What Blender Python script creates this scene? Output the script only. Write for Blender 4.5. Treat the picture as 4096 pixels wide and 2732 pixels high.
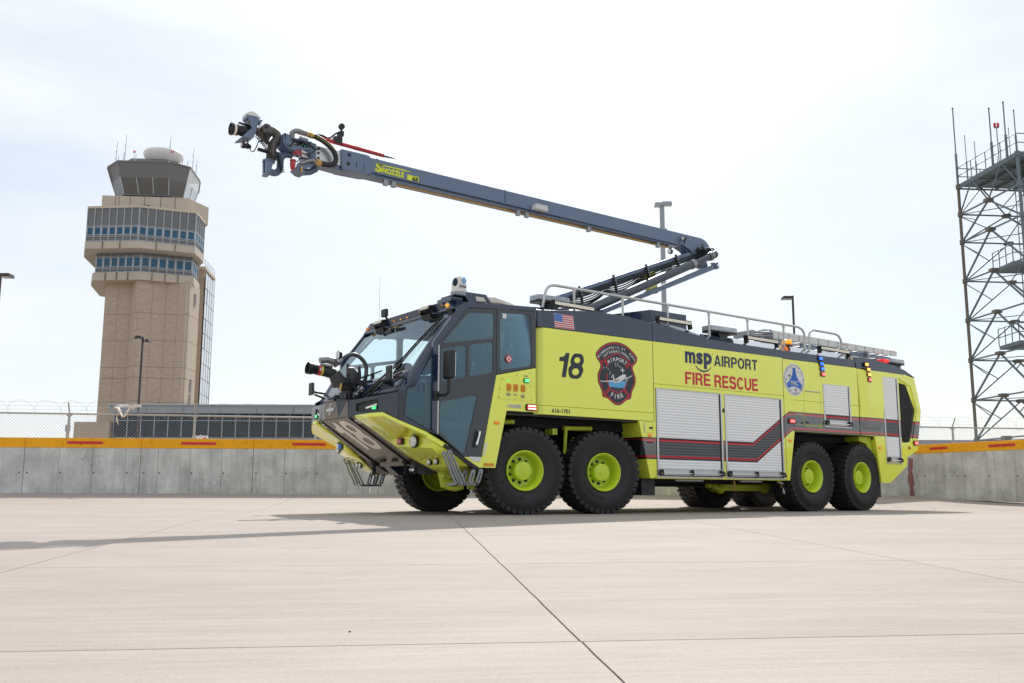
import bpy, bmesh, math, random
from math import radians as RAD, sin, cos, pi, sqrt, atan2
from mathutils import Vector, Matrix
S = bpy.context.scene
for o in list(bpy.data.objects): bpy.data.objects.remove(o)
random.seed(7)
# ------------------------------------------------------------------ camera, sky, sun, exposure
YAW, PITCH, ROLL = 0.615860, 0.157227, 0.003012
CAM = Vector((-9.0986, -12.3753, 0.3216))
cd = bpy.data.cameras.new('camera'); cam = bpy.data.objects.new('camera', cd); S.collection.objects.link(cam)
cd.sensor_width = 36; cd.lens = 36*3853.0/4096; cd.clip_start = .05; cd.clip_end = 9000
fw = Vector((sin(YAW)*cos(PITCH), cos(YAW)*cos(PITCH), sin(PITCH)))
rt = Vector((cos(YAW), -sin(YAW), 0)); up = rt.cross(fw)
r2 = rt*cos(ROLL)+up*sin(ROLL); u2 = up*cos(ROLL)-rt*sin(ROLL)
M = Matrix((r2, u2, -fw)).transposed().to_4x4(); M.translation = CAM
cam.matrix_world = M; S.camera = cam
SUNV = Vector((.71, .80, 1.0)).normalized()
SUN_EL = math.asin(SUNV.z); SUN_AZ = atan2(SUNV.x, SUNV.y)
W = bpy.data.worlds.new('World'); S.world = W; W.use_nodes = True
nt = W.node_tree; nt.nodes.clear()
def wn(t): return nt.nodes.new(t)
sky = wn('ShaderNodeTexSky'); sky.sky_type = 'NISHITA'; sky.sun_disc = False
sky.sun_elevation = SUN_EL; sky.sun_rotation = SUN_AZ; sky.air_density = 1.0; sky.dust_density = 1.2; sky.ozone_density = 1.0
mul = wn('ShaderNodeMix'); mul.data_type = 'RGBA'; mul.blend_type = 'MIX'
tc = wn('ShaderNodeTexCoord'); mp = wn('ShaderNodeMapping'); mp.inputs['Scale'].default_value = (1.2, 1.2, 4.5)
mp.inputs['Rotation'].default_value = (.12, .1, .3)
nz = wn('ShaderNodeTexNoise'); nz.inputs['Scale'].default_value = 1.6; nz.inputs['Detail'].default_value = 6; nz.inputs['Roughness'].default_value = .55
cr = wn('ShaderNodeMapRange'); cr.inputs[1].default_value = .3; cr.inputs[2].default_value = .62; cr.inputs[3].default_value = .38; cr.inputs[4].default_value = .97
bg = wn('ShaderNodeBackground'); bg.inputs[1].default_value = .10
wo = wn('ShaderNodeOutputWorld')
nt.links.new(tc.outputs['Generated'], mp.inputs[0]); nt.links.new(mp.outputs[0], nz.inputs[0]); nt.links.new(nz.outputs[0], cr.inputs[0])
# thin bright haze, brighter round the sun as forward scatter makes it
dt = wn('ShaderNodeVectorMath'); dt.operation = 'DOT_PRODUCT'; dt.inputs[1].default_value = SUNV
nrm = wn('ShaderNodeVectorMath'); nrm.operation = 'NORMALIZE'; nt.links.new(tc.outputs['Generated'], nrm.inputs[0]); nt.links.new(nrm.outputs[0], dt.inputs[0])
mx0 = wn('ShaderNodeMath'); mx0.operation = 'MAXIMUM'; mx0.inputs[1].default_value = 0; nt.links.new(dt.outputs['Value'], mx0.inputs[0])
pw = wn('ShaderNodeMath'); pw.operation = 'POWER'; pw.inputs[1].default_value = 22; nt.links.new(mx0.outputs[0], pw.inputs[0])
ml = wn('ShaderNodeMath'); ml.operation = 'MULTIPLY_ADD'; ml.inputs[1].default_value = 1.1; ml.inputs[2].default_value = 1.0; nt.links.new(pw.outputs[0], ml.inputs[0])
cl_ = wn('ShaderNodeVectorMath'); cl_.operation = 'SCALE'; cl_.inputs[0].default_value = (8.0, 8.4, 8.65); nt.links.new(ml.outputs[0], cl_.inputs[3]); nt.links.new(cl_.outputs[0], mul.inputs[7])
nt.links.new(cr.outputs[0], mul.inputs[0]); nt.links.new(sky.outputs[0], mul.inputs[6])
nt.links.new(mul.outputs[2], bg.inputs[0]); nt.links.new(bg.outputs[0], wo.inputs[0])
sd = bpy.data.lights.new('sun', 'SUN'); sd.energy = 3.3; sd.angle = RAD(.55); sd.color = (1, .95, .88)
sun = bpy.data.objects.new('sun', sd); S.collection.objects.link(sun)
sun.rotation_euler = SUNV.to_track_quat('Z', 'Y').to_euler(); sun.location = (0, 0, 60)
S.view_settings.view_transform = 'Standard'; S.view_settings.look = 'None'; S.view_settings.exposure = 0.24; S.view_settings.gamma = 1
S.view_settings.use_curve_mapping = False
S.render.engine = 'CYCLES'
S.cycles.max_bounces = 8; S.cycles.transparent_max_bounces = 16

# ------------------------------------------------------------------ materials
MAT = {}
LIME = (.87, .91, .075)
def mat(name, col, rough=.5, metal=0., coat=0., noise=.0, nscale=8., bump=0., bscale=60., emit=None, estr=0., spec=.5):
    m = bpy.data.materials.new(name); m.use_nodes = True; n = m.node_tree; b = n.nodes['Principled BSDF']
    b.inputs['Base Color'].default_value = (*col, 1); b.inputs['Roughness'].default_value = rough; b.inputs['Metallic'].default_value = metal
    b.inputs['Coat Weight'].default_value = coat; b.inputs['Coat Roughness'].default_value = .06; b.inputs['Specular IOR Level'].default_value = spec
    t = n.nodes.new('ShaderNodeTexCoord')
    x = n.nodes.new('ShaderNodeTexNoise'); x.inputs['Scale'].default_value = nscale; x.inputs['Detail'].default_value = 5
    n.links.new(t.outputs['Object'], x.inputs[0])
    mr = n.nodes.new('ShaderNodeMapRange'); mr.inputs[3].default_value = 1-noise; mr.inputs[4].default_value = 1+noise*.6
    n.links.new(x.outputs[0], mr.inputs[0])
    mm = n.nodes.new('ShaderNodeVectorMath'); mm.operation = 'SCALE'; mm.inputs[0].default_value = col
    n.links.new(mr.outputs[0], mm.inputs[3]); n.links.new(mm.outputs[0], b.inputs['Base Color'])
    rr = n.nodes.new('ShaderNodeMapRange'); rr.inputs[3].default_value = max(.02, rough-.05); rr.inputs[4].default_value = min(1, rough+.07)
    n.links.new(x.outputs[0], rr.inputs[0]); n.links.new(rr.outputs[0], b.inputs['Roughness'])
    if bump:
        y = n.nodes.new('ShaderNodeTexNoise'); y.inputs['Scale'].default_value = bscale; y.inputs['Detail'].default_value = 4
        n.links.new(t.outputs['Object'], y.inputs[0])
        bp = n.nodes.new('ShaderNodeBump'); bp.inputs['Strength'].default_value = bump; bp.inputs['Distance'].default_value = .01
        n.links.new(y.outputs[0], bp.inputs['Height']); n.links.new(bp.outputs[0], b.inputs['Normal'])
    if emit:
        b.inputs['Emission Color'].default_value = (*emit, 1); b.inputs['Emission Strength'].default_value = estr
    MAT[name] = m; return m
mat('lime_paint', LIME, .26, 0, 1.0, noise=.05, nscale=2)
mat('lime_rim_paint', (.60, .76, .035), .4, 0, .3, noise=.08, nscale=6)
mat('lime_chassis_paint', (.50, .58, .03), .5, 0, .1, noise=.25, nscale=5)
mat('navy_paint', (.010, .024, .062), .25, 0, .7, noise=.05)
mat('dark_band_paint', (.016, .034, .072), .33, 0, .6, noise=.05)
mat('headliner', (.5, .52, .54), .8)
mat('door_black_paint', (.022, .030, .042), .32, 0, .5, noise=.05)
mat('boom_paint', (.125, .175, .275), .38, .1, .3, noise=.06, nscale=3, bump=.05)
mat('pipe_grey', (.062, .078, .105), .32, .2, .3, noise=.08)
mat('steel_grey', (.30, .31, .32), .35, .8, noise=.1)
mat('aluminium', (.62, .63, .64), .32, .75, noise=.06, nscale=5)
mat('aluminium_rail', (.60, .59, .57), .45, .6, noise=.08, nscale=12)
mat('chrome', (.8, .8, .82), .08, 1)
mat('black_plastic', (.012, .013, .015), .45, noise=.1)
mat('black_matte', (.008, .009, .011), .8, noise=.1)
mat('monitor_grey', (.055, .056, .058), .5, .2, noise=.2, bump=.1)
mat('bronze_grey', (.12, .112, .10), .48, .3, noise=.15, bump=.1)
mat('bumper_taupe', (.165, .142, .122), .4, .0, .2, noise=.05, bump=.05, bscale=200)
mat('bumper_dark', (.020, .030, .046), .38, 0, .3, noise=.05, bump=.04, bscale=200)
mat('cream_vinyl', (.88, .80, .70), .5)
mat('white_vinyl', (.74, .74, .74), .4)
mat('red_vinyl', (.62, .02, .04), .4)
mat('navy_vinyl', (.02, .032, .095), .4)
mat('charcoal_vinyl', (.016, .026, .038), .4)
mat('blue_vinyl', (.0, .12, .52), .4)
mat('sky_blue_vinyl', (.10, .40, .75), .4)
mat('black_vinyl', (.01, .011, .013), .4)
mat('yellow_vinyl', (.70, .74, .02), .4)
mat('brass', (.55, .36, .12), .3, .9)
mat('white_plastic', (.74, .72, .66), .35, 0, .2)
mat('red_pole', (.48, .02, .025), .25, .3, .5)
mat('hose_black', (.018, .018, .017), .5, noise=.3, nscale=80)
mat('corrugated_grey', (.10, .11, .12), .45, .2)
mat('tyre_rubber', (.020, .020, .022), .62, noise=.25, nscale=6, bump=.15, bscale=90)
mat('amber_lens', (.85, .28, .01), .2, 0, .5, emit=(1, .3, .01), estr=.12)
mat('amber_lit', (.9, .4, .02), .2, emit=(1, .40, .03), estr=.55)
mat('red_lens', (.45, .01, .012), .18, 0, .5)
mat('red_lit', (.7, .02, .02), .2, emit=(1, .03, .03), estr=.5)
mat('red_led', (1, .3, .3), .3, emit=(1, .35, .32), estr=3)
mat('green_lit', (.01, .5, .1), .2, emit=(.01, 1, .2), estr=.9)
mat('blue_lit', (.01, .09, .6), .2, emit=(.01, .15, 1), estr=.5)
mat('blue_led', (.2, .5, 1), .2, emit=(.1, .4, 1), estr=1.6)
mat('clear_lens', (.62, .64, .63), .12, .3, .6, noise=.35, nscale=45)
mat('led_cream', (.72, .66, .52), .35, .2, noise=.3, nscale=90)
mat('led_white', (.85, .83, .76), .3, emit=(1, .98, .9), estr=.12)
mat('orange_cover', (.75, .28, .02), .45)
mat('seat_fabric', (.03, .035, .045), .8)
mat('cabin_trim', (.20, .23, .25), .7)
mat('turnout_tan', (.30, .22, .12), .85)
mat('grating_grey', (.30, .32, .34), .42, .5, noise=.15, nscale=20)
mat('ladder_white', (.76, .75, .72), .45, .15, noise=.12, nscale=14)
def glass(name, tint, refl=(.75, .9, 1.), ior=1.5, rough=.02, cloudy=0., cloudcol=(.1, .14, .16)):
    m = bpy.data.materials.new(name); m.use_nodes = True; n = m.node_tree; n.nodes.clear()
    tr = n.nodes.new('ShaderNodeBsdfTransparent'); tr.inputs[0].default_value = (*tint, 1)
    gl = n.nodes.new('ShaderNodeBsdfGlossy'); gl.inputs[0].default_value = (*refl, 1); gl.inputs['Roughness'].default_value = rough
    fr = n.nodes.new('ShaderNodeFresnel'); fr.inputs[0].default_value = ior
    mx = n.nodes.new('ShaderNodeMixShader'); ou = n.nodes.new('ShaderNodeOutputMaterial')
    a = tr.outputs[0]
    if cloudy:
        df = n.nodes.new('ShaderNodeBsdfDiffuse'); df.inputs[0].default_value = (*cloudcol, 1)
        m2 = n.nodes.new('ShaderNodeMixShader'); m2.inputs[0].default_value = cloudy
        n.links.new(tr.outputs[0], m2.inputs[1]); n.links.new(df.outputs[0], m2.inputs[2]); a = m2.outputs[0]
    n.links.new(fr.outputs[0], mx.inputs[0]); n.links.new(a, mx.inputs[1]); n.links.new(gl.outputs[0], mx.inputs[2])
    n.links.new(mx.outputs[0], ou.inputs[0]); MAT[name] = m
glass('windshield_glass', (.86, .97, .99), ior=1.95, refl=(.78, .92, 1))
glass('side_glass', (.62, .76, .80), ior=1.65, cloudy=.12, cloudcol=(.12, .24, .30))
glass('far_glass', (.93, .99, 1.0), ior=1.3)
glass('window_blue', (.1, .2, .3), refl=(.35, .6, .8), ior=1.9, rough=.05, cloudy=.8, cloudcol=(.02, .07, .13))
glass('window_clear', (.82, .9, .95), refl=(.8, .9, 1), ior=1.5, rough=.03, cloudy=.35, cloudcol=(.55, .6, .65))
glass('window_dark', (.1, .14, .18), refl=(.5, .65, .8), ior=1.5, rough=.05, cloudy=.75, cloudcol=(.012, .022, .032))

# ------------------------------------------------------------------ mesh helpers
class MB:
    def __init__(s, o=(0, 0, 0), rz=0.):
        s.v = []; s.f = []; s.m = []; s.o = Vector(o); s.k = 0
    def add(s, vs, fs, k=None):
        b = len(s.v); s.v += [tuple(Vector(v)-s.o) for v in vs]
        for f in fs: s.f.append([b+i for i in f]); s.m.append(s.k if k is None else k)
    def box(s, x0, x1, y0, y1, z0, z1, k=None):
        s.add([(x, y, z) for x in (x0, x1) for y in (y0, y1) for z in (z0, z1)],
              [(0, 1, 3, 2), (4, 6, 7, 5), (0, 4, 5, 1), (2, 3, 7, 6), (0, 2, 6, 4), (1, 5, 7, 3)], k)
    def obox(s, c, ax, ay, az, k=None):
        c = Vector(c); ax, ay, az = Vector(ax), Vector(ay), Vector(az)
        s.add([c+ax*i+ay*j+az*l for i in (-1, 1) for j in (-1, 1) for l in (-1, 1)],
              [(0, 1, 3, 2), (4, 6, 7, 5), (0, 4, 5, 1), (2, 3, 7, 6), (0, 2, 6, 4), (1, 5, 7, 3)], k)
    def beam(s, a, b, w, h, k=None, upv=(0, 0, 1)):
        a, b = Vector(a), Vector(b); d = (b-a); L = d.length
        if L < 1e-6: return
        d /= L; sd = d.cross(Vector(upv))
        if sd.length < 1e-3: sd = d.cross(Vector((1, 0, 0)))
        sd.normalize(); u = sd.cross(d)
        s.obox((a+b)/2, d*L/2, sd*w/2, u*h/2, k)
    def prism(s, poly, a0, a1, ax='y', k=None):
        def P(p, a):
            return {'y': (p[0], a, p[1]), 'x': (a, p[0], p[1]), 'z': (p[0], p[1], a)}[ax]
        n = len(poly); vs = [P(p, a0) for p in poly]+[P(p, a1) for p in poly]
        fs = [list(range(n)), list(range(2*n-1, n-1, -1))]+[(i, i+n, (i+1) % n+n, (i+1) % n) for i in range(n)]
        s.add(vs, fs, k)
    def ring(s, rings, closed=True, caps=True, k=None):
        n = len(rings[0]); vs = [p for r in rings for p in r]; fs = []
        for i in range(len(rings)-1):
            for j in range(n if closed else n-1):
                a = i*n+j; b = i*n+(j+1) % n; fs.append((a, b, b+n, a+n))
        if caps and closed:
            fs.append(list(range(n-1, -1, -1))); fs.append([(len(rings)-1)*n+j for j in range(n)])
        s.add(vs, fs, k)
    def tube(s, pts, r, n=8, k=None, caps=True):
        pts = [Vector(p) for p in pts]; rings = []; m = len(pts)
        rr = r if isinstance(r, (list, tuple)) else [r]*m
        t0 = (pts[1]-pts[0]).normalized(); nn = t0.orthogonal().normalized()
        for i in range(m):
            t = (pts[min(i+1, m-1)]-pts[max(i-1, 0)])
            if t.length < 1e-9: t = t0
            t.normalize(); nn = (nn-t*nn.dot(t)).normalized(); bb = t.cross(nn)
            rings.append([pts[i]+(nn*cos(2*pi*j/n)+bb*sin(2*pi*j/n))*rr[i] for j in range(n)])
        s.ring(rings, True, caps, k)
    def cyl(s, a, b, r, r1=None, n=20, k=None):
        s.tube([a, b], [r, r if r1 is None else r1], n, k)
    def lathe(s, prof, c, d=(0, 0, 1), n=32, k=None, caps=False):
        c, d = Vector(c), Vector(d).normalized(); u = d.orthogonal().normalized(); w = d.cross(u)
        rings = [[c+d*h+(u*cos(2*pi*j/n)+w*sin(2*pi*j/n))*max(r, 1e-4) for j in range(n)] for r, h in prof]
        s.ring(rings, True, caps, k)
    def sphere(s, c, r, n=16, k=None, sc=(1, 1, 1)):
        c = Vector(c); R = []
        for i in range(n//2+1):
            a = pi*i/(n//2); R.append([c+Vector((sin(a)*cos(2*pi*j/n)*sc[0], sin(a)*sin(2*pi*j/n)*sc[1], cos(a)*sc[2]))*r for j in range(n)])
        s.ring(R, True, False, k)
def mesh(name, mb, mats, smooth=True, ang=35):
    me = bpy.data.meshes.new(name); me.from_pydata(mb.v, [], mb.f)
    for m in (mats if isinstance(mats, (list, tuple)) else [mats]): me.materials.append(MAT[m])
    if len(me.materials) > 1: me.polygons.foreach_set('material_index', mb.m)
    bm = bmesh.new(); bm.from_mesh(me); bmesh.ops.recalc_face_normals(bm, faces=bm.faces); bm.to_mesh(me); bm.free()
    if smooth:
        me.polygons.foreach_set('use_smooth', [True]*len(me.polygons)); me.set_sharp_from_angle(angle=RAD(ang))
    me.update(); return me
def link(name, me, parent=None, bevel=0.):
    o = bpy.data.objects.new(name, me); S.collection.objects.link(o)
    if parent: o.parent = parent
    if bevel:
        b = o.modifiers.new('bevel', 'BEVEL'); b.width = bevel; b.segments = 2; b.limit_method = 'ANGLE'; b.angle_limit = RAD(40); b.harden_normals = True
    return o
def obj(name, mb, mats, parent=None, bevel=0., smooth=True, ang=35):
    return link(name, mesh(name, mb, mats, smooth, ang), parent, bevel)
def thing(name, label, cat, loc=(0, 0, 0), rz=0., group=None):
    o = bpy.data.objects.new(name, None); S.collection.objects.link(o); o.location = loc; o.rotation_euler = (0, 0, rz)
    o.empty_display_size = .3; o['label'] = label; o['category'] = cat
    if group: o['group'] = group
    return o
def tag(o, label, cat, group=None):
    o['label'] = label; o['category'] = cat
    if group: o['group'] = group
def frame(O, U, V):
    O, U, V = Vector(O), Vector(U).normalized(), Vector(V).normalized(); N = U.cross(V)
    return lambda p: O+U*p[0]+V*p[1]+N*p[2]
NEAR = frame((0, 0, 0), (1, 0, 0), (0, 0, 1))          # x, z, outwards towards -Y
def curve_mesh(cu):
    o = bpy.data.objects.new('t', cu); me = bpy.data.meshes.new_from_object(o); bpy.data.objects.remove(o); return me
def plate(outer, holes=(), t=.01):
    cu = bpy.data.curves.new('c', 'CURVE'); cu.dimensions = '2D'; cu.fill_mode = 'BOTH'; cu.extrude = t/2
    for P in [outer]+list(holes):
        sp = cu.splines.new('POLY'); sp.points.add(len(P)-1); sp.use_cyclic_u = True
        for i, p in enumerate(P): sp.points[i].co = (p[0], p[1], 0, 1)
    return curve_mesh(cu)
def text(body, h=None, w=None, t=.003, shear=0., bold=0., x=0., y=0., align='LEFT', space=1.):
    cu = bpy.data.curves.new('t', 'FONT'); cu.body = body; cu.extrude = t/2; cu.shear = shear; cu.offset = bold; cu.space_character = space; cu.resolution_u = 3
    me = curve_mesh(cu); xs = [v.co.x for v in me.vertices]; ys = [v.co.y for v in me.vertices]
    x0, x1, y0, y1 = min(xs), max(xs), min(ys), max(ys); sy = h/(y1-y0) if h else 1; sx = w/(x1-x0) if w else sy
    for v in me.vertices: v.co.x = (v.co.x-x0)*sx+x; v.co.y = (v.co.y-y0)*sy+y
    return me
def place(me, fr, off=0.):
    for v in me.vertices: v.co = fr((v.co.x, v.co.y, v.co.z+off))
    return me
def decal(name, me, fr, off, m, parent):
    place(me, fr, off); me.materials.clear(); me.materials.append(MAT[m]); return link(name, me, parent)
def joinmesh(meshes):
    bm = bmesh.new()
    for m in meshes: bm.from_mesh(m)
    me = bpy.data.meshes.new('j'); bm.to_mesh(me); bm.free(); return me
def arc_text(body, cx, cy, r, a0, a1, h, t=.002, inward=False, bold=.02, ws=.72):
    """letters along an arc from angle a0 to a1 (degrees); inward: tops point to the centre"""
    out = []; n = len(body)
    for i, ch in enumerate(body):
        if ch == ' ': continue
        a = RAD(a0+(a1-a0)*i/(n-1)); cu = bpy.data.curves.new('t', 'FONT'); cu.body = ch; cu.extrude = t/2; cu.offset = bold; cu.resolution_u = 2; cu.align_x = 'CENTER'
        me = curve_mesh(cu); rot = a-pi/2 if not inward else a+pi/2; s = h/.7
        for v in me.vertices:
            x = v.co.x*s*ws/.72; y = v.co.y*s; p = Vector((cx+r*cos(a), cy+r*sin(a)))
            v.co.x, v.co.y = p.x+x*cos(rot)-y*sin(rot), p.y+x*sin(rot)+y*cos(rot)
        out.append(me)
    return joinmesh(out)
HG = {'I': (.26, [(0, 0), (.26, 0), (.26, 1), (0, 1)], []),
 'F': (.88, [(0, 0), (.25, 0), (.25, .41), (.78, .41), (.78, .58), (.25, .58), (.25, .82), (.88, .82), (.88, 1), (0, 1)], []),
 'E': (.92, [(0, 0), (.92, 0), (.92, .18), (.25, .18), (.25, .42), (.84, .42), (.84, .59), (.25, .59), (.25, .82), (.89, .82), (.89, 1), (0, 1)], []),
 'T': (.94, [(.345, 0), (.595, 0), (.595, .82), (.94, .82), (.94, 1), (0, 1), (0, .82), (.345, .82)], []),
 'A': (1.1, [(0, 0), (.26, 0), (.34, .21), (.76, .21), (.84, 0), (1.1, 0), (.69, 1), (.41, 1)], [[(.40, .38), (.70, .38), (.55, .79)]])}
def _arc(cx, cy, rx, ry, a0, a1, n=12): return [(cx+rx*cos(RAD(a0+(a1-a0)*i/n)), cy+ry*sin(RAD(a0+(a1-a0)*i/n))) for i in range(n+1)]
HG['O'] = (1.12, _arc(.56, .5, .56, .52, 0, 345, 23), [_arc(.56, .5, .31, .34, 0, 345, 23)])
HG['C'] = (1.06, _arc(.54, .5, .54, .52, 38, 322, 22)+_arc(.54, .5, .30, .34, 322, 38, 20), [])
HG['U'] = (1.0, [(0, 1), (0, .38)]+_arc(.5, .36, .5, .38, 180, 360, 12)+[(1, .38), (1, 1), (.75, 1), (.75, .40)]+_arc(.5, .38, .25, .21, 0, -180, 10)+[(.25, .40), (.25, 1)], [])
HG['P'] = (.96, [(0, 0), (.25, 0), (.25, .36), (.58, .36)]+_arc(.60, .68, .36, .32, -90, 90, 10)+[(.58, 1), (0, 1)], [[(.25, .54), (.55, .54)]+_arc(.56, .685, .14, .145, -90, 90, 8)+[(.55, .83), (.25, .83)]])
HG['R'] = (1.02, [(0, 0), (.25, 0), (.25, .40), (.48, .40), (.62, .36), (.68, .24), (.70, .08), (.74, 0), (1.02, 0), (.95, .10), (.93, .28), (.88, .41), (.80, .47)]+_arc(.62, .71, .36, .29, -45, 90, 9)+[(.58, 1), (0, 1)], [[(.25, .56), (.56, .56)]+_arc(.57, .695, .14, .135, -90, 90, 8)+[(.56, .83), (.25, .83)]])
def _thick(pts, w, hw=None):
    L_ = []; R_ = []
    for i in range(len(pts)):
        p = Vector(pts[i]); d = (Vector(pts[min(i+1, len(pts)-1)])-Vector(pts[max(0, i-1)])).normalized(); ww = w if hw is None else w*abs(d.y)+hw*abs(d.x); n_ = Vector((-d.y, d.x))*ww/2; L_.append(tuple(p+n_)); R_.append(tuple(p-n_))
    return L_+R_[::-1]
HG['S'] = (1.0, _thick(_arc(.5, .720, .39, .205, 12, 270, 16)[:-1]+_arc(.5, .285, .40, .23, 90, -168, 17), .20, .175), [])
HG['1'] = (.62, [(.36, 0), (.62, 0), (.62, 1), (.40, 1), (.36, .90), (.24, .82), (.04, .80), (.04, .64), (.36, .64)], [])
def _eight():
    o = []
    for i in range(48):
        t = 2*pi*i/48; s_ = sin(t); x = (.46+.06*(s_ < 0)*min(1, -s_*3) if s_ < 0 else .46)*cos(t)/max(.001, 1); 
        o.append((.5+abs(cos(t))**.55*(1 if cos(t) > 0 else -1)*(.5 if s_ < 0 else .46)*(1-.22*math.exp(-((s_-.06)*5.5)**2)), .5+.52*s_))
    return o
HG['8'] = (1.0, _eight(), [_arc(.5, .745, .205, .125, 0, 342, 19), _arc(.5, .265, .235, .145, 0, 342, 19)])
def block(body, x0, x1, z0, z1, gap=.14, shear=0., t=.003, sp=.5):
    ws_ = [HG[c][0] if c != ' ' else sp for c in body]; tot = sum(ws_)+gap*(len(body)-1); k = (x1-x0-shear*(z1-z0))/tot; x = x0; out = []; h = z1-z0
    for c, w in zip(body, ws_):
        if c != ' ':
            f = lambda p: (x+p[0]*k+shear*p[1]*h, z0+p[1]*h)
            out.append(plate([f(p) for p in HG[c][1]], [[f(p) for p in q] for q in HG[c][2]], t))
        x += (w+gap)*k
    return out
def roundpoly(P, r, n=4):
    out = []; m = len(P)
    for i in range(m):
        p = Vector(P[i][:2]); a = Vector(P[i-1][:2])-p; b = Vector(P[(i+1) % m][:2])-p
        rr = min(r, a.length*.45, b.length*.45); p0 = p+a.normalized()*rr; p1 = p+b.normalized()*rr
        for k in range(n+1):
            t = k/n; q = p0*(1-t)**2+p*2*t*(1-t)+p1*t*t; out.append((q.x, q.y))
    return out
def inset(P, d):
    m = len(P); out = []
    ar = sum(P[i][0]*P[(i+1) % m][1]-P[(i+1) % m][0]*P[i][1] for i in range(m)); sg = 1 if ar > 0 else -1
    for i in range(m):
        a = Vector(P[i-1][:2]); p = Vector(P[i][:2]); b = Vector(P[(i+1) % m][:2])
        d1 = (p-a).normalized(); d2 = (b-p).normalized(); n = Vector((-(d1.y+d2.y), d1.x+d2.x)).normalized()*sg
        c = max(.5, sqrt(max(.01, (1+d1.dot(d2))/2))); out.append((p.x+n.x*d/c, p.y+n.y*d/c))
    return out
# background frame: a = metres right of the camera, b = metres ahead, z up
RH = Vector((cos(YAW), -sin(YAW), 0)); FH = Vector((sin(YAW), cos(YAW), 0))
def Wp(a, b, z=0.): return Vector((CAM.x, CAM.y, 0))+RH*a+FH*b+Vector((0, 0, z))
# ------------------------------------------------------------------ ground
UG = Vector((.480, .877)).normalized(); VG = Vector((UG.y, -UG.x))
WA, WS = (-12.5, 23.5), .143                     # wall line b = 23.5 + .143 (a + 12.5)
def wall_b(a): return WA[1]+WS*(a-WA[0])
def sm(t): t = max(0., min(1., t)); return t*t*(3-2*t)
def gz(x, y):
    dx, dy = x-CAM.x, y-CAM.y; a = dx*RH.x+dy*RH.y; b = dx*FH.x+dy*FH.y
    e = 13-b; z = -.028*(max(e, 0) if abs(e) > 1.5 else (e+1.5)**2/6); z = max(z, -.75)
    bt = 16.2+.737*max(0, a) if a < 9.5 else max(16.2+.737*9.5-1.6*(a-9.5), 12); wb = wall_b(a)
    return z+.31*max(0., min(1.3, (b-bt)/max(1.2, wb-bt)))**1.8
def concrete(name, base, streak=False, slab=True):
    m = bpy.data.materials.new(name); m.use_nodes = True; n = m.node_tree; b = n.nodes['Principled BSDF']; L = n.links.new
    N = lambda t: n.nodes.new(t)
    t = N('ShaderNodeTexCoord'); g = N('ShaderNodeNewGeometry')
    mp = N('ShaderNodeMapping'); mp.vector_type = 'TEXTURE'; mp.inputs['Rotation'].default_value = (0, 0, atan2(VG.y, VG.x))
    L(g.outputs['Position'], mp.inputs[0])
    def noise(sc, stretch=(1, 1, 1), det=6, rg=.6):
        q = N('ShaderNodeVectorMath'); q.operation = 'MULTIPLY'; q.inputs[1].default_value = stretch; L(mp.outputs[0], q.inputs[0])
        x = N('ShaderNodeTexNoise'); x.inputs['Scale'].default_value = sc; x.inputs['Detail'].default_value = det; x.inputs['Roughness'].default_value = rg
        L(q.outputs[0], x.inputs[0]); return x.outputs[0]
    def rng(o, a0, a1, b0, b1):
        r = N('ShaderNodeMapRange'); r.inputs[1].default_value = a0; r.inputs[2].default_value = a1; r.inputs[3].default_value = b0; r.inputs[4].default_value = b1; L(o, r.inputs[0]); return r.outputs[0]
    def mulv(a, bb):
        r = N('ShaderNodeMath'); r.operation = 'MULTIPLY'; L(a, r.inputs[0]); L(bb, r.inputs[1]); return r.outputs[0]
    big = mulv(rng(noise(.5, (.4, 1, 1)), .3, .7, .92, 1.06), rng(noise(2.2, (.5, 1.3, 1), 7, .7), .35, .68, .93, 1.05))
    st = rng(noise(6, (.1, 2.4, 1), 8, .72), .3, .72, .90, 1.07)
    st2 = rng(noise(20, (.07, 3, 1), 6, .75), .38, .66, .90, 1.05)
    gr = mulv(rng(noise(300, (1, 1, 1), 3, .8), .32, .68, .74, 1.22), rng(noise(110, (.5, 1.6, 1), 4, .8), .35, .65, .86, 1.10))
    sp = rng(noise(38, (.5, 1.2, 1), 3, .6), .70, .78, 1, .66)
    f = mulv(mulv(mulv(mulv(big, st), st2), gr), sp)
    if slab:
        oi = N('ShaderNodeObjectInfo'); f = mulv(f, rng(oi.outputs['Random'], 0, 1, .965, 1.03))
    sc = N('ShaderNodeVectorMath'); sc.operation = 'SCALE'; sc.inputs[0].default_value = base; L(f, sc.inputs[3])
    L(sc.outputs[0], b.inputs['Base Color']); b.inputs['Roughness'].default_value = .78; b.inputs['Specular IOR Level'].default_value = .35
    bp = N('ShaderNodeBump'); bp.inputs['Strength'].default_value = .35; bp.inputs['Distance'].default_value = .004
    L(noise(45, (.06, 4, 1), 4, .7), bp.inputs['Height']); L(bp.outputs[0], b.inputs['Normal'])
    MAT[name] = m
concrete('apron_concrete', (.435, .374, .332))
concrete('far_ground', (.30, .28, .25), slab=False)
mat('joint_sealant', (.055, .048, .042), .9, noise=.4, nscale=9)
g = MB(); g.add([(-3000, -3000, -.8), (4000, -3000, -.8), (4000, 4000, -.8), (-3000, 4000, -.8)], [(0, 1, 2, 3)])
o = obj('ground', g, 'far_ground', smooth=False); o['kind'] = 'structure'
def gxy(s, t): return VG.x*s+UG.x*t, VG.y*s+UG.y*t
bed = MB(); ss = [-24+1.0*i for i in range(49)]; ts = [-20+1.0*i for i in range(38)]
R = []
for s_ in ss: R.append([(*gxy(s_, t_), gz(*gxy(s_, t_))-.016) for t_ in ts])
bed.ring(R, closed=False, caps=False)
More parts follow.
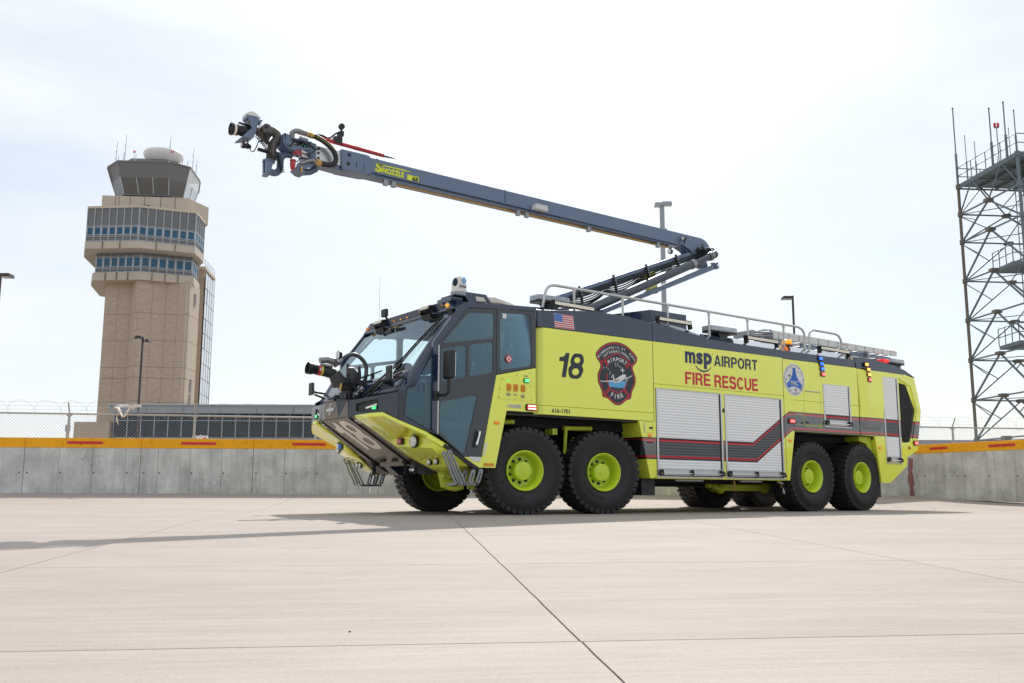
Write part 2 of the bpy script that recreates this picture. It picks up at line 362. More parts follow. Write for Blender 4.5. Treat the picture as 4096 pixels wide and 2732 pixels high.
apron = obj('apron', bed, 'joint_sealant'); apron['kind'] = 'structure'
SL = [-20.6, -17.4, -14.2, -10.95, -7.75, -4.57, -1.31, 1.72, 5.08, 8.3, 11.5, 14.7, 17.9, 21.1]
TL = [-18.0, -14.7, -11.33, -8.25, -4.73, -1.3, 2.1, 5.5, 8.9, 12.3, 15.6]
random.seed(3)
def edge_j(i, j, d, q):
    rnd = random.Random(i*977+j*131+d*17+int(q*5)); return rnd.uniform(-.0035, .0035)
for i in range(len(SL)-1):
    for j in range(len(TL)-1):
        s0, s1, t0, t1 = SL[i], SL[i+1], TL[j], TL[j+1]; n = 12; m = MB(); G = .0045; rows = []
        for a in range(n+1):
            row = []
            for b_ in range(n+1):
                fs = a/n; ft = b_/n; s_ = s0+(s1-s0)*fs; t_ = t0+(t1-t0)*ft
                if a == 0: s_ += G+edge_j(i, j, 0, t_)
                if a == n: s_ -= G-edge_j(i+1, j, 0, t_)
                if b_ == 0: t_ += G*1.2+edge_j(i, j, 1, s_)*.6
                if b_ == n: t_ -= G*1.2-edge_j(i, j+1, 1, s_)*.6
                x, y = gxy(s_, t_); row.append((x, y, gz(x, y)))
            rows.append(row)
        m.ring(rows, closed=False, caps=False)
        # skirt
        per = rows[0]+[r[-1] for r in rows[1:]]+rows[-1][-2::-1]+[r[0] for r in rows[-2:0:-1]]
        m.ring([per, [(p[0], p[1], p[2]-.03) for p in per]], closed=True, caps=False)
        obj('slab', m, 'apron_concrete', apron, ang=50)
# small chips lying on the apron
mat('pebble', (.09, .08, .07), .8)
p = MB(); x, y = (-7.25, -8.6); p.sphere((x, y, gz(x, y)+.003), .005, 8, sc=(1.2, .9, .7)); o = obj('stone', p, 'pebble'); tag(o, 'tiny dark stone lying on the open concrete in the foreground', 'stone')

# ------------------------------------------------------------------ concrete walls
concrete('wall_plain', (.3, .3, .3))
def wallmat(name, base, stain=.35, red=None):
    m = bpy.data.materials.new(name); m.use_nodes = True; n = m.node_tree; b = n.nodes['Principled BSDF']; L = n.links.new; N = lambda t: n.nodes.new(t)
    t = N('ShaderNodeTexCoord')
    def noise(sc, st, det=6, rg=.6):
        q = N('ShaderNodeVectorMath'); q.operation = 'MULTIPLY'; q.inputs[1].default_value = st; L(t.outputs['Object'], q.inputs[0])
        x = N('ShaderNodeTexNoise'); x.inputs['Scale'].default_value = sc; x.inputs['Detail'].default_value = det; x.inputs['Roughness'].default_value = rg; L(q.outputs[0], x.inputs[0]); return x.outputs[0]
    def rng(o, a0, a1, b0, b1):
        r = N('ShaderNodeMapRange'); r.inputs[1].default_value = a0; r.inputs[2].default_value = a1; r.inputs[3].default_value = b0; r.inputs[4].default_value = b1; L(o, r.inputs[0]); return r.outputs[0]
    def mu(a, bb):
        r = N('ShaderNodeMath'); r.operation = 'MULTIPLY'; L(a, r.inputs[0]); L(bb, r.inputs[1]); return r.outputs[0]
    f = mu(rng(noise(1.6, (1, 1, 1)), .3, .7, 1-stain*.6, 1+stain*.35), rng(noise(7, (1, 1, .16), 7), .3, .7, 1-stain*.4, 1+stain*.2))
    f = mu(f, rng(noise(4, (1, 1, 1), 5, .8), .56, .70, 1, .66)); f = mu(f, rng(noise(17, (1, 1, 1), 3, .6), .63, .70, 1, .42)); f = mu(f, rng(noise(90, (1, 1, 1), 3, .7), .3, .7, .93, 1.05))
    if stain > .2:
        z = N('ShaderNodeSeparateXYZ'); L(t.outputs['Object'], z.inputs[0])
        q = N('ShaderNodeMath'); q.operation = 'ADD'; L(z.outputs[2], q.inputs[0]); L(rng(noise(3, (1, 1, 1)), 0, 1, -.25, .25), q.inputs[1])
        f = mu(f, rng(q.outputs[0], .0, .38, .78, 1))
    sc = N('ShaderNodeVectorMath'); sc.operation = 'SCALE'; sc.inputs[0].default_value = base; L(f, sc.inputs[3]); col = sc.outputs[0]
    L(col, b.inputs['Base Color']); b.inputs['Roughness'].default_value = .8
    bp = N('ShaderNodeBump'); bp.inputs['Strength'].default_value = .25; bp.inputs['Distance'].default_value = .006; L(noise(30, (1, 1, 1)), bp.inputs['Height']); L(bp.outputs[0], b.inputs['Normal'])
    MAT[name] = m
wallmat('wall_concrete', (.64, .635, .62), .5)
wallmat('wall_yellow', (.95, .42, .006), .08)
wallmat('red_stain', (.36, .15, .15), .5)
mat('reflector_red', (.62, .015, .02), .35)
mat('tie_hole', (.10, .10, .10), .9)
mat('form_joint', (.17, .15, .13), .9)
random.seed(5)
def build_wall(name, label, p0, p1, b0, b1, majors, minors, refl, z0a, z0b, th=.3, extra=None):
    """p0/p1 ends in (a,b); majors/minors/refl = distances along the wall"""
    A = Wp(p0[0], p0[1]); B = Wp(p1[0], p1[1]); Lg = (B-A).length; d = (B-A)/Lg; rz = atan2(d.y, d.x)
    T = thing(name, label, 'wall', (A.x, A.y, 0), rz)
    cuts = [0]+sorted(majors)+[Lg]
    zt = lambda q: b0+(b1-b0)*q/Lg
    zb = lambda q: z0a+(z0b-z0a)*q/Lg-.12
    for i in range(len(cuts)-1):
        q0, q1 = cuts[i]+.006, cuts[i+1]-.006; m = MB(); ms = [q for q in minors if q0+.05 < q < q1-.05]; e = [q0]+ms+[q1]
        for k in range(len(e)-1):
            u0 = e[k]+(.004 if k else 0); u1 = e[k+1]-(.004 if k < len(e)-2 else 0); pr = random.uniform(0, .004)
            m.add([(x, y, z) for x in (u0, u1) for y, zz in ((-pr, 0), (th, 0), (th, 1), (-pr, 1)) for z in ((zb(x), zt(x)-.24)[zz],)],
                  [(0, 1, 2, 3), (4, 7, 6, 5), (0, 4, 5, 1), (1, 5, 6, 2), (2, 6, 7, 3), (3, 7, 4, 0)])
        for q in ms: m.box(q-.006, q+.006, .008, th-.01, zb(q), zt(q)-.25, 2)
        for q in ms+[q0+.03]:
            m.cyl((q+.05, -.0052, .62+zb(q)*.5+.1), (q+.05, .01, .62+zb(q)*.5+.1), .022, n=8, k=1)
        o = obj('wall_panel', m, ['wall_concrete', 'tie_hole', 'form_joint'], T, smooth=False)
        m = MB()
        m.add([(x, y, z) for x in (q0-.003, q1+.003) for y, z in ((-.012, zt(x)-.24), (th+.01, zt(x)-.24), (th+.01, zt(x)), (-.012, zt(x)))],
              [(0, 1, 2, 3), (4, 7, 6, 5), (0, 4, 5, 1), (1, 5, 6, 2), (2, 6, 7, 3), (3, 7, 4, 0)])
        o = obj('yellow_band', m, 'wall_yellow', T, .008)
    for q, w in refl:
        m = MB(); z = zt(q)-.115; m.box(q-w/2, q+w/2, -.022, -.0125, z-.033, z+.033)
        r = obj('reflector', m, 'reflector_red', T, .002)
        m = MB()
        for x in (q-w*.45, q, q+w*.45): m.cyl((x, -.0235, z), (x, -.021, z), .007, n=8)
        obj('screw', m, 'steel_grey', r)
    if extra: extra(T, zt, zb, Lg)
    return T
def afromx(px, b): return (px-2048)/3853*b*1.0
k = sqrt(1+WS*WS)
def qof(px):    # distance along the left wall for an image column
    t = (px-2048)/3853*.989; a = t*(WA[1]-WS*WA[0])/(1-WS*t); return (a+20)*k
maj = sorted([qof(x) for x in (90, 558, 1010)]+[qof(90)-2.92*i for i in range(1, 3)]+[qof(1010)+2.92*i for i in range(1, 7)])
mn = [qof(x) for x in (65, 230, 364, 497, 628, 757, 884, 1007+129, 1260)]+[qof(1260)+.8*i for i in range(1, 19)]+[qof(65)-.8*i for i in range(1, 8)]
CA = 11.15; CB = wall_b(CA)
def redstain(T, zt, zb, Lg):
    m = MB(); q = Lg-.16; pts = []
    rr = random.Random(4)
    for i in range(15):
        z = .22+i*.08; pts.append((q-.07-rr.uniform(-.04, .03), z))
    for i in range(14, -1, -1):
        z = .22+i*.08; pts.append((q+.08+rr.uniform(-.04, .03), z))
    m.add([(p_[0], -.0075, p_[1]) for p_ in pts], [(i, i+1, 28-i, 29-i) for i in range(14)])
    obj('paint_stain', m, 'red_stain', T, smooth=False)
build_wall('barrier_wall', 'long grey concrete barrier wall with yellow band and red reflectors behind the truck', (-20, wall_b(-20)), (CA+.03, CB+.004), 1.63, 1.72,
           [q for q in maj if .5 < q < (CA+20)*k-.5], mn, [(qof(x), .84) for x in (331, 788, 1232)]+[(qof(1232)+2.75*i, .84) for i in range(1, 6)], .28, .36, extra=redstain)
build_wall('barrier_wall', 'angled concrete barrier wall with yellow band at the right edge beyond the truck', (CA-.006, CB+.012), (16.6, 12.5), 1.70, 1.58,
           [1.45, 4.4, 7.4, 10.4], [.35, 1.05, 1.72, 2.5, 3.35, 4.1, 5, 5.8, 6.6, 8.2, 9, 9.8], [(.95, .62), (3.0, .8), (6.2, .8), (9, .8)], .36, .0)

# ------------------------------------------------------------------ fence
mat('galvanised', (.42, .43, .43), .45, .6, noise=.15)
mat('wire_grey', (.33, .35, .36), .5, .5)
mat('plastic_scrap', (.75, .70, .66), .6)
def fence(label, a0, a1, posts, fb, z_rail, z0, arm=1):
    A = Wp(a0, fb(a0)); B = Wp(a1, fb(a1)); d = (B-A); Lg = d.length; d /= Lg; rz = atan2(d.y, d.x)
    T = thing('chain_link_fence', label, 'fence', (A.x, A.y, 0), rz)
    q = lambda a: (Wp(a, fb(a))-A).length
    for a in posts:
        m = MB(); x = q(a); m.cyl((x, 0, z0-.4), (x, 0, z_rail+.02), .032, n=10); m.cyl((x, 0, z_rail+.02), (x+.0, -.16*arm, z_rail+.27), .018, n=8)
        m.cyl((x-.06, 0, z_rail-.02), (x+.06, 0, z_rail-.02), .034, n=10); obj('post', m, 'galvanised', T)
    m = MB(); m.cyl((0, 0, z_rail), (Lg, 0, z_rail), .022, n=8); obj('top_rail', m, 'galvanised', T)
    m = MB(); h = z_rail-.02-z0; p_ = .085; n = int(Lg/p_)
    def wire(x0, z0_, x1, z1, r=.0019): m.beam((x0, .03, z0_), (x1, .03, z1), r*2, r*2)
    for i in range(-int(h/p_)-1, n+1):
        x0 = i*p_
        for sgn in (1, -1):
            xa, xb = (x0, x0+h) if sgn > 0 else (x0+h, x0)
            za, zb_ = z0, z0+h; ca, cb_ = max(0, min(Lg, xa)), max(0, min(Lg, xb))
            if abs(ca-cb_) < .01: continue
            f0 = (ca-xa)/(xb-xa); f1 = (cb_-xa)/(xb-xa); wire(ca, z0+h*f0, cb_, z0+h*f1)
    o = obj('chain_link', m, 'wire_grey', T, smooth=False); o['kind'] = 'stuff'
    m = MB(); pts = []; nt_ = int(Lg/.62)
    for i in range(nt_*16+1):
        t = i/16; an = 2*pi*t; pts.append((t*.62+.16*sin(an*1.0), -.10*arm+.06*cos(an), z_rail+.12+.21*cos(an+.4)))
    m.tube(pts, .0025, 4); obj('razor_coil', m, 'galvanised', T)
    for zz, yy in ((.09, .05), (.18, .1), (.27, .16)):
        m = MB(); m.tube([(x*1., -yy*arm, z_rail+zz+.004*sin(x*3)) for x in [Lg*i/60 for i in range(61)]], .0028, 4)
        for i in range(int(Lg/.13)): m.beam((i*.13, -yy*arm, z_rail+zz-.014), (i*.13+.008, -yy*arm, z_rail+zz+.014), .003, .003)
        obj('barbed_wire', m, 'galvanised', T)
    return T
fb = lambda a: 24.15+.165*(a+12.6)
fence('chain link fence with razor wire coil running behind the barrier wall', -19, 33, [-17.2, -14.2]+[-11.2+3.02*i for i in range(15)], fb, 2.30, 1.25)
m = MB(); c = Wp(-10.05, fb(-10.05)-.07, 2.36); rr = random.Random(9); prev = None
for s_ in range(3):
    rows = []
    for i in range(9):
        w = .035+.05*rr.random(); cc = c+RH*(.55*i/8-.12-.1*s_)+Vector((0, 0, .12*sin(i*1.1+s_)-.05*i*(s_ == 1)-.09*s_))
        if s_ == 1: cc = c+RH*(.02+.02*sin(i))+Vector((0, 0, .10-.05*i))
        if s_ == 2: cc = c+RH*(-.1+.09*i)+Vector((0, 0, .15+.01*sin(i*2)))
        rows.append([cc+FH*rr.uniform(-.04, .04)+Vector((0, 0, (j-1)*w*.6))+RH*rr.uniform(-.03, .03) for j in range(3)])
    m.ring(rows, closed=False, caps=False)
o = obj('plastic_scrap', m, 'plastic_scrap'); md = o.modifiers.new('s', 'SOLIDIFY'); md.thickness = .003
tag(o, 'torn white plastic sheeting caught in the razor wire', 'plastic scrap')
# back of a small sign just above the wall
T = thing('small_sign', 'small white sign with red arrows peeping over the barrier wall below the tower', 'sign', Wp(-8.25, 25.6, 0), -YAW)
m = MB(); m.prism(roundpoly([(-.21, 1.55), (.21, 1.55), (.21, 1.83), (-.21, 1.83)], .05), -.01, .01, 'y'); obj('board', m, 'white_vinyl', T)
m = MB(); m.prism([(-.16, 1.70), (-.16, 1.79), (-.06, 1.74), (.06, 1.74), (.16, 1.79), (.16, 1.70)], -.016, -.0105, 'y'); obj('red_mark', m, 'red_vinyl', T)
m = MB(); m.cyl((0, .03, 0), (0, .03, 1.86), .025, n=8); obj('post', m, 'galvanised', T)
# ------------------------------------------------------------------ control tower (a, b, z metres)
def brickmat(name, c1, c2, joint=6.0):
    m = bpy.data.materials.new(name); m.use_nodes = True; n = m.node_tree; b = n.nodes['Principled BSDF']; L = n.links.new; N = lambda t: n.nodes.new(t)
    t = N('ShaderNodeTexCoord'); q = N('ShaderNodeVectorMath'); q.operation = 'MULTIPLY'; q.inputs[1].default_value = (1, 1, 3.2); L(t.outputs['Object'], q.inputs[0])
    x = N('ShaderNodeTexNoise'); x.inputs['Scale'].default_value = 1.5; x.inputs['Detail'].default_value = 7; x.inputs['Roughness'].default_value = .72; L(q.outputs[0], x.inputs[0])
    r = N('ShaderNodeMapRange'); r.inputs[1].default_value = .35; r.inputs[2].default_value = .66; L(x.outputs[0], r.inputs[0])
    mx = N('ShaderNodeMix'); mx.data_type = 'RGBA'; mx.inputs[6].default_value = (*c1, 1); mx.inputs[7].default_value = (*c2, 1); L(r.outputs[0], mx.inputs[0])
    L(mx.outputs[2], b.inputs['Base Color']); b.inputs['Roughness'].default_value = .9; MAT[name] = m
brickmat('tower_brick', (.43, .335, .26), (.56, .44, .34))  # brick here and cream below lightened to stand in for distance haze
mat('precast_cream', (.56, .475, .395), .8, noise=.12, nscale=.8)
mat('precast_and_sunlit_brick', (.60, .50, .40), .8, noise=.1, nscale=.8)
mat('tower_dark_panel', (.165, .165, .17), .5, noise=.06)
mat('tower_brown_panel', (.175, .16, .165), .5, noise=.05)
mat('tower_mullion', (.42, .44, .47), .4, .4)
mat('tower_joint', (.19, .15, .12), .9)
glass('cab_glass', (.5, .5, .5), refl=(.8, .85, .9), ior=1.6, rough=.08, cloudy=.75, cloudcol=(.16, .145, .13))  # warm diffuse share paints reflections into the cab glass
glass('window_pale', (.9, .93, .95), refl=(.9, .95, 1), ior=1.5, rough=.05, cloudy=.85, cloudcol=(.80, .84, .88))
mat('radome_white', (.78, .76, .74), .4)
mat('light_panel', (.66, .66, .66), .5)
mat('fascia_grey', (.33, .34, .36), .55, noise=.05)
def wnode(name, cols):
    return None
def interp(P0, P1, t): return tuple(P0[i]+(P1[i]-P0[i])*t for i in range(len(P0)))
A0, B0 = -44.0, 118.0
TW = thing('control_tower', 'tall tan brick airport control tower with flared glass cab at left', 'control tower', Wp(A0, B0, 0), -YAW)
def TM(): return MB((A0, B0, 0))
def poly_block(poly, z0, z1, grow=0.):
    m = TM(); m.prism(poly, z0, z1, 'z'); return m
tier = [(-50.1, 110), (-43.8, 109.5), (-38.0, 112), (-38.4, 116.4), (-42.5, 124), (-49, 126), (-53.5, 122), (-51.9, 114)]
def grown(P, g):
    cx = sum(p[0] for p in P)/len(P); cy = sum(p[1] for p in P)/len(P); out = []
    for p in P:
        v = Vector((p[0]-cx, p[1]-cy)); v = v*(1+g/v.length); out.append((cx+v.x, cy+v.y))
    return out
def band(P, z0, z1, name, m_): obj(name, poly_block(P, z0, z1), m_, TW, .02, smooth=False)
band(grown(tier, .14), 28.6, 29.46, 'lower_fascia', 'precast_cream')
band(tier, 29.46, 33.5, 'office_tier', 'tower_dark_panel')
band(grown(tier, .12), 33.5, 33.78, 'parapet_cap', 'precast_and_sunlit_brick')
t2 = [(-49.7, 112.2), (-44.1, 111.6), (-38.8, 114), (-39.5, 118), (-42.5, 124), (-49, 125.6), (-52.6, 121), (-51.0, 115)]
band(t2, 26.2, 28.6, 'lower_tier', 'tower_dark_panel')
band(grown(t2, .35), 25.25, 26.2, 'slab', 'precast_cream')
def facade(P0, P1, n, z0, z1, zw0, zw1, gap=.25, mats=('window_blue',), mull_top=None, off=.0):
    P0, P1 = Vector(P0), Vector(P1); d = (P1-P0); L = d.length; d /= L; nn = Vector((d.y, -d.x)); w = L/n
    for i in range(n):
        c = P0+d*(w*(i+.5)); m = TM(); hw = w/2-gap/2; h0, h1 = zw0, zw1
        for (xa, xb, za, zb_) in ((-hw-.07, -hw, h0-.08, h1+.08), (hw, hw+.07, h0-.08, h1+.08), (-hw, hw, h0-.08, h0), (-hw, hw, h1, h1+.08)):
            p = c+d*((xa+xb)/2)+nn*.05; m.obox((p.x, p.y, (za+zb_)/2), (d.x*(xb-xa)/2, d.y*(xb-xa)/2, 0), (nn.x*.05, nn.y*.05, 0), (0, 0, (zb_-za)/2))
        f = obj('window', m, 'tower_mullion', TW, smooth=False)
        m = TM(); p = c+nn*.025; m.obox((p.x, p.y, (h0+h1)/2), (d.x*hw, d.y*hw, 0), (nn.x*.02, nn.y*.02, 0), (0, 0, (h1-h0)/2)); obj('pane', m, 'window_blue', f, smooth=False)
    for i in range(n+1):
        c = P0+d*(w*i)+nn*.05; m = TM(); m.obox((c.x, c.y, (z0+z1)/2), (d.x*.045, d.y*.045, 0), (nn.x*.045, nn.y*.045, 0), (0, 0, (z1-z0)/2)); obj('mullion', m, 'tower_mullion', TW, smooth=False)
    for z in (z0+.04, zw0-.22, zw1+.2):
        m = TM(); c = P0+d*(L/2)+nn*.04; m.obox((c.x, c.y, z), (d.x*L/2, d.y*L/2, 0), (nn.x*.035, nn.y*.035, 0), (0, 0, .035)); obj('transom', m, 'tower_mullion', TW, smooth=False)
facade(tier[0], tier[1], 7, 29.5, 33.5, 30.3, 31.15)
facade(tier[1], tier[2], 7, 29.5, 33.5, 30.25, 31.15)
facade(tier[2], tier[3], 4, 29.5, 33.5, 30.3, 31.15)
facade(t2[0], t2[1], 6, 26.25, 28.4, 26.95, 28.0)
facade(t2[1], t2[2], 6, 26.25, 28.4, 26.95, 28.0)
facade(t2[2], t2[3], 3, 26.25, 28.4, 26.95, 28.0)
for P0, P1, n, z0, z1 in ((tier[0], tier[1], 3, 28.6, 29.46), (tier[1], tier[2], 3, 28.6, 29.46), (t2[0], t2[1], 4, 25.25, 26.2), (t2[1], t2[2], 4, 25.25, 26.2)):
    for i in range(1, n):
        a, b_ = interp(P0, P1, i/n); m = TM(); m.box(a-.03, a+.03, b_-.45 if z0 < 26 else b_-.25, b_-.0, z0, z1); obj('panel_joint', m, 'tower_joint', TW, smooth=False)
pent = [(-49.9, 113), (-39.8, 114), (-38.5, 118), (-42, 123), (-50.5, 124), (-52, 119)]
band(pent, 33.75, 36.1, 'penthouse', 'precast_cream')
for a in (-48.3, -47.9, -46.6, -44.9, -43.0, -41.3):
    b_ = 113+(a+49.9)*.0962; m = TM(); m.box(a-.025, a+.025, b_-.02, b_+.02, 33.8, 36.1); obj('panel_joint', m, 'tower_joint', TW, smooth=False)
m = TM(); m.box(-45.7, -44.2, 113.38, 113.6, 34.65, 35.0)
for i in range(5): m.box(-45.7, -44.2, 113.3, 113.4, 34.66+i*.07, 34.69+i*.07)
obj('louvre', m, 'tower_dark_panel', TW, smooth=False)
# cab: flared octagon
cab_bot = [(-49.4, 116.0), (-47.6, 113.8), (-42.3, 114.2), (-41.0, 115.6), (-40.5, 118.2), (-43.5, 122.6), (-48, 123), (-50.6, 119.5)]
cab_mid = [(-49.9, 115.6), (-48.1, 113.4), (-42.2, 113.8), (-40.6, 115.5), (-40.5, 119.6), (-43.4, 123.4), (-48.4, 123.8), (-51.2, 119.8)]
cab_top = [(-50.4, 115.2), (-48.3, 113.0), (-42.1, 113.4), (-40.2, 115.3), (-40.7, 120.6), (-43.4, 124.2), (-48.8, 124.6), (-51.9, 120)]
core = grown(cab_bot, -.25)
m = TM(); m.prism(core, 36.1, 36.5, 'z'); obj('cab_floor', m, 'tower_dark_panel', TW)
m = TM(); m.ring([[(*p, 36.45) for p in grown(cab_bot, -.9)], [(*p, 38.8) for p in grown(cab_mid, -1.6)]]); obj('cab_interior', m, 'precast_cream', TW)
for i in range(8):
    j = (i+1) % 8; n = {1: 3, 3: 2, 4: 3, 5: 2, 6: 2}.get(i, 1)
    for k_ in range(n):
        f0, f1 = k_/n, (k_+1)/n; a0 = interp(cab_bot[i], cab_bot[j], f0); a1 = interp(cab_bot[i], cab_bot[j], f1); c0 = interp(cab_mid[i], cab_mid[j], f0); c1_ = interp(cab_mid[i], cab_mid[j], f1)
        m = TM(); m.add([(*a0, 36.5), (*a1, 36.5), (*c1_, 38.55), (*c0, 38.55)], [(0, 1, 2, 3)]); o = obj('cab_pane', m, 'window_pale' if i in (3, 4) else 'cab_glass', TW, smooth=False)
        md = o.modifiers.new('s', 'SOLIDIFY'); md.thickness = .04
        m = TM(); m.beam((*a0, 36.45), (*c0, 38.6), .09, .09); obj('cab_mullion', m, 'tower_mullion', TW)
m = TM(); m.ring([[(*p, 36.38) for p in grown(cab_bot, .1)], [(*p, 36.52) for p in grown(cab_bot, .12)]]); obj('cab_sill', m, 'tower_dark_panel', TW)
for i in range(8):
    j = (i+1) % 8; m = TM(); m.add([(*cab_mid[i], 38.55), (*cab_mid[j], 38.55), (*cab_top[j], 40.35), (*cab_top[i], 40.35)], [(0, 1, 2, 3)])
    o = obj('cab_fascia', m, 'light_panel' if i in (3,) else 'tower_brown_panel', TW, smooth=False); md = o.modifiers.new('s', 'SOLIDIFY'); md.thickness = .15  # right-facing segment in a paler colour, sunlight painted in
m = TM(); m.prism(grown(cab_top, .1), 40.35, 40.55, 'z'); obj('cab_roof', m, 'tower_dark_panel', TW, .03)
top = grown(cab_top, -2.0)
m = TM(); m.ring([[(*p, 40.5) for p in grown(cab_top, -1.0)], [(*p, 41.45) for p in top]]); obj('equipment_room', m, 'tower_brown_panel', TW)
m = TM(); m.lathe([(1.6, 0), (2.05, .5), (2.35, 1.05), (2.42, 1.4), (2.3, 1.62), (1.7, 1.75), (0, 1.82)], (-44.2, 116.8, 41.2), (0, 0, 1), 40); obj('radar_dome', m, 'radome_white', TW, ang=60)
for (a, z0, z1, b_, r) in ((-48.95, 40.0, 43.3, 114, .045), (-47.45, 40.3, 43.8, 113, .05), (-42.0, 40.2, 43.6, 113, .05), (-39.7, 40.1, 42.8, 114.8, .045), (-40.35, 40.2, 42.4, 118, .045), (-48.4, 40.4, 41.3, 113.4, .03), (-47.6, 40.4, 41.6, 113, .03), (-46.1, 40.4, 41.4, 113, .03), (-40.7, 40.4, 41.2, 114, .03), (-40.2, 40.2, 41.1, 114.4, .03)):
    m = TM(); m.cyl((a-.05, b_, z0), (a+.03, b_, z1), r, r*.6, 6)
    for f in (.3, .6): m.cyl((a-.06, b_, z0+(z1-z0)*f), (a-.06, b_, z0+(z1-z0)*f+.08), r*1.6, n=6)
    obj('antenna', m, 'galvanised', TW)
for a, b_ in ((-46.6, 113.6), (-41.9, 113.6)):
    m = TM(); m.cyl((a, b_, 40.5), (a, b_, 41.75), .025, n=6); o = obj('obstruction_light', m, 'galvanised', TW)
    for s_ in (-.09, .09): m = TM(); m.cyl((a+s_, b_, 41.75), (a+s_, b_, 42.0), .07, n=8); obj('red_lamp', m, 'red_vinyl', o)
# brick shaft with the ribbed front
sh = [(-48.7, 113), (-45.75, 113.4), (-44.4, 111.6), (-44.15, 111.6), (-41.5, 113.3), (-38.65, 113.2), (-38.7, 117), (-40.6, 121), (-43, 122), (-49, 122), (-50.6, 118)]
lowr = [(p[0]+.15*0, p[1]) for p in sh]
for i in range(len(sh)):
    j = (i+1) % len(sh); m = TM(); P, Q = Vector(sh[i]), Vector(sh[j]); d = (Q-P).normalized(); nn = Vector((d.y, -d.x))
    zc = [0, 2.5, 5.3, 8.1, 10.9, 13.7, 15.0, 18.2, 21.4, 25.3] if i < 6 else [0, 6, 12, 18.5, 25.3]
    n2 = 2 if (Q-P).length > 1.5 else 1
    for a in range(n2):
        for k_ in range(len(zc)-1):
            p = P+d*(Q-P).length*a/n2+d*.012; q = P+d*(Q-P).length*(a+1)/n2-d*.012; r_ = nn*-.4
            m.add([(*p, zc[k_]+.02), (*q, zc[k_]+.02), (*q, zc[k_+1]-.02), (*p, zc[k_+1]-.02), (*(p+r_), zc[k_]+.02), (*(q+r_), zc[k_]+.02), (*(q+r_), zc[k_+1]-.02), (*(p+r_), zc[k_+1]-.02)],
                  [(0, 1, 2, 3), (4, 7, 6, 5), (0, 4, 5, 1), (1, 5, 6, 2), (2, 6, 7, 3), (3, 7, 4, 0)])
    obj('brick_facet', m, 'tower_brick' if i != 5 else 'precast_and_sunlit_brick', TW, smooth=False)  # right-hand facet coloured paler to paint in its sunlit side
m = TM(); m.prism(grown(sh, -.08), 0, 25.3, 'z'); obj('shaft_core', m, 'tower_joint', TW, smooth=False)
for z in (13.0, 23.5, 11.2):
    m = TM()
    for i in range(8): m.box(-38.9, -38.62, 114.8, 115.6, z-.7+i*.2, z-.6+i*.2)
    obj('vent_louvre', m, 'tower_dark_panel', TW, smooth=False)
# stair shaft
m = TM(); m.prism([(-41.9, 124.5), (-40.75, 124.7), (-41.5, 131), (-44.4, 131)], 0, 29.6, 'z'); obj('stair_shaft', m, 'tower_brick', TW, smooth=False)
m = TM(); m.prism([(-42.0, 124.3), (-40.6, 124.5), (-41.3, 131.1), (-44.4, 131)], 29.6, 30.0, 'z'); obj('stair_cap', m, 'precast_and_sunlit_brick', TW, smooth=False)
P, Q = Vector((-40.7, 124.75)), Vector((-41.42, 130.9)); d = (Q-P)
for j in range(14):
    z0, z1 = 1.2+j*2.0, 3.15+j*2.0
    for i in range(4):
        p, q = P+d*i/4, P+d*(i+1)/4; m = TM(); m.add([(p.x+.08, p.y+.05, z0), (q.x+.08, q.y-.05, z0), (q.x+.08, q.y-.05, z1), (p.x+.08, p.y+.05, z1)], [(0, 1, 2, 3)]); o = obj('stair_pane', m, 'window_pale', TW, smooth=False)
        o.modifiers.new('s', 'SOLIDIFY').thickness = .03
    m = TM(); m.beam((P.x+.1, P.y, z0-.03), (Q.x+.1, Q.y, z0-.03), .06, .06); obj('stair_transom', m, 'tower_brown_panel', TW)
for i in range(5):
    p = P+d*i/4; m = TM(); m.beam((p.x+.1, p.y, 0), (p.x+.1, p.y, 29.6), .06, .06); obj('stair_mullion', m, 'tower_brown_panel', TW)
m = TM()
for z in (30.4, 30.9): m.tube([(-42.3, 124.4, z), (-40.7, 124.6, z), (-41.4, 130.8, z)], .03, 5)
for p in ((-42.3, 124.4), (-41.5, 124.5), (-40.7, 124.6), (-40.85, 126.1), (-41.05, 127.7), (-41.2, 129.2), (-41.4, 130.8)): m.cyl((*p, 30), (*p, 30.9), .03, n=5)
obj('roof_railing', m, 'steel_grey', TW)
# ------------------------------------------------------------------ terminal building under the tower
T = thing('terminal_building', 'low grey building with long dark glass front under the control tower', 'building', Wp(-24, 82, 0), -YAW)
def BM(): return MB((-24, 82, 0))
m = BM(); m.box(-36.3, -33.35, 80, 96, -.5, 6.15); obj('brick_wing', m, 'tower_brick', T, smooth=False)
m = BM(); m.box(-35.2, -33.35, 82, 96, 6.15, 7.6); obj('brick_wing', m, 'tower_brick', T, smooth=False)
m = BM(); m.box(-33.35, -9, 80.6, 96, -.5, 4.95); obj('base_wall', m, 'fascia_grey', T, smooth=False)
m = BM(); m.box(-33.3, -9, 80.9, 96, 4.95, 6.85); obj('wall', m, 'tower_dark_panel', T, smooth=False)
m = BM(); m.box(-33.3, -8.9, 79.6, 96.2, 6.85, 7.5); obj('fascia', m, 'fascia_grey', T, .03, smooth=False)
m = BM(); m.box(-33.4, -8.8, 79.5, 96.3, 7.5, 7.6); obj('roof_edge', m, 'tower_mullion', T, smooth=False)
for i in range(20):
    a = -33.2+i*1.13; f = BM(); f.box(a-.035, a+.035, 80.42, 80.6, 4.95, 6.85)
    w = obj('window', f, 'tower_mullion', T, smooth=False)
    for z0, z1 in ((4.98, 6.28), (6.34, 6.83)):
        f = BM(); f.box(a+.04, a+1.09, 80.52, 80.56, z0, z1); obj('pane', f, 'window_dark', w, smooth=False)
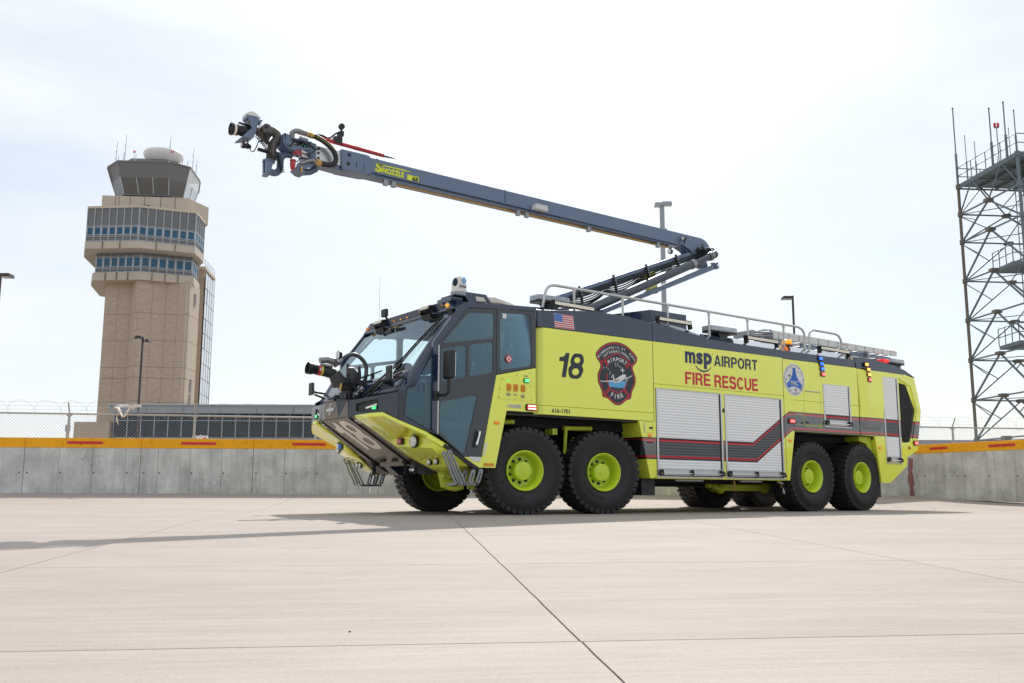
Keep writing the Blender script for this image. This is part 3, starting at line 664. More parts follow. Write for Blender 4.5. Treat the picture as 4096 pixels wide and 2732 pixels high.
f = BM(); f.box(-33.2, -10.6, 80.44, 80.5, 6.28, 6.34); obj('transom', f, 'tower_mullion', T, smooth=False)
for i in range(1, 8):
    a = -33.3+i*3.05; f = BM(); f.box(a-.02, a+.02, 79.58, 79.62, 6.87, 7.5); obj('panel_joint', f, 'tower_joint', T, smooth=False)
f = BM(); f.cyl((-22.9, 84, 7.6), (-22.9, 84, 8.0), .14, n=10); obj('roof_vent', f, 'light_panel', T)
T = thing('storage_shed', 'low grey flat roofed shed seen through the fence at right', 'building', Wp(39, 86, 0), -YAW)
m = MB((39, 86, 0)); m.box(24, 52, 80, 92, -.5, 4.3); obj('wall', m, 'tower_dark_panel', T, smooth=False)
m = MB((39, 86, 0)); m.box(23.8, 52.2, 79.8, 92.2, 4.3, 4.85); obj('roof', m, 'fascia_grey', T, smooth=False)
# ------------------------------------------------------------------ light poles
mat('pole_brown', (.045, .035, .035), .5); mat('pole_grey', (.33, .36, .39), .5, .3); mat('lamp_glass', (.6, .6, .58), .3)
def lamp(label, a, b, z, r, heads, mt, r0=None):
    T = thing('light_pole', label, 'light pole', Wp(a, b, 0), -YAW, 'light poles round the apron')
    m = MB(); s_ = r; m.ring([[(x*s_, y*s_, z0) for x, y in ((-1, -1), (1, -1), (1, 1), (-1, 1))] for z0 in (-.5, z)]); obj('pole', m, mt, T, .004)
    for x0, x1, y0, y1, dz in heads:
        m = MB(); h = .16*(r/.06)**.5; m.add([(x0, y0, z-h+dz), (x1, y0, z-h+dz), (x1, y1, z-h+dz), (x0, y1, z-h+dz), (x0+.03, y0+.03, z+dz), (x1-.03, y0+.03, z+dz), (x1-.03, y1-.03, z+dz), (x0+.03, y1-.03, z+dz)],
               [(0, 3, 2, 1), (4, 5, 6, 7), (0, 1, 5, 4), (1, 2, 6, 5), (2, 3, 7, 6), (3, 0, 4, 7)])
        hd = obj('lamp_head', m, mt, T, .01)
        m = MB(); m.box(x0+.04, x1-.04, y0+.04, y1-.04, z-h+dz-.012, z-h+dz+.004); obj('lens', m, 'lamp_glass', hd)
        m = MB(); xm = x1 if abs(x1) < abs(x0) else x0; m.box(min(0, xm), max(0, xm), -.04, .04, z-.12+dz, z-.04+dz); obj('arm', m, mt, T)
    return T
lamp('dark brown light pole with two box heads in front of the control tower', -12.42, 32, 5.52, .028, [(-.24, .02, -.18, .12, .02), (.04, .18, .05, .3, -.06)], 'pole_brown')
lamp('dark light pole cut off by the left edge of the picture', -21.75, 40, 9.5, .05, [(.06, .50, -.25, .25, 0)], 'pole_brown')
lamp('tall pale grey light pole rising behind the raised boom', 11.25, 70, 22.0, .16, [(-.55, .1, -.3, .3, 0), (.0, .75, -.2, .35, .1)], 'pole_grey')
lamp('dark light pole with one box head standing beyond the truck ladder', 14.85, 50, 10.75, .048, [(-.56, -.02, -.25, .25, -.05)], 'pole_brown')
T = thing('vent_mast', 'short grey mast with small cap beyond the left fence', 'mast', Wp(-27.6, 60, 0), -YAW); m = MB(); m.cyl((0, 0, 0), (0, 0, 4.1), .09, n=8); obj('pole', m, 'pole_grey', T); m = MB(); m.cyl((0, 0, 4.1), (0, 0, 4.5), .16, n=8); obj('cap', m, 'pole_grey', T)
# ------------------------------------------------------------------ steel mast at right
mat('mast_steel', (.17, .205, .225), .5, .5, noise=.25, nscale=2)
mat('mast_weathered', (.20, .17, .14), .6, .4, noise=.3, nscale=3)
LB, LF, RB, RF = (28.85, 60.), (29.45, 53.8), (35.1, 60.6), (35.7, 54.4)
T = thing('lattice_tower', 'tall steel lattice tower with railed top platform at right edge', 'lattice tower', Wp(32, 57, 0), -YAW)
def LM(): return MB((32, 57, 0))
zl = [-.5, 1.15, 3.7, 6.2, 8.72, 11.25, 13.8, 16.35, 18.2, 20.05]
def leg(P, z0=-.5, z1=20.05, nm='leg', mt='mast_steel', r=.10):
    m = LM(); m.cyl((*P, z0), (*P, z1), r, n=8)
    for z in zl[1:]: m.cyl((*P, z-.14), (*P, z+.14), r*1.6, n=8)
    obj(nm, m, mt, T)
leg(LB, mt='mast_weathered'); leg(LF); leg(RB); leg(RF)
def brace(P, Q, r=.045, nm='brace', mt='mast_steel'):
    m = LM(); m.beam(P, Q, r*1.5, r*1.5); obj(nm, m, mt, T, smooth=False)
for P, Q in ((LB, LF), (LB, RB), (LF, RF), (RB, RF)):
    mid = interp(P, Q, .5)
    for i in range(1, len(zl)-1):
        z, zn = zl[i], zl[i+1]
        brace((*P, z), (*Q, z), .055, 'girder')
        if i in (8,): 
            for f in (.0, .5): brace((*interp(P, Q, f), z), (*interp(P, Q, f+.25), zl[9]), .045); brace((*interp(P, Q, f+.5), z), (*interp(P, Q, f+.25), zl[9]), .045)
            continue
        brace((*P, z), (*mid, zn), .06); brace((*Q, z), (*mid, zn), .06)
        brace((*P, zn-.15), (*interp((*P, z), (*mid, zn), .55),), .03); brace((*Q, zn-.15), (*interp((*Q, z), (*mid, zn), .55),), .03)
        m = LM(); m.obox((*mid, zn), (.22, 0, 0), (0, .22, 0), (0, 0, .1)); obj('gusset', m, 'mast_weathered', T)
for i in range(1, len(zl)-1): brace((*LB, zl[i]), (*RF, zl[i]), .03); brace((*LF, zl[i]), (*RB, zl[i]), .03)
# platform
m = LM(); m.prism([LB, LF, (35.8, 54.3), (35.2, 60.7)], 20.05, 20.2, 'z'); obj('deck', m, 'mast_steel', T, smooth=False)
for f in (0, .2, .4, .6, .8, 1): brace((*interp(LB, RB, f), 19.95), (*interp(LF, RF, f), 19.95), .07, 'deck_beam')
for f in (0, .33, .66, 1): brace((*interp(LB, LF, f), 19.93), (*interp(RB, RF, f), 19.93), .06, 'deck_beam')
def rail(path, z0, h=1.1, step=1.5, par=T):
    for i in range(len(path)-1):
        P, Q = path[i], path[i+1]; L_ = (Vector(Q)-Vector(P)).length; n = max(1, round(L_/step))
        m = LM()
        for z in (z0+h*.5, z0+h): m.cyl((*P, z), (*Q, z), .03, n=6)
        for k_ in range(n+1): p = interp(P, Q, k_/n); m.cyl((*p, z0), (*p, z0+h), .03, n=6)
        obj('railing', m, 'mast_steel', par)
rail([LF, LB, RB, RF, LF], 20.2)
for (f, h, r, P, Q) in ((0, 5.2, .05, LB, LF), (.18, 2.9, .03, LB, LF), (.34, 2.1, .03, LB, LF), (.62, 3.6, .05, LB, LF), (.45, 2.0, .025, LB, RB), (.85, 3.4, .05, LB, LF), (1.0, 2.5, .04, LB, LF), (.6, 4.0, .03, LB, RB)):
    p = interp(P, Q, f); m = LM(); m.cyl((*p, 20.2), (*p, 20.2+h*.4), r*1.5, n=6); m.cyl((*p, 20.2+h*.4), (*p, 20.2+h), r*.8, n=6); m.sphere((*p, 20.2+h), r*1.3, 8); obj('antenna', m, 'mast_steel', T)
p = interp(LB, LF, .72); m = LM(); m.cyl((*p, 20.2), (*p, 22.3), .03, n=6); m.beam((p[0]-.12, p[1], 22.32), (p[0]+.12, p[1], 22.32), .1, .05); o = obj('obstruction_light', m, 'mast_steel', T)
for s_ in (-.1, .1): m = LM(); m.cyl((p[0]+s_, p[1], 22.36), (p[0]+s_, p[1], 22.6), .075, n=8); obj('red_lamp', m, 'red_vinyl', o)
# central cable core and ladder
m = LM(); cx, cy = 32.0, 57.2
for i in range(9): m.cyl((cx-.3+.09*i, cy+.1*sin(i*2), -.5), (cx-.3+.09*i, cy+.1*sin(i*2), 20), .035, n=5)
for z in [i*.45 for i in range(44)]: m.box(cx-.4, cx+.5, cy+.16, cy+.2, z, z+.03)
obj('cable_riser', m, 'mast_steel', T)
m = LM()
for s_ in (0, .5): m.cyl((30.9+s_, 57.0, -.5), (30.9+s_, 57.0, 20), .03, n=6)
for i in range(60): m.cyl((30.9, 57.0, i*.33), (31.4, 57.0, i*.33), .012, n=4)
obj('access_ladder', m, 'mast_steel', T)
for z in (1.6, 9.15, 13.95):
    m = LM(); m.box(29.9, 33.4, 56.0, 58.4, z, z+.22); obj('landing', m, 'mast_steel', T, smooth=False)
    rail([(29.9, 58.4), (29.9, 56.0), (33.4, 56.0)], z+.22, 1.05, .8)
m = LM(); m.box(31.6, 32.6, 56.4, 57.4, 18.9, 20.0); obj('cabinet', m, 'mast_steel', T)
# ------------------------------------------------------------------ fire truck (x back along the side, y across, z up, metres)
YC = 1.605; WD = 3.21
TR = thing('fire_truck', 'lime yellow eight wheeled airport fire truck with raised boom arm', 'fire truck', (4, YC, 0))
OFF = (4, YC, 0)
def K(): return MB(OFF)
def fr_off(fr): return lambda p: fr(p)-Vector(OFF)
NR = fr_off(NEAR)
def part(name, m, mt, parent=None, bevel=0., smooth=True, ang=35): return obj(name, m, mt, parent or TR, bevel, smooth, ang)
def striped(name, base, rough, coat, metal=0.):
    m = bpy.data.materials.new(name); m.use_nodes = True; n = m.node_tree; b = n.nodes['Principled BSDF']; L = n.links.new; N = lambda t: n.nodes.new(t)
    t = N('ShaderNodeTexCoord'); t.object = TR; sp = N('ShaderNodeSeparateXYZ'); L(t.outputs['Object'], sp.inputs[0])
    def ma(op, a, c, cl=False):
        r = N('ShaderNodeMath'); r.operation = op; r.use_clamp = cl
        for i, v in enumerate((a, c)):
            if isinstance(v, (int, float)): r.inputs[i].default_value = v
            else: L(v, r.inputs[i])
        return r.outputs[0]
    X = ma('ADD', sp.outputs[0], 4.0); Z = sp.outputs[2]
    tu = ma('DIVIDE', ma('SUBTRACT', X, 5.29), 1.083, True); U = ma('ADD', ma('MULTIPLY', tu, .645), 1.313)
    tl = ma('DIVIDE', ma('SUBTRACT', X, 5.385), 1.075, True); Lo = ma('ADD', ma('MULTIPLY', tl, .645), .933)
    a = ma('SUBTRACT', U, Z); c = ma('SUBTRACT', Z, Lo)
    ins = ma('MULTIPLY', ma('MULTIPLY', ma('GREATER_THAN', a, 0.), ma('GREATER_THAN', c, 0.)), ma('GREATER_THAN', X, 2.36))
    mn_ = ma('MINIMUM', a, c); edge = ma('LESS_THAN', mn_, .030); red = ma('MULTIPLY', ma('GREATER_THAN', mn_, .030), ma('LESS_THAN', mn_, .066))
    def mix(f, c1, c2):
        r = N('ShaderNodeMix'); r.data_type = 'RGBA'; L(f, r.inputs[0])
        for i, v in ((6, c1), (7, c2)):
            if isinstance(v, tuple): r.inputs[i].default_value = (*v, 1)
            else: L(v, r.inputs[i])
        return r.outputs[2]
    g1 = mix(edge, (.085, .092, .10), (.012, .012, .014)); g2 = mix(red, g1, (.60, .018, .03)); col = mix(ins, base, g2)
    L(col, b.inputs['Base Color']); b.inputs['Roughness'].default_value = rough; b.inputs['Coat Weight'].default_value = coat; b.inputs['Coat Roughness'].default_value = .08
    b.inputs['Metallic'].default_value = 0
    if metal: L(ma('MULTIPLY', ma('SUBTRACT', 1., ins), metal), b.inputs['Metallic'])
    MAT[name] = m
striped('lime_striped', LIME, .26, 1.0)
striped('slat_finish', (.86, .865, .87), .45, .0, .06)
MAT['lime_paint'].node_tree.nodes  # plain lime used on the cab
# --- pump module (front upper body)
ch = .11
def ybev(poly_xz, c, m):   # block across the truck with chamfered front corners is handled by the plan instead
    pass
plan = [(.165, ch), (.285, 0), (2.722, 0), (2.722, WD), (.285, WD), (.165, WD-ch)]
m = K(); m.prism(plan, 1.741, 3.018, 'z'); pm = part('pump_body', m, 'lime_paint', bevel=.006)
m = K(); m.prism([(x, y) for x, y in plan], 1.594, 1.737, 'z'); part('lower_panel', m, 'lime_paint', pm, .006)
# --- mid body frame round the roller doors
m = K(); m.box(2.728, 6.236, 0, WD, 2.262, 3.018); mb_ = part('mid_body', m, 'lime_paint', bevel=.005)
m = K(); m.box(2.732, 6.238, .003, WD-.003, 2.19, 2.258); part('door_header', m, 'lime_paint', mb_, .003)
m = K(); m.box(2.70, 6.22, .0, WD, .600, .624); part('sill', m, 'lime_striped', mb_, .003)
m = K(); m.box(4.446, 4.522, .0, WD, .624, 2.19); part('door_post', m, 'lime_striped', mb_, .003)
m = K(); m.prism([(2.362, 1.588), (2.722, 1.588), (2.722, 2.19), (2.766, 2.19), (2.766, .602), (2.607, .602)], 0, .5); fp = part('flap_panel', m, 'lime_striped', mb_, .004)
m = K(); m.prism([(2.362, 1.588), (2.722, 1.588), (2.722, 2.19), (2.766, 2.19), (2.766, .602), (2.607, .602)], WD-.5, WD); part('flap_panel', m, 'lime_striped', mb_, .004)
m = K(); m.prism([(6.176, .602), (6.326, .602), (6.531, 1.571), (6.531, 2.19), (6.176, 2.19)], 0, .5); part('flap_panel', m, 'lime_striped', mb_, .004)
m = K(); m.prism([(6.176, .602), (6.326, .602), (6.531, 1.571), (6.531, 2.19), (6.176, 2.19)], WD-.5, WD); part('flap_panel', m, 'lime_striped', mb_, .004)
m = K(); m.box(2.70, 6.25, .07, WD-.07, .62, 2.25); part('inner_tank', m, 'black_matte', mb_)
# --- rear body
m = K(); m.box(6.242, 8.655, 0, WD, 2.195, 3.0); rb = part('rear_body', m, 'lime_paint', bevel=.005)
m = K(); m.box(6.535, 8.655, .0, WD, 1.573, 2.195-.004); part('lower_rear_panel', m, 'lime_striped', rb, .004)
m = K(); m.box(6.243, 6.534, .001, WD-.001, 2.15, 2.1949); part('corner_panel', m, 'lime_striped', rb)
# seams (dark gaps)
for x, z0, z1 in ((6.239, .61, 3.0), (2.725, 1.6, 3.0)):
    m = K(); m.box(x-.004, x+.004, -.0015, .02, z0, z1); part('seam', m, 'black_matte', mb_)
# --- roller doors: slats one by one
def roller(x0, x1, z0, z1, parent, dy=0.):
    ft = K()
    ft.box(x0-.02, x0+.022, -.012, .045, z0-.01, z1+.012); ft.box(x1-.018, x1+.022, -.014, .045, z0-.01, z1+.012); ft.box(x0-.02, x1+.022, -.008, .045, z1, z1+.016)
    ft.box(x0-.02, x1+.022, -.014, .045, z0-.028, z0-.004)
    d = part('roller_door', ft, 'aluminium', parent, .003)
    m = K(); m.box(x1-.05, x1-.019, -.006, .04, z0, z1); part('seal', m, 'black_plastic', d)
    n = int(round((z1-z0-.13)/.0495)); p = (z1-z0-.13)/n; xm = x0+.022; xe = x1-.05
    prof = [(0.003, .0), (.001, .002), (.0, p*.5), (.0008, p-.005), (.0035, p-.003)]
    m = MB((x0, 0, 0)); vs = [(xm, y, z) for y, z in prof]+[(xe, y, z) for y, z in prof]; m.add(vs, [(i, i+1, i+6, i+5) for i in range(4)]); 
    m.add([(xm, .0035, p-.003), (xe, .0035, p-.003), (xe, .0035, p), (xm, .0035, p)], [(0, 1, 2, 3)])
    me = mesh('slat', m, 'slat_finish', True, 60)
    for i in range(n):
        o = link('slat', me, d); o.location = Vector((x0, dy, z0+.13+i*p))-Vector(OFF)
    m = K(); m.box(xm, xe, -.012, .012, z0+.012, z0+.128); m.box(xm, xe, -.02, -.01, z0+.012, z0+.03); part('bottom_rail', m, 'aluminium', d, .004)
    m = K(); m.tube([(xm-.01, -.045, z0+.045), (xe+.05, -.045, z0+.045)], .011, 8); m.tube([(xm-.01, -.03, z0+.118), (xe+.05, -.03, z0+.118)], .006, 8); part('lift_bar', m, 'chrome', d)
    nn_ = 3 if x1-x0 > 1.2 else 2
    for i in range(nn_):
        x = xm+.05+(xe-xm-.07)*i/(nn_-1); m = K(); m.prism([(-.012, z0+.125), (-.05, z0+.115), (-.06, z0+.05), (-.045, z0+.02), (-.012, z0+.02)], x-.022, x+.022, 'x'); part('latch_bracket', m, 'black_plastic', d, .005)
    for x in (xm-.015, xe+.045):
        m = K(); m.prism([(-.012, z0+.11), (-.045, z0+.09), (-.065, z0+.045), (-.045, z0+.012), (-.012, z0+.012)], x-.016, x+.022, 'x'); part('end_cap', m, 'black_plastic', d, .005)
    m = K(); m.box(xm+.1, xm+.17, -.0145, -.0115, z0+.05, z0+.09); part('instruction_label', m, 'white_vinyl', d)
    return d
roller(2.797, 4.430, .645, 2.17, mb_); roller(4.545, 6.145, .645, 2.17, mb_); roller(7.495, 8.345, 1.725, 2.565, rb, -.0095)
m = K(); m.box(4.472, 4.492, -.03, .0, 1.84, 1.91); part('lock', m, 'black_plastic', mb_, .004)
# --- rear module
def rearY(x, z):      # nearside skin inset
    y = 0.
    if x < 8.95: y = .0+.0*x
    return y
rm = K()
side = [(8.665, 2.985), (8.72, 2.2), (8.668, 1.71), (8.668, 1.573), (9.175, 1.566), (9.327, .586), (9.637, .583), (10.303, .969), (10.315, 1.146), (10.75, 1.32), (10.80, 1.60), (10.956, 2.20), (10.78, 2.90), (10.70, 2.975), (9.6, 2.985)]
def skin(poly, y0, y1, m, holes=None): m.prism(poly, y0, y1)
def cutplate(outer, holes, y, t, name, mt, parent, flip=False, bevel=.004):
    me = plate(outer, holes, t); place(me, NR, 0)
    for v in me.vertices: v.co.y += y+t/2
    me.materials.clear(); me.materials.append(MAT[mt]); o = link(name, me, parent)
    if bevel:
        b = o.modifiers.new('bevel', 'BEVEL'); b.width = bevel; b.segments = 2; b.limit_method = 'ANGLE'; b.angle_limit = RAD(50)
    return o
grille = [(10.150, 2.90), (10.62, 2.74), (10.80, 2.20), (10.55, 1.46), (10.15, 1.385)]
rear = cutplate(side, [grille], 0, .05, 'rear_module', 'lime_striped', TR)
cutplate(side, [grille], WD-.05, .05, 'rear_module_side', 'lime_striped', rear)
# grille recess with mesh
inner = [(10.15, 2.60), (10.33, 2.57), (10.60, 2.2), (10.36, 1.6), (10.15, 1.58)]
m = K(); R0 = [(x, .02, z) for x, z in grille]; R1 = [(x, .035, z) for x, z in [(10.200, 2.793), (10.47, 2.76), (10.775, 2.2), (10.50, 1.49), (10.19, 1.456)]]
m.ring([R0, R1], True, False); part('grille_surround', m, 'lime_striped', rear, smooth=False)
m = K(); m.prism([(10.12, 2.85), (10.5, 2.85), (10.75, 2.2), (10.5, 1.45), (10.12, 1.42)], .07, .3); part('radiator', m, 'black_matte', rear)
m = K()
for i in range(44):
    z = 1.5+i*.029; m.box(10.17, 10.74, .0365, .0405, z, z+.009)
for i in range(24):
    x = 10.14+i*.026; m.box(x, x+.009, .0405, .0445, 1.48, 2.78)
o = part('grille_mesh', m, 'black_plastic', rear, smooth=False); o['kind'] = 'stuff'
# back and roof shell
bk = [(10.315, 1.146), (10.75, 1.32), (10.80, 1.60), (10.956, 2.20), (10.78, 2.90)]
m = K(); rings = []
for y, dx in ((.05, 0), (.35, .18), (.8, .32), (YC, .38), (WD-.8, .32), (WD-.35, .18), (WD-.05, 0)):
    rings.append([(x+dx, y, z) for x, z in bk])
m.ring(rings, False, False); part('rear_skin', m, 'lime_striped', rear)
m = K(); m.prism([(8.67, 1.75), (10.1, 1.75), (10.1, 2.95), (8.67, 2.95)], .6, WD-.6); part('engine_bay', m, 'black_matte', rear)
m = K(); m.prism([(9.20, 1.50), (9.345, .60), (9.62, .60), (10.29, .98), (10.29, 1.5)], .05, .55); m.prism([(9.20, 1.50), (9.345, .60), (9.62, .60), (10.29, .98), (10.29, 1.5)], WD-.55, WD-.05); part('rear_corner_box', m, 'lime_paint', rear)
# raised arch trim + bulged panel
m = K(); m.prism([(8.664, 1.71), (9.384, 1.71), (9.40, 1.60), (9.30, 1.566), (8.664, 1.573)], -.012, 0); part('arch_trim', m, 'lime_striped', rear, .004)
m = K(); m.add([(8.70, -.001, 2.96), (8.951, -.045, 2.96), (9.50, -.045, 2.955), (9.53, -.001, 2.955), (8.75, -.001, 2.2), (8.951, -.05, 2.2), (9.50, -.05, 2.2), (9.53, -.001, 2.2), (8.69, -.001, 1.73), (8.86, -.03, 1.73), (9.36, -.03, 1.73), (9.40, -.001, 1.73)],
             [(0, 1, 5, 4), (1, 2, 6, 5), (2, 3, 7, 6), (4, 5, 9, 8), (5, 6, 10, 9), (6, 7, 11, 10), (0, 3, 2, 1), (8, 9, 10, 11)])
part('bulged_panel', m, 'lime_striped', rear, smooth=False)
roller(9.56, 10.08, 1.02, 2.865, rear, -.0095)
# --- dark upper band and roof
m = K()
band1 = [(.165, 3.022), (2.72, 3.022), (2.72, 3.35), (2.03, 3.41), (1.29, 3.40), (.165, 3.285)]
m.prism(band1, 0.0, .03); ub = part('upper_band', m, 'dark_band_paint', bevel=.008)
m = K(); m.prism(band1, WD-.03, WD); part('upper_band_far', m, 'dark_band_paint', ub)
m = K(); m.add([(.165, .03, 3.285), (1.29, .03, 3.40), (2.03, .03, 3.41), (2.72, .03, 3.35), (.30, .35, 3.42), (1.29, .35, 3.48), (2.03, .35, 3.48), (2.72, .35, 3.45), (.30, WD-.35, 3.42), (1.29, WD-.35, 3.48), (2.03, WD-.35, 3.48), (2.72, WD-.35, 3.45), (.165, WD-.03, 3.285), (1.29, WD-.03, 3.4), (2.03, WD-.03, 3.41), (2.72, WD-.03, 3.35), (.165, .03, 3.02), (.165, WD-.03, 3.02)],
             [(0, 1, 5, 4), (1, 2, 6, 5), (2, 3, 7, 6), (4, 5, 9, 8), (5, 6, 10, 9), (6, 7, 11, 10), (8, 9, 13, 12), (9, 10, 14, 13), (10, 11, 15, 14), (0, 4, 8, 12, 17, 16)]); part('roof_deck', m, 'dark_band_paint', ub, smooth=False)
band2 = [(2.728, 3.022), (8.66, 3.004), (8.60, 3.215), (8.50, 3.165), (6.2, 3.170), (5.0, 3.18), (4.1, 3.19), (3.95, 3.23), (2.728, 3.35)]
m = K(); m.prism(band2, 0, .03); part('upper_band', m, 'dark_band_paint', bevel=.006)
m = K(); m.prism(band2, WD-.03, WD); part('upper_band_far', m, 'dark_band_paint', ub)
m = K(); xs = [(2.73, 3.35, 3.45), (3.95, 3.23, 3.37), (4.2, 3.185, 3.345), (6.2, 3.17, 3.335), (8.55, 3.17, 3.33)]
m.ring([[(x, .03, za) for x, za, zb in xs], [(x, .30, zb) for x, za, zb in xs], [(x, WD-.30, zb) for x, za, zb in xs], [(x, WD-.03, za) for x, za, zb in xs]], False, False)
mat('gloss_roof', (.07, .09, .12), .12, 0, 1.0)
part('rear_roof', m, 'gloss_roof', ub, smooth=False)
m = K(); xs = [(8.60, 3.238, 3.34), (9.285, 3.238, 3.33), (10.019, 3.17, 3.26), (10.42, 3.09, 3.18), (10.80, 2.95, 3.06)]; lo = [3.004, 2.985, 2.985, 2.982, 2.93]
m.ring([[(x, 0, lo[i]) for i, (x, za, zb) in enumerate(xs)], [(x, .0, za-.005) for x, za, zb in xs]], False, False); part('upper_band', m, 'dark_band_paint', ub, smooth=False)
m = K(); m.ring([[(x, 0, za-.005) for x, za, zb in xs], [(x+.04*i, .30, zb) for i, (x, za, zb) in enumerate(xs)], [(x+.09*i, YC, zb+.02) for i, (x, za, zb) in enumerate(xs)], [(x+.04*i, WD-.3, zb) for i, (x, za, zb) in enumerate(xs)], [(x, WD, za) for x, za, zb in xs]], False, False); part('rear_roof', m, 'gloss_roof', ub, smooth=False)
# --- wheels
def tyre_mesh():
    m = MB((0, .29, 0)); R_ = .69; c = (0, 0, 0)
    prof = [(.318, .075), (.335, .045), (.37, .035), (.44, .004), (.52, -.004), (.585, .006), (.63, .022), (.655, .04), (.664, .10), (.668, .29), (.664, .48), (.655, .54), (.63, .558), (.585, .574), (.52, .584), (.44, .576), (.37, .545), (.335, .535), (.318, .505)]
    m.lathe(prof, c, (0, 1, 0), 72)
    for rr in (.50, .535, .565, .60): m.lathe([(rr-.0035, -.0035), (rr, -.008), (rr+.0035, -.0035)], c, (0, 1, 0), 64)
    def blk(a, y0, y1, da, sk, r0, r1, tp=.86):
        vs = []
        for r, t in ((r0, 1), (r1, tp)):
            for yy, s_ in ((y0, -1), (y0, 1), (y1, 1), (y1, -1)):
                ym = (y0+y1)/2; y = ym+(yy-ym)*t; an = a+da*s_*t*.5+sk*(y-.29); vs.append((r*sin(an), y, r*cos(an)))
        m.add(vs, [(0, 3, 2, 1), (4, 5, 6, 7), (0, 1, 5, 4), (1, 2, 6, 5), (2, 3, 7, 6), (3, 0, 4, 7)])
    n = 38
    for i in range(n):
        a = 2*pi*i/n
        for side_ in (0, 1):
            y0, y1 = (.018, .115) if side_ == 0 else (.465, .562)
            blk(a, y0, y1, 2*pi/n*.74, .15, .60, R_, .94)
        blk(a+.5*2*pi/n, .125, .235, 2*pi/n*.8, .5, .64, R_, .9); blk(a+.1*2*pi/n, .24, .34, 2*pi/n*.8, -.5, .64, R_, .9); blk(a+.5*2*pi/n, .345, .455, 2*pi/n*.8, .5, .64, R_, .9)
    return mesh('tyre', m, 'tyre_rubber', True, 30)
def rim_mesh():
    m = MB((0, .29, 0)); m.lathe([(.318, .09), (.322, .035), (.318, .022), (.305, .02), (.298, .03), (.285, .05), (.272, .075), (.262, .20), (.255, .235), (.24, .25), (.12, .255), (.10, .255)], (0, 0, 0), (0, 1, 0), 56)
    m.lathe([(.318, .49), (.322, .545), (.30, .56), (.285, .53), (.262, .40), (.20, .36), (.05, .36)], (0, 0, 0), (0, 1, 0), 48)
    return mesh('rim', m, 'lime_rim_paint', True, 28)
def hub_mesh():
    m = MB((0, .29, 0)); m.lathe([(.150, .26), (.148, .115), (.143, .105), (.135, .102), (.03, .102), (.028, .098), (.012, .096), (0, .096)], (0, 0, 0), (0, 1, 0), 40)
    for i in range(6): a = RAD(30+60*i); m.cyl((.105*sin(a), .104, .105*cos(a)), (.105*sin(a), .098, .105*cos(a)), .008, n=8)
    m.box(-.03, .03, .1, .105, .05, .085)
    return mesh('hub', m, 'lime_rim_paint', True, 30)
def nut_mesh():
    m = MB((0, .29, 0)); m.cyl((0, .252, 0), (0, .222, 0), .021, n=6); m.cyl((0, .252, 0), (0, .246, 0), .027, n=12); return mesh('wheel_nut', m, 'black_plastic', True, 30)
TYRE, RIM, HUB, NUT = tyre_mesh(), rim_mesh(), hub_mesh(), nut_mesh()
def steer(x, near, ang):
    m = MB((0, .29, 0)); m.cyl((0, .30, 0), (0, .56, 0), .1, n=16)
    w = link('wheel', mesh('wheel', m, 'lime_chassis_paint'), TR); y = .29 if near else WD-.29
    w.location = (x-OFF[0], y-OFF[1], 0.69 if True else .69); w.rotation_euler = (0, 0, RAD(ang)+(0 if near else pi))
    for nm, me in (('tyre', TYRE), ('rim', RIM), ('hub', HUB)):
        o = link(nm, me, w); o.rotation_euler = (0, RAD(x*50), 0)
    if near:
        for i in range(10):
            a = RAD(36*i+x*20)
            if x > 6 and i in (0, 5): pass
            o = link('wheel_nut', NUT, w); o.location = (.185*sin(a), 0, .185*cos(a))
        me = text('OSHKOSH', h=.022, w=.13, t=.003, bold=.01, x=-.065, y=-.06)
        f = frame((0, .1025-.29, 0), (cos(RAD(-38)), 0, sin(RAD(-38))), (-sin(RAD(-38)), 0, cos(RAD(-38))))
        decal('cast_lettering', me, f, .0, 'lime_chassis_paint', w)
        f = frame((0, -.004-.29, 0), (1, 0, 0), (0, 0, 1))
        if x < 6:
            me = arc_text('MICHELIN', 0, 0, .455, 205, 262, .055, t=.006, inward=True, bold=.02); decal('sidewall_lettering', me, f, .0, 'tyre_rubber', w)
        else:
            me = arc_text('MICHELIN', 0, 0, .455, 110, 55, .055, t=.006, bold=.02); decal('sidewall_lettering', me, f, .0, 'tyre_rubber', w)
    return w
AX = (0.0, 1.632, 7.059, 8.684)
for x, an in zip(AX, (-11.5, -9.8, 0., 4.)):
    steer(x, True, an); steer(x, False, an)
# --- chassis
m = K(); m.box(-.9, 10.2, 1.12, 1.28, .78, 1.2); m.box(-.9, 10.2, 1.93, 2.09, .78, 1.2); m.box(2.6, 6.4, .75, WD-.75, .545, .6); m.box(2.4, 6.6, 1.2, 2.0, .48, .60); ch_ = part('chassis_frame', m, 'black_matte')
for x0_, x1_ in ((-.5, 2.4), (6.55, 9.2)):
    m = K(); m.prism([(.45, 1.585 if x0_ < 0 else 1.55), (.45, 1.42), (.9, 1.28), (.9, .8), (WD-.9, .8), (WD-.9, 1.28), (WD-.45, 1.42), (WD-.45, 1.585 if x0_ < 0 else 1.55)], x0_, x1_, 'x'); part('wheel_well', m, 'black_matte', ch_)
for bx_ in ((2.44, 2.60, .05, .9, 1.0, 1.57), (-.48, 2.4, .05, .55, 1.56, 1.588), (6.5, 8.9, .05, .55, 1.553, 1.57)):
    m = K(); m.box(*bx_); part('wheel_arch_liner', m, 'black_plastic', ch_)
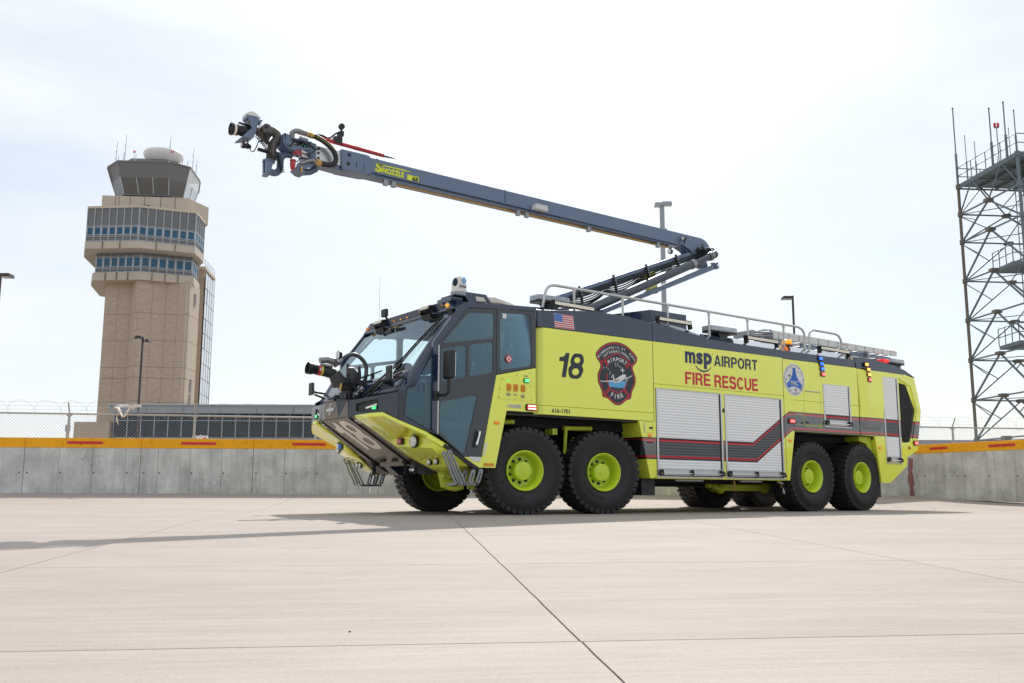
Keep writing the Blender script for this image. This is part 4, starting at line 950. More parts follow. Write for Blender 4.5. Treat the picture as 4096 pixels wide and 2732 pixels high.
for x in AX:
    m = K(); m.tube([(x, .5, .69), (x, 1.1, .70), (x, 1.35, .72), (x, 1.85, .72), (x, 2.1, .70), (x, WD-.5, .69)], [.09, .08, .17, .17, .08, .09], 14)
    for y, q in ((.55, 1.15), (WD-.55, WD-1.15)):
        m.tube([(x-.18, q, .58), (x-.02, y, .47), (x+.18, q, .58)], .045, 10); m.tube([(x-.15, q, .98), (x, y, .92), (x+.15, q, .98)], .04, 10)
        m.tube([(x+.1, q*.7+y*.3, .5), (x+.08, q*.8+y*.2, 1.35)], .055, 12)
    part('axle', m, 'lime_chassis_paint', ch_)
m = K(); m.tube([(5.0, .95, .50), (5.5, .95, .49), (6.9, .95, .50)], .045, 10); m.tube([(5.35, .9, .42), (5.1, .9, .5)], .04, 8); m.box(5.3, 6.6, .85, 1.1, .40, .52); m.sphere((5.35, .92, .44), .1, 12); m.sphere((6.65, .92, .44), .1, 12); m.tube([(6.5, .92, .5), (6.8, .85, .52), (7.1, .8, .6)], .07, 10)
part('suspension_arm', m, 'lime_chassis_paint', ch_)
m = K(); m.tube([(.98, .35, 1.42), (1.55, .35, 1.43)], .04, 12); m.sphere((1.55, .35, 1.43), .045, 12); m.tube([(1.02, .35, 1.4), (1.03, .4, 1.0)], .03, 8); m.tube([(1.04, .4, 1.0), (1.3, .5, 1.26), (1.42, .5, 1.0)], .03, 8)
part('anti_roll_bar', m, 'lime_chassis_paint', ch_)
m = K(); m.tube([(-.45, .35, 1.45), (-.12, .25, 1.47)], .04, 12); part('strut_end', m, 'lime_chassis_paint', ch_)
m = K(); m.box(.70, .80, .3, .5, 1.30, 1.40); part('frame_bracket', m, 'lime_chassis_paint', ch_)
m = K(); m.box(2.45, 2.58, .5, .6, .7, 1.50); part('frame_bracket', m, 'lime_chassis_paint', ch_)
m = K(); m.box(2.56, 2.88, .18, .62, .31, .60); part('mud_flap', m, 'black_plastic', ch_)
m = K(); m.box(9.25, 9.50, .15, .6, .28, .60); part('mud_flap', m, 'black_plastic', ch_)
m = K(); m.prism([(8.75, 1.55), (9.17, 1.55), (9.30, .62), (9.26, .62), (9.02, 1.40), (8.75, 1.46)], .1, .6); part('inner_fender', m, 'lime_chassis_paint', ch_)
m = K(); m.box(3.3, 4.0, .08, .14, .56, .59); m.box(5.0, 5.6, .08, .14, .56, .59); part('underglow_strip', m, 'steel_grey', ch_)
m = K(); m.tube([(5.05, .3, .59), (5.08, .3, .5), (5.1, .32, .4)], .018, 8); part('drain_valve', m, 'brass', ch_)
m = K(); m.tube([(6.2, .2, .58), (6.35, .18, .55)], .03, 8); m.cyl((6.33, .16, .5), (6.33, .22, .5), .05, n=12); m.tube([(6.34, .18, .46), (6.32, .18, .36), (6.36, .18, .34), (6.38, .18, .42)], .006, 6); part('hose_coupling', m, 'chrome', ch_)

# --- cab
mat('roof_grit', (.16, .15, .145), .9, bump=.5, bscale=150)
CB_ = part('cab', (lambda m: (m.box(-1.32, -.76, .12, WD-.12, .80, .98), m)[1])(K()), 'black_matte')
W1 = [(-1.64, 2.575), (-1.155, 3.105), (-.685, 3.14), (-.685, 2.745)]
W2 = [(-1.64, 2.49), (-1.20, 2.585), (-1.20, 2.09), (-1.64, 1.99)]
W3 = [(-1.145, 2.60), (-.70, 2.685), (-.70, 2.20), (-1.145, 2.11)]
W4 = [(-.575, 3.165), (.03, 3.205), (.055, 2.37), (-.575, 2.245)]
WL = [(-1.655, 1.69), (-.985, 1.83), (-1.20, .94), (-1.265, .94), (-1.655, 1.225)]
door_out = [(-1.70, 2.56), (-1.165, 3.175), (-.645, 3.205), (-.645, 2.17), (-.905, .885), (-1.225, .885), (-1.70, 1.215)]
def cabside(y, sgn):
    t = .05; yy = y if sgn > 0 else y-t
    far = sgn < 0
    rr_ = lambda P, r=.05: roundpoly(P, r)
    dr = cutplate(door_out, [rr_(W1), rr_(W2), rr_(W3), rr_(WL)], yy, t, 'door', 'door_black_paint', CB_)
    bk_ = cutplate([(-.637, 2.178), (-.637, 3.215), (-.5, 3.225), (.13, 3.262), (.13, 2.35)], [rr_(W4, .07)], yy, t, 'rear_window_frame', 'door_black_paint', CB_)
    for P, pr in ((W1, dr), (W2, dr), (W3, dr), (WL, dr), (W4, bk_)):
        me = plate(rr_(inset(P, -.015) if False else P, .05), [], .008); place(me, NR)
        for v in me.vertices: v.co.y += yy+(.012 if sgn > 0 else t-.012)
        me.materials.clear(); me.materials.append(MAT['side_glass' if sgn > 0 else 'far_glass']); link('window_pane', me, pr)
    # navy frame: roof rail and A pillar
    pil = [(-1.705, 1.215), (-1.705, 2.565), (-1.17, 3.185), (-.5, 3.232), (.135, 3.268), (.135, 3.335), (-.6, 3.30), (-1.20, 3.262), (-1.33, 3.20), (-1.80, 2.58), (-1.80, 1.27)]
    cutplate(pil, [], yy-(.012 if sgn > 0 else -.012), t+.004, 'door_frame', 'navy_paint', CB_, bevel=.012)
    return dr
D1 = cabside(0, 1); D2 = cabside(WD, -1)
# lime rear panel of the cab
def cablime(y, t):
    P = [(-.637, 2.165), (.13, 2.335), (.13, 1.62), (-.44, 1.62), (-.65, .722), (-.95, .722), (-1.23, .877), (-.90, .877)]
    return cutplate(P, [], y, t, 'cab_side_panel', 'lime_paint', CB_, bevel=.008)
CL = cablime(0, .06); cablime(WD-.06, .06)
m = K(); m.box(-.63, .13, .07, WD-.07, 1.63, 1.70); m.box(.07, .125, .06, WD-.06, 1.63, 2.30); part('rear_bulkhead', m, 'cabin_trim', CB_)
m = K(); m.box(.10, .125, .06, WD-.06, 2.30, 3.25); part('rear_wall', m, 'cabin_trim', CB_)
m = K(); m.prism([(-.90, .74), (-.66, .74), (-.45, 1.6), (-.64, 1.62)], .06, .5); part('door_sill_box', m, 'black_plastic', CB_)
m = K(); m.box(.128, .162, .04, WD-.04, 1.7, 3.2); part('cab_gap', m, 'black_matte', CB_)
# scuff plates, hinge, handle
m = K(); m.prism([(-.885, .905), (-.855, .905), (-.80, 1.10), (-.835, 1.11)], -.006, .0); m.prism([(-1.15, .882), (-.92, .882), (-.925, .82), (-1.06, .815)], -.006, 0); part('scuff_plate', m, 'aluminium', CB_)
m = K(); m.cyl((-1.70, -.012, 1.20), (-1.70, -.012, 2.545), .009, n=8)
for i in range(24): m.cyl((-1.70, -.012, 1.22+i*.055), (-1.70, -.012, 1.262+i*.055), .012, n=8)
part('hinge', m, 'aluminium', D1)
m = K(); m.prism(roundpoly([(-1.03, 1.30), (-.955, 1.30), (-1.00, 1.02), (-1.085, 1.02)], .02), -.008, 0); h_ = part('handle_recess', m, 'black_plastic', D1, .003)
m = K(); m.tube([(-.985, -.01, 1.275), (-.972, -.05, 1.262), (-.988, -.055, 1.20), (-1.015, -.055, 1.12), (-1.03, -.05, 1.075), (-1.03, -.01, 1.05)], [.02, .02, .014, .014, .022, .018], 8); part('door_handle', m, 'chrome', D1)
# panel with shore-line sockets
PP = [(-.545, 2.135), (.035, 2.275), (.045, 1.795), (-.60, 1.80)]
me = plate(roundpoly(PP, .02), [], .006); o = decal('socket_panel', me, NR, .004, 'lime_paint', CL)
for x, z in ((-.53, 2.11), (-.25, 2.19), (.015, 2.25), (-.575, 1.96), (.02, 2.03), (-.59, 1.82), (-.27, 1.815), (.03, 1.81)):
    m = K(); m.cyl((x, -.012, z), (x, 0, z), .007, n=8); part('screw', m, 'black_plastic', CL)
for x in (-.41, -.28, -.135):
    m = K(); m.prism(roundpoly([(x-.035, 1.93), (x+.04, 1.93), (x+.04, 2.045), (x-.035, 2.045)], .02), -.03, 0); part('socket_cover', m, 'orange_cover', CL, .008)
    m = K(); m.lathe([(.028, 0), (.028, .008), (.022, .008)], (x+.002, -.03, 1.985), (0, -1, 0), 16); part('cover_ring', m, 'orange_cover', CL)
for x, z in ((-.41, 1.885), (-.41, 1.86), (-.28, 1.875), (-.135, 1.87), (-.135, 1.845), (-.07, 2.19)):
    m = K(); m.box(x-.035, x+.035, -.0105, 0, z-.009, z+.009); lb = part('label_plate', m, 'black_vinyl', CL)
    m = K(); m.box(x-.025, x+.025, -.0115, -.0105, z-.003, z+.003); part('label_text', m, 'white_vinyl', lb)
m = K(); m.cyl((-.41, -.012, 2.09), (-.41, 0, 2.09), .014, n=12); part('push_button', m, 'green_lit', CL)
def led(x, z, w, h, lit, parent, y=0., body='black_plastic', dots=True, led_='red_led', name='marker_light'):
    m = K(); m.prism(roundpoly([(x-w/2, z-h/2), (x+w/2, z-h/2), (x+w/2, z+h/2), (x-w/2, z+h/2)], h*.25), y-.022, y); a = part(name, m, body, parent, .003)
    m = K(); m.prism(roundpoly([(x-w*.40, z-h*.36), (x+w*.40, z-h*.36), (x+w*.40, z+h*.36), (x-w*.40, z+h*.36)], h*.18), y-.036, y-.021); part('lens', m, lit, a, .006)
    if dots:
        m = K()
        for i in range(4):
            for j in range(2): m.cyl((x-w*.24+i*w*.16, y-.0385, z-h*.14+j*h*.28), (x-w*.24+i*w*.16, y-.036, z-h*.14+j*h*.28), h*.07, n=6)
        part('led_dots', m, led_, a)
    return a
mat('green_led', (.4, 1, .5), .3, emit=(.3, 1, .45), estr=2.5); mat('amber_led', (1, .8, .3), .3, emit=(1, .75, .2), estr=3)
led(-.065, 2.115, .11, .075, 'green_lit', CL, led_='green_led')
a_ = led(.03, 1.69, .215, .105, 'red_lit', CL, dots=False)
m = K()
for z in (1.712, 1.668):
    for i in range(8): m.box(-.045+i*.02, -.03+i*.02, -.0395, -.035, z-.012, z+.012)
part('led_dots', m, 'red_led', a_)
m = K(); m.sphere((-.63, 0, 1.42), .062, 16, sc=(1, .25, .5)); part('side_marker', m, 'amber_lens', CL)
m = K(); m.box(-.868, -.678, -.008, 0, .745, .792); part('reflector', m, 'orange_cover', CL, .003)
for k_, mt_, of in ((.006, 'charcoal_vinyl', .002), (0., 'white_vinyl', .0065)):
    me = text('STRIKER', h=.055, w=.265, t=.002, shear=.25, bold=.02 if k_ == 0 else .055, x=-.425, y=1.667); decal('striker_badge', me, NR, of, mt_, CL)
# ------------------------------------------------------------------ cab front
def P3(s, x, hw, z): return (x, YC-s*hw, z)
# windshield plane: from (-1.37, 3.13) down to (-2.24, 1.84)
def wpt(v, hwf, s, off=0.):       # v 0 bottom..1 top
    x = -2.245+(.88)*v-.05*sin(pi*v); z = 1.835+1.30*v; bow = .05*(1-hwf*hwf)
    hw = (1.42+.06*v)*hwf; return (x-bow-off*.83, YC-s*hw, z+off*.55)
vg = .21
m = K(); rows = []
for i in range(9):
    v = vg+(1-vg)*i/8; rows.append([wpt(v-(.05*(1-abs(f)**2)*0 if i else -.0)+(.07*f*f if i == 0 else 0), abs(f)*.985, 1 if f > 0 else -1) for f in [1-2*j/14 for j in range(15)]])
m.ring(rows, False, False); ws = part('windshield', m, 'windshield_glass', CB_, ang=60)
m = K(); rows = []
for i in range(4):
    rows.append([wpt(vg*i/3+(.07*f*f*i/3), abs(f), 1 if f > 0 else -1, .004) for f in [1-2*j/14 for j in range(15)]])
m.ring(rows, False, False); part('cowl_panel', m, 'navy_paint', CB_, ang=60).modifiers.new('s', 'SOLIDIFY').thickness = .03
# side pieces: A pillar, corner panel with triangular window
for s in (1, -1):
    m = K(); rows = []
    for i in range(11):
        v = i/10; a = Vector(wpt(v, .985, s, .006)); z = a.z
        hx = -1.70-.0 if z < 2.56 else -1.70+(z-2.56)*.83; b_ = Vector((min(-1.17, max(a.x+.05, hx-.08)), YC-s*1.603, z+.0))
        t_ = Vector(wpt(v, 1.01, s, .0)); mid = Vector((a.x+.07, YC-s*1.55, z+.04)); b2 = Vector((a.x+.16, YC-s*(1.597), z+.06))
        rows.append([a, t_, mid, b2])
    m.ring(rows, False, False); o = part('windshield_pillar', m, 'navy_paint', CB_, ang=50); o.modifiers.new('s', 'SOLIDIFY').thickness = .02
    # corner panel
    fr = (lambda A, B, C: fr_off(frame(A, Vector(B)-Vector(A), C)))(P3(s, -2.33, 1.50, 0), P3(s, -1.70, 1.600, 0), (0, 0, 1))
    L_ = (Vector(P3(s, -2.33, 1.50, 0))-Vector(P3(s, -1.70, 1.6, 0))).length
    kx = lambda x: (x+2.33)/.63*L_
    out = [(kx(-2.34), 1.41), (kx(-2.30), 1.86), (kx(-2.19), 1.92), (kx(-1.71), 2.66), (kx(-1.71), 1.20)]
    tri = [(kx(-2.225), 1.45), (kx(-2.195), 1.86), (kx(-1.80), 2.46), (kx(-1.755), 2.44), (kx(-1.755), 1.225)]
    me = plate(out, [roundpoly(tri, .04)], .03); o = decal('corner_panel', me, fr, -.015 if s > 0 else .015, 'navy_paint', CB_); cp = o
    me = plate(roundpoly(tri, .04), [], .006); o = decal('corner_pane', me, fr, -.006 if s > 0 else .006, 'side_glass', cp)
    o2 = inset(tri, .014); me = plate(roundpoly(tri, .04), [roundpoly(o2, .04)], .004); decal('pane_border', me, fr, .002 if s > 0 else -.002, 'black_plastic', cp)
    if s > 0:
        for i, (u0, mt_) in enumerate(((0, 'navy_vinyl'), (.085, 'black_vinyl'))):
            me = plate([(kx(-2.04)+u0, 1.80), (kx(-2.04)+u0+.075, 1.80), (kx(-2.04)+u0+.075, 2.02), (kx(-2.04)+u0, 2.02)], [], .002); decal('window_sticker', me, fr, -.012, 'white_vinyl' if i else 'sky_blue_vinyl', cp)
            me = plate([(kx(-2.04)+u0+.014, 1.81), (kx(-2.04)+u0+.06, 1.81), (kx(-2.04)+u0+.06, 1.96), (kx(-2.04)+u0+.014, 1.96)], [], .002); decal('sticker_print', me, fr, -.009, mt_, cp)
# cab roof
m = K(); prof = [(-1.32, 3.17, .06), (-1.20, 3.262, .03), (-.6, 3.30, .02), (.13, 3.335, .02)]
rows = []
for x, z, yy in prof:
    rise = .10 if x < -1.3 else .12
    rows.append([(x, yy, z)]+[(x+.0, .3+i*(WD-.6)/6, z+rise*(.55+.45*sin(pi*i/6))) for i in range(7)]+[(x, WD-yy, z)])
m.ring(rows, False, False); part('cab_roof', m, 'navy_paint', CB_, ang=60)
m = K(); rows = []
for x, dz in ((-.98, .0), (-.80, .10), (-.2, .155), (.10, .10), (.13, .0)):
    rows.append([(x, .45, 3.38+dz*.3)]+[(x, .7+i*(WD-1.4)/6, 3.42+dz) for i in range(7)]+[(x, WD-.45, 3.38+dz*.3)])
m.ring(rows, False, False); part('roof_hump', m, 'roof_grit', CB_, ang=60)
# header beam
m = K(); m.prism([(YC-1.56, 3.145), (YC-1.33, 3.29), (YC+1.33, 3.29), (YC+1.56, 3.145)], -1.40, -1.30, 'x'); hb = part('header_beam', m, 'navy_paint', CB_, .01)
m = K(); m.prism([(-1.41, 3.20), (-1.43, 3.30), (-1.18, 3.36), (-1.15, 3.30)], YC-1.25, YC+1.25); part('header_hood', m, 'navy_paint', hb, .006)
for s in (1, -1):
    m = K(); m.sphere(P3(s, -1.405, 1.36, 3.225), .045, 14, sc=(.6, 1, .75)); part('marker_lamp', m, 'amber_lit' if s > 0 else 'amber_lens', hb)
    # light bar box
    c = Vector(P3(s, -1.46, .80, 3.245)); m = K(); m.obox(c, (.035, 0, -.015), (0, .15, 0), (.015, 0, .035)); lb = part('header_light_bar', m, 'black_plastic', hb, .005)
    m = K(); m.obox(c+Vector((-.037, 0, .016)), (.004, 0, -.002), (0, .135, 0), (.012, 0, .027)); part('lens', m, 'led_cream', lb)
    for q in (-.17, .17): m = K(); m.box(-1.47, -1.38, c.y+q-.008, c.y+q+.008, 3.17, 3.29); part('bracket', m, 'black_plastic', lb)
    m = K(); m.obox(P3(s, -1.43, .80, 3.065), (.004, 0, .004), (0, .14, 0), (-.04, 0, .09)); part('sun_visor', m, 'black_plastic', hb, .004)
    m = K(); m.cyl(P3(s, -1.40, .62, 3.12), P3(s, -1.40, .95, 3.12), .03, n=12); m.box(-1.44, -1.38, YC-s*.80-.1, YC-s*.80+.1, 3.12, 3.17); part('visor_motor', m, 'black_plastic', hb)
m = K(); m.obox(P3(1, -1.41, 1.45, 3.10), (.004, 0, .004), (0, .07, 0), (-.02, 0, .06)); part('sun_visor', m, 'black_plastic', hb)
for i, y in enumerate((-.10, .12, .34)):
    m = K(); m.sphere((-1.405, YC+.20-y+.05, 3.225), .02, 10); part('marker_lamp', m, 'amber_lit', hb)
m = K(); m.box(-1.50, -1.44, YC+.52, YC+.68, 3.33, 3.46); m.tube([(-1.42, YC+.6, 3.3), (-1.46, YC+.6, 3.35)], .02, 8); part('spotlight', m, 'black_plastic', hb, .006)
m = K(); m.tube([(-1.41, YC+.42, 3.14), (-1.47, YC+.36, 3.10), (-1.46, YC+.28, 3.05)], .014, 6); m.obox((-1.48, YC+.33, 3.045), (.05, 0, .01), (0, .09, 0), (0, 0, .03)); part('wiper_motor', m, 'black_plastic', hb, .004)
for y in (YC-.5, YC+.42, YC-1.20):
    m = K(); m.tube([(-1.41, y, 3.235), (-1.44, y-.03, 3.25), (-1.44, y-.07, 3.225), (-1.41, y-.1, 3.24)], .011, 6); part('cable_gland', m, 'brass', hb)
# thermal camera on bracket
m = K(); c = (-1.035, .5, 0); m.lathe([(.133, 3.445), (.137, 3.50), (.133, 3.515)], c, (0, 0, 1), 32); cb2 = part('camera_base', m, 'steel_grey', CB_)
m = K(); m.lathe([(.136, 3.515), (.135, 3.53), (.122, 3.56), (.118, 3.66), (.112, 3.70), (.092, 3.745), (.06, 3.772), (.02, 3.782), (0, 3.783)], c, (0, 0, 1), 36); part('camera_dome', m, 'white_plastic', cb2, ang=50)
m = K(); m.sphere((-1.125, .47, 3.665), .075, 18, sc=(.5, .8, 1.05)); part('camera_window', m, 'window_dark', cb2)
f = fr_off(frame((-1.035-.119*sin(RAD(8)), .5-.1195, 3.6), (1, 0, 0), (0, 0, 1)))
me = text('FLIR', h=.036, w=.085, t=.003, bold=.03, x=.0, y=-.02); decal('camera_lettering', me, f, .006, 'navy_vinyl', cb2)
def dia(cx, cy, r, mt_): 
    me = plate([(cx-r, cy), (cx, cy+r*1.25), (cx+r, cy), (cx, cy-r*1.25)], [[(cx-r*.4, cy), (cx, cy+r*.5), (cx+r*.4, cy), (cx, cy-r*.5)]], .003); decal('camera_emblem', me, f, .006, mt_, cb2)
dia(-.03, .0, .022, 'navy_vinyl'); dia(.035, .10, .045, 'sky_blue_vinyl')
m = K(); m.box(-1.24, -.85, .30, .72, 3.425, 3.445); m.prism([(-1.20, 3.34), (-1.20, 3.43), (-.83, 3.43), (-.72, 3.30), (-.70, 3.26), (-.76, 3.27), (-.86, 3.38), (-1.02, 3.38), (-1.0, 3.20), (-1.06, 3.17), (-1.10, 3.2)], .02, .04); m.box(-1.29, -1.08, .32, .75, 3.33, 3.40); m.tube([(-1.0, .04, 3.3), (-.8, .04, 3.28)], .015, 8); part('camera_bracket', m, 'navy_paint', CB_, .004)
m = K(); m.tube([(-1.5, 2.35, 3.3), (-1.5, 2.35, 4.05)], [.003, .0015], 5); part('whip_antenna', m, 'black_plastic', CB_)
# wipers
def onws(hw, v, s, off=.02): return wpt(v, abs(hw)/1.45, s, off)
for pts, r in (([(-.55, .0), (-1.0, .42)], .012), ([(-.95, .30), (-1.34, .93)], .013), ([(-1.0, .24), (-1.37, .84)], .012), ([(-.40, -.02), (-.95, .31)], .014),
               ([(.35, .0), (.05, .20)], .014), ([(.62, .17), (-.55, .29)], .012), ([(.05, .15), (.95, .02)], .012)):
    m = K(); q = [Vector(onws(h, v, 1 if h < 0 else -1, .03)) for h, v in pts]; q = [q[0].lerp(q[1], i/6)+Vector((-.02, 0, .01))*sin(pi*i/6) for i in range(7)]; m.tube(q, r, 6); part('wiper', m, 'black_plastic', CB_)
for k_ in (0, 1):
    m = K(); pts = []
    for i in range(30):
        t = i/29; h = -1.32+t*(.75+.1*k_); v = .20+.05*k_-.22*t+.03*sin(pi*t*1.5); q = Vector(onws(h, v, 1, .05)); r_ = .018; pts.append(q)
    m.tube(pts, [.02 if i % 2 else .0155 for i in range(30)], 8); part('conduit', m, 'hose_black', CB_, ang=80)
m = K(); m.sphere(onws(-.98, .12, 1, .06), .07, 10, sc=(.8, 1, .7)); m.sphere(onws(.55, .0, -1, .06), .07, 10); part('wiper_pivot', m, 'black_plastic', CB_)
# ------------------------------------------------------------------ nose
m = K()
m.prism([(YC-.49, -2.60), (YC+.49, -2.60), (YC+1.53, -2.31), (YC+1.53, -2.20), (YC-1.53, -2.20), (YC-1.53, -2.31)][::1] and [(-2.60, YC-.49), (-2.60, YC+.49), (-2.30, YC+1.53), (-2.19, YC+1.50), (-2.19, YC-1.50), (-2.30, YC-1.53)], 1.70, 1.725, 'z')
m.add([P3(1, -2.62, .49, 1.735), P3(-1, -2.62, .49, 1.735), P3(-1, -2.31, 1.53, 1.803), P3(-1, -2.20, 1.50, 1.84), P3(1, -2.20, 1.50, 1.84), P3(1, -2.31, 1.53, 1.803)], [(0, 1, 2, 3, 4, 5)])
nd = part('nose_deck', m, 'bumper_dark', TR)
# centre panel with folded prow
m = K(); A = [P3(1, -2.635, .487, 1.742), P3(1, -2.70, .20, 1.742), P3(-1, -2.70, .20, 1.742), P3(-1, -2.635, .487, 1.742)]
B = [P3(1, -2.625, .484, 1.484), P3(1, -2.70, .20, 1.478), P3(-1, -2.70, .20, 1.478), P3(-1, -2.625, .484, 1.484)]
B = [P3(1, -2.625, .484, 1.486), P3(1, -2.675, .25, 1.478), P3(-1, -2.675, .25, 1.478), P3(-1, -2.625, .484, 1.486)]
m.add(A+B, [(1, 2, 6, 5)], 0); m.add(A+B, [(0, 1, 5), (2, 3, 6)], 1); m.add(A+B, [(0, 5, 4), (3, 7, 6)], 0)
m.add(A+[P3(1, -2.5, .487, 1.742), P3(-1, -2.5, .487, 1.742)], [(0, 4, 5, 3, 2, 1)], 0)
np_ = part('nose_panel', m, ['bumper_taupe', 'bumper_dark'], nd, smooth=False)
# the long sloping panel with the fleet number
SA, SB = Vector(P3(1, -2.622, .484, 1.478)), Vector(P3(1, -1.577, .526, .824)); dn = (SB-SA); Ls = dn.length
m = K(); dd = Vector((dn.x, 0, dn.z)).normalized(); nn = Vector((dd.z, 0, -dd.x)); nn = nn if nn.z < 0 else -nn
q = [P3(1, -2.622, .484, 1.478), P3(-1, -2.622, .484, 1.478), P3(-1, -1.577, .526, .824), P3(1, -1.577, .526, .824)]; m.add(q+[Vector(v)-nn*.09 for v in q], [(0, 1, 2, 3), (4, 7, 6, 5), (0, 4, 5, 1), (1, 5, 6, 2), (2, 6, 7, 3), (3, 7, 4, 0)])
sp_ = part('number_panel', m, 'bumper_taupe', nd, .006)
q = [P3(1, -1.575, .526, .822), P3(-1, -1.575, .526, .822), P3(-1, -1.53, .48, .765), P3(1, -1.53, .48, .765)]; m = K(); m.add(q+[Vector(v)+Vector((.1, 0, .12)) for v in q], [(0, 1, 2, 3), (4, 7, 6, 5), (0, 4, 5, 1), (1, 5, 6, 2), (2, 6, 7, 3), (3, 7, 4, 0)]); part('panel_lip', m, 'bumper_taupe', nd, .004)
slf = fr_off(frame(P3(-1, -2.622, .487, 1.478), (0, -1, 0), (-dd.x, 0, -dd.z)))      # u towards near side, v up the slope
def sl(u, v): return (u, v)
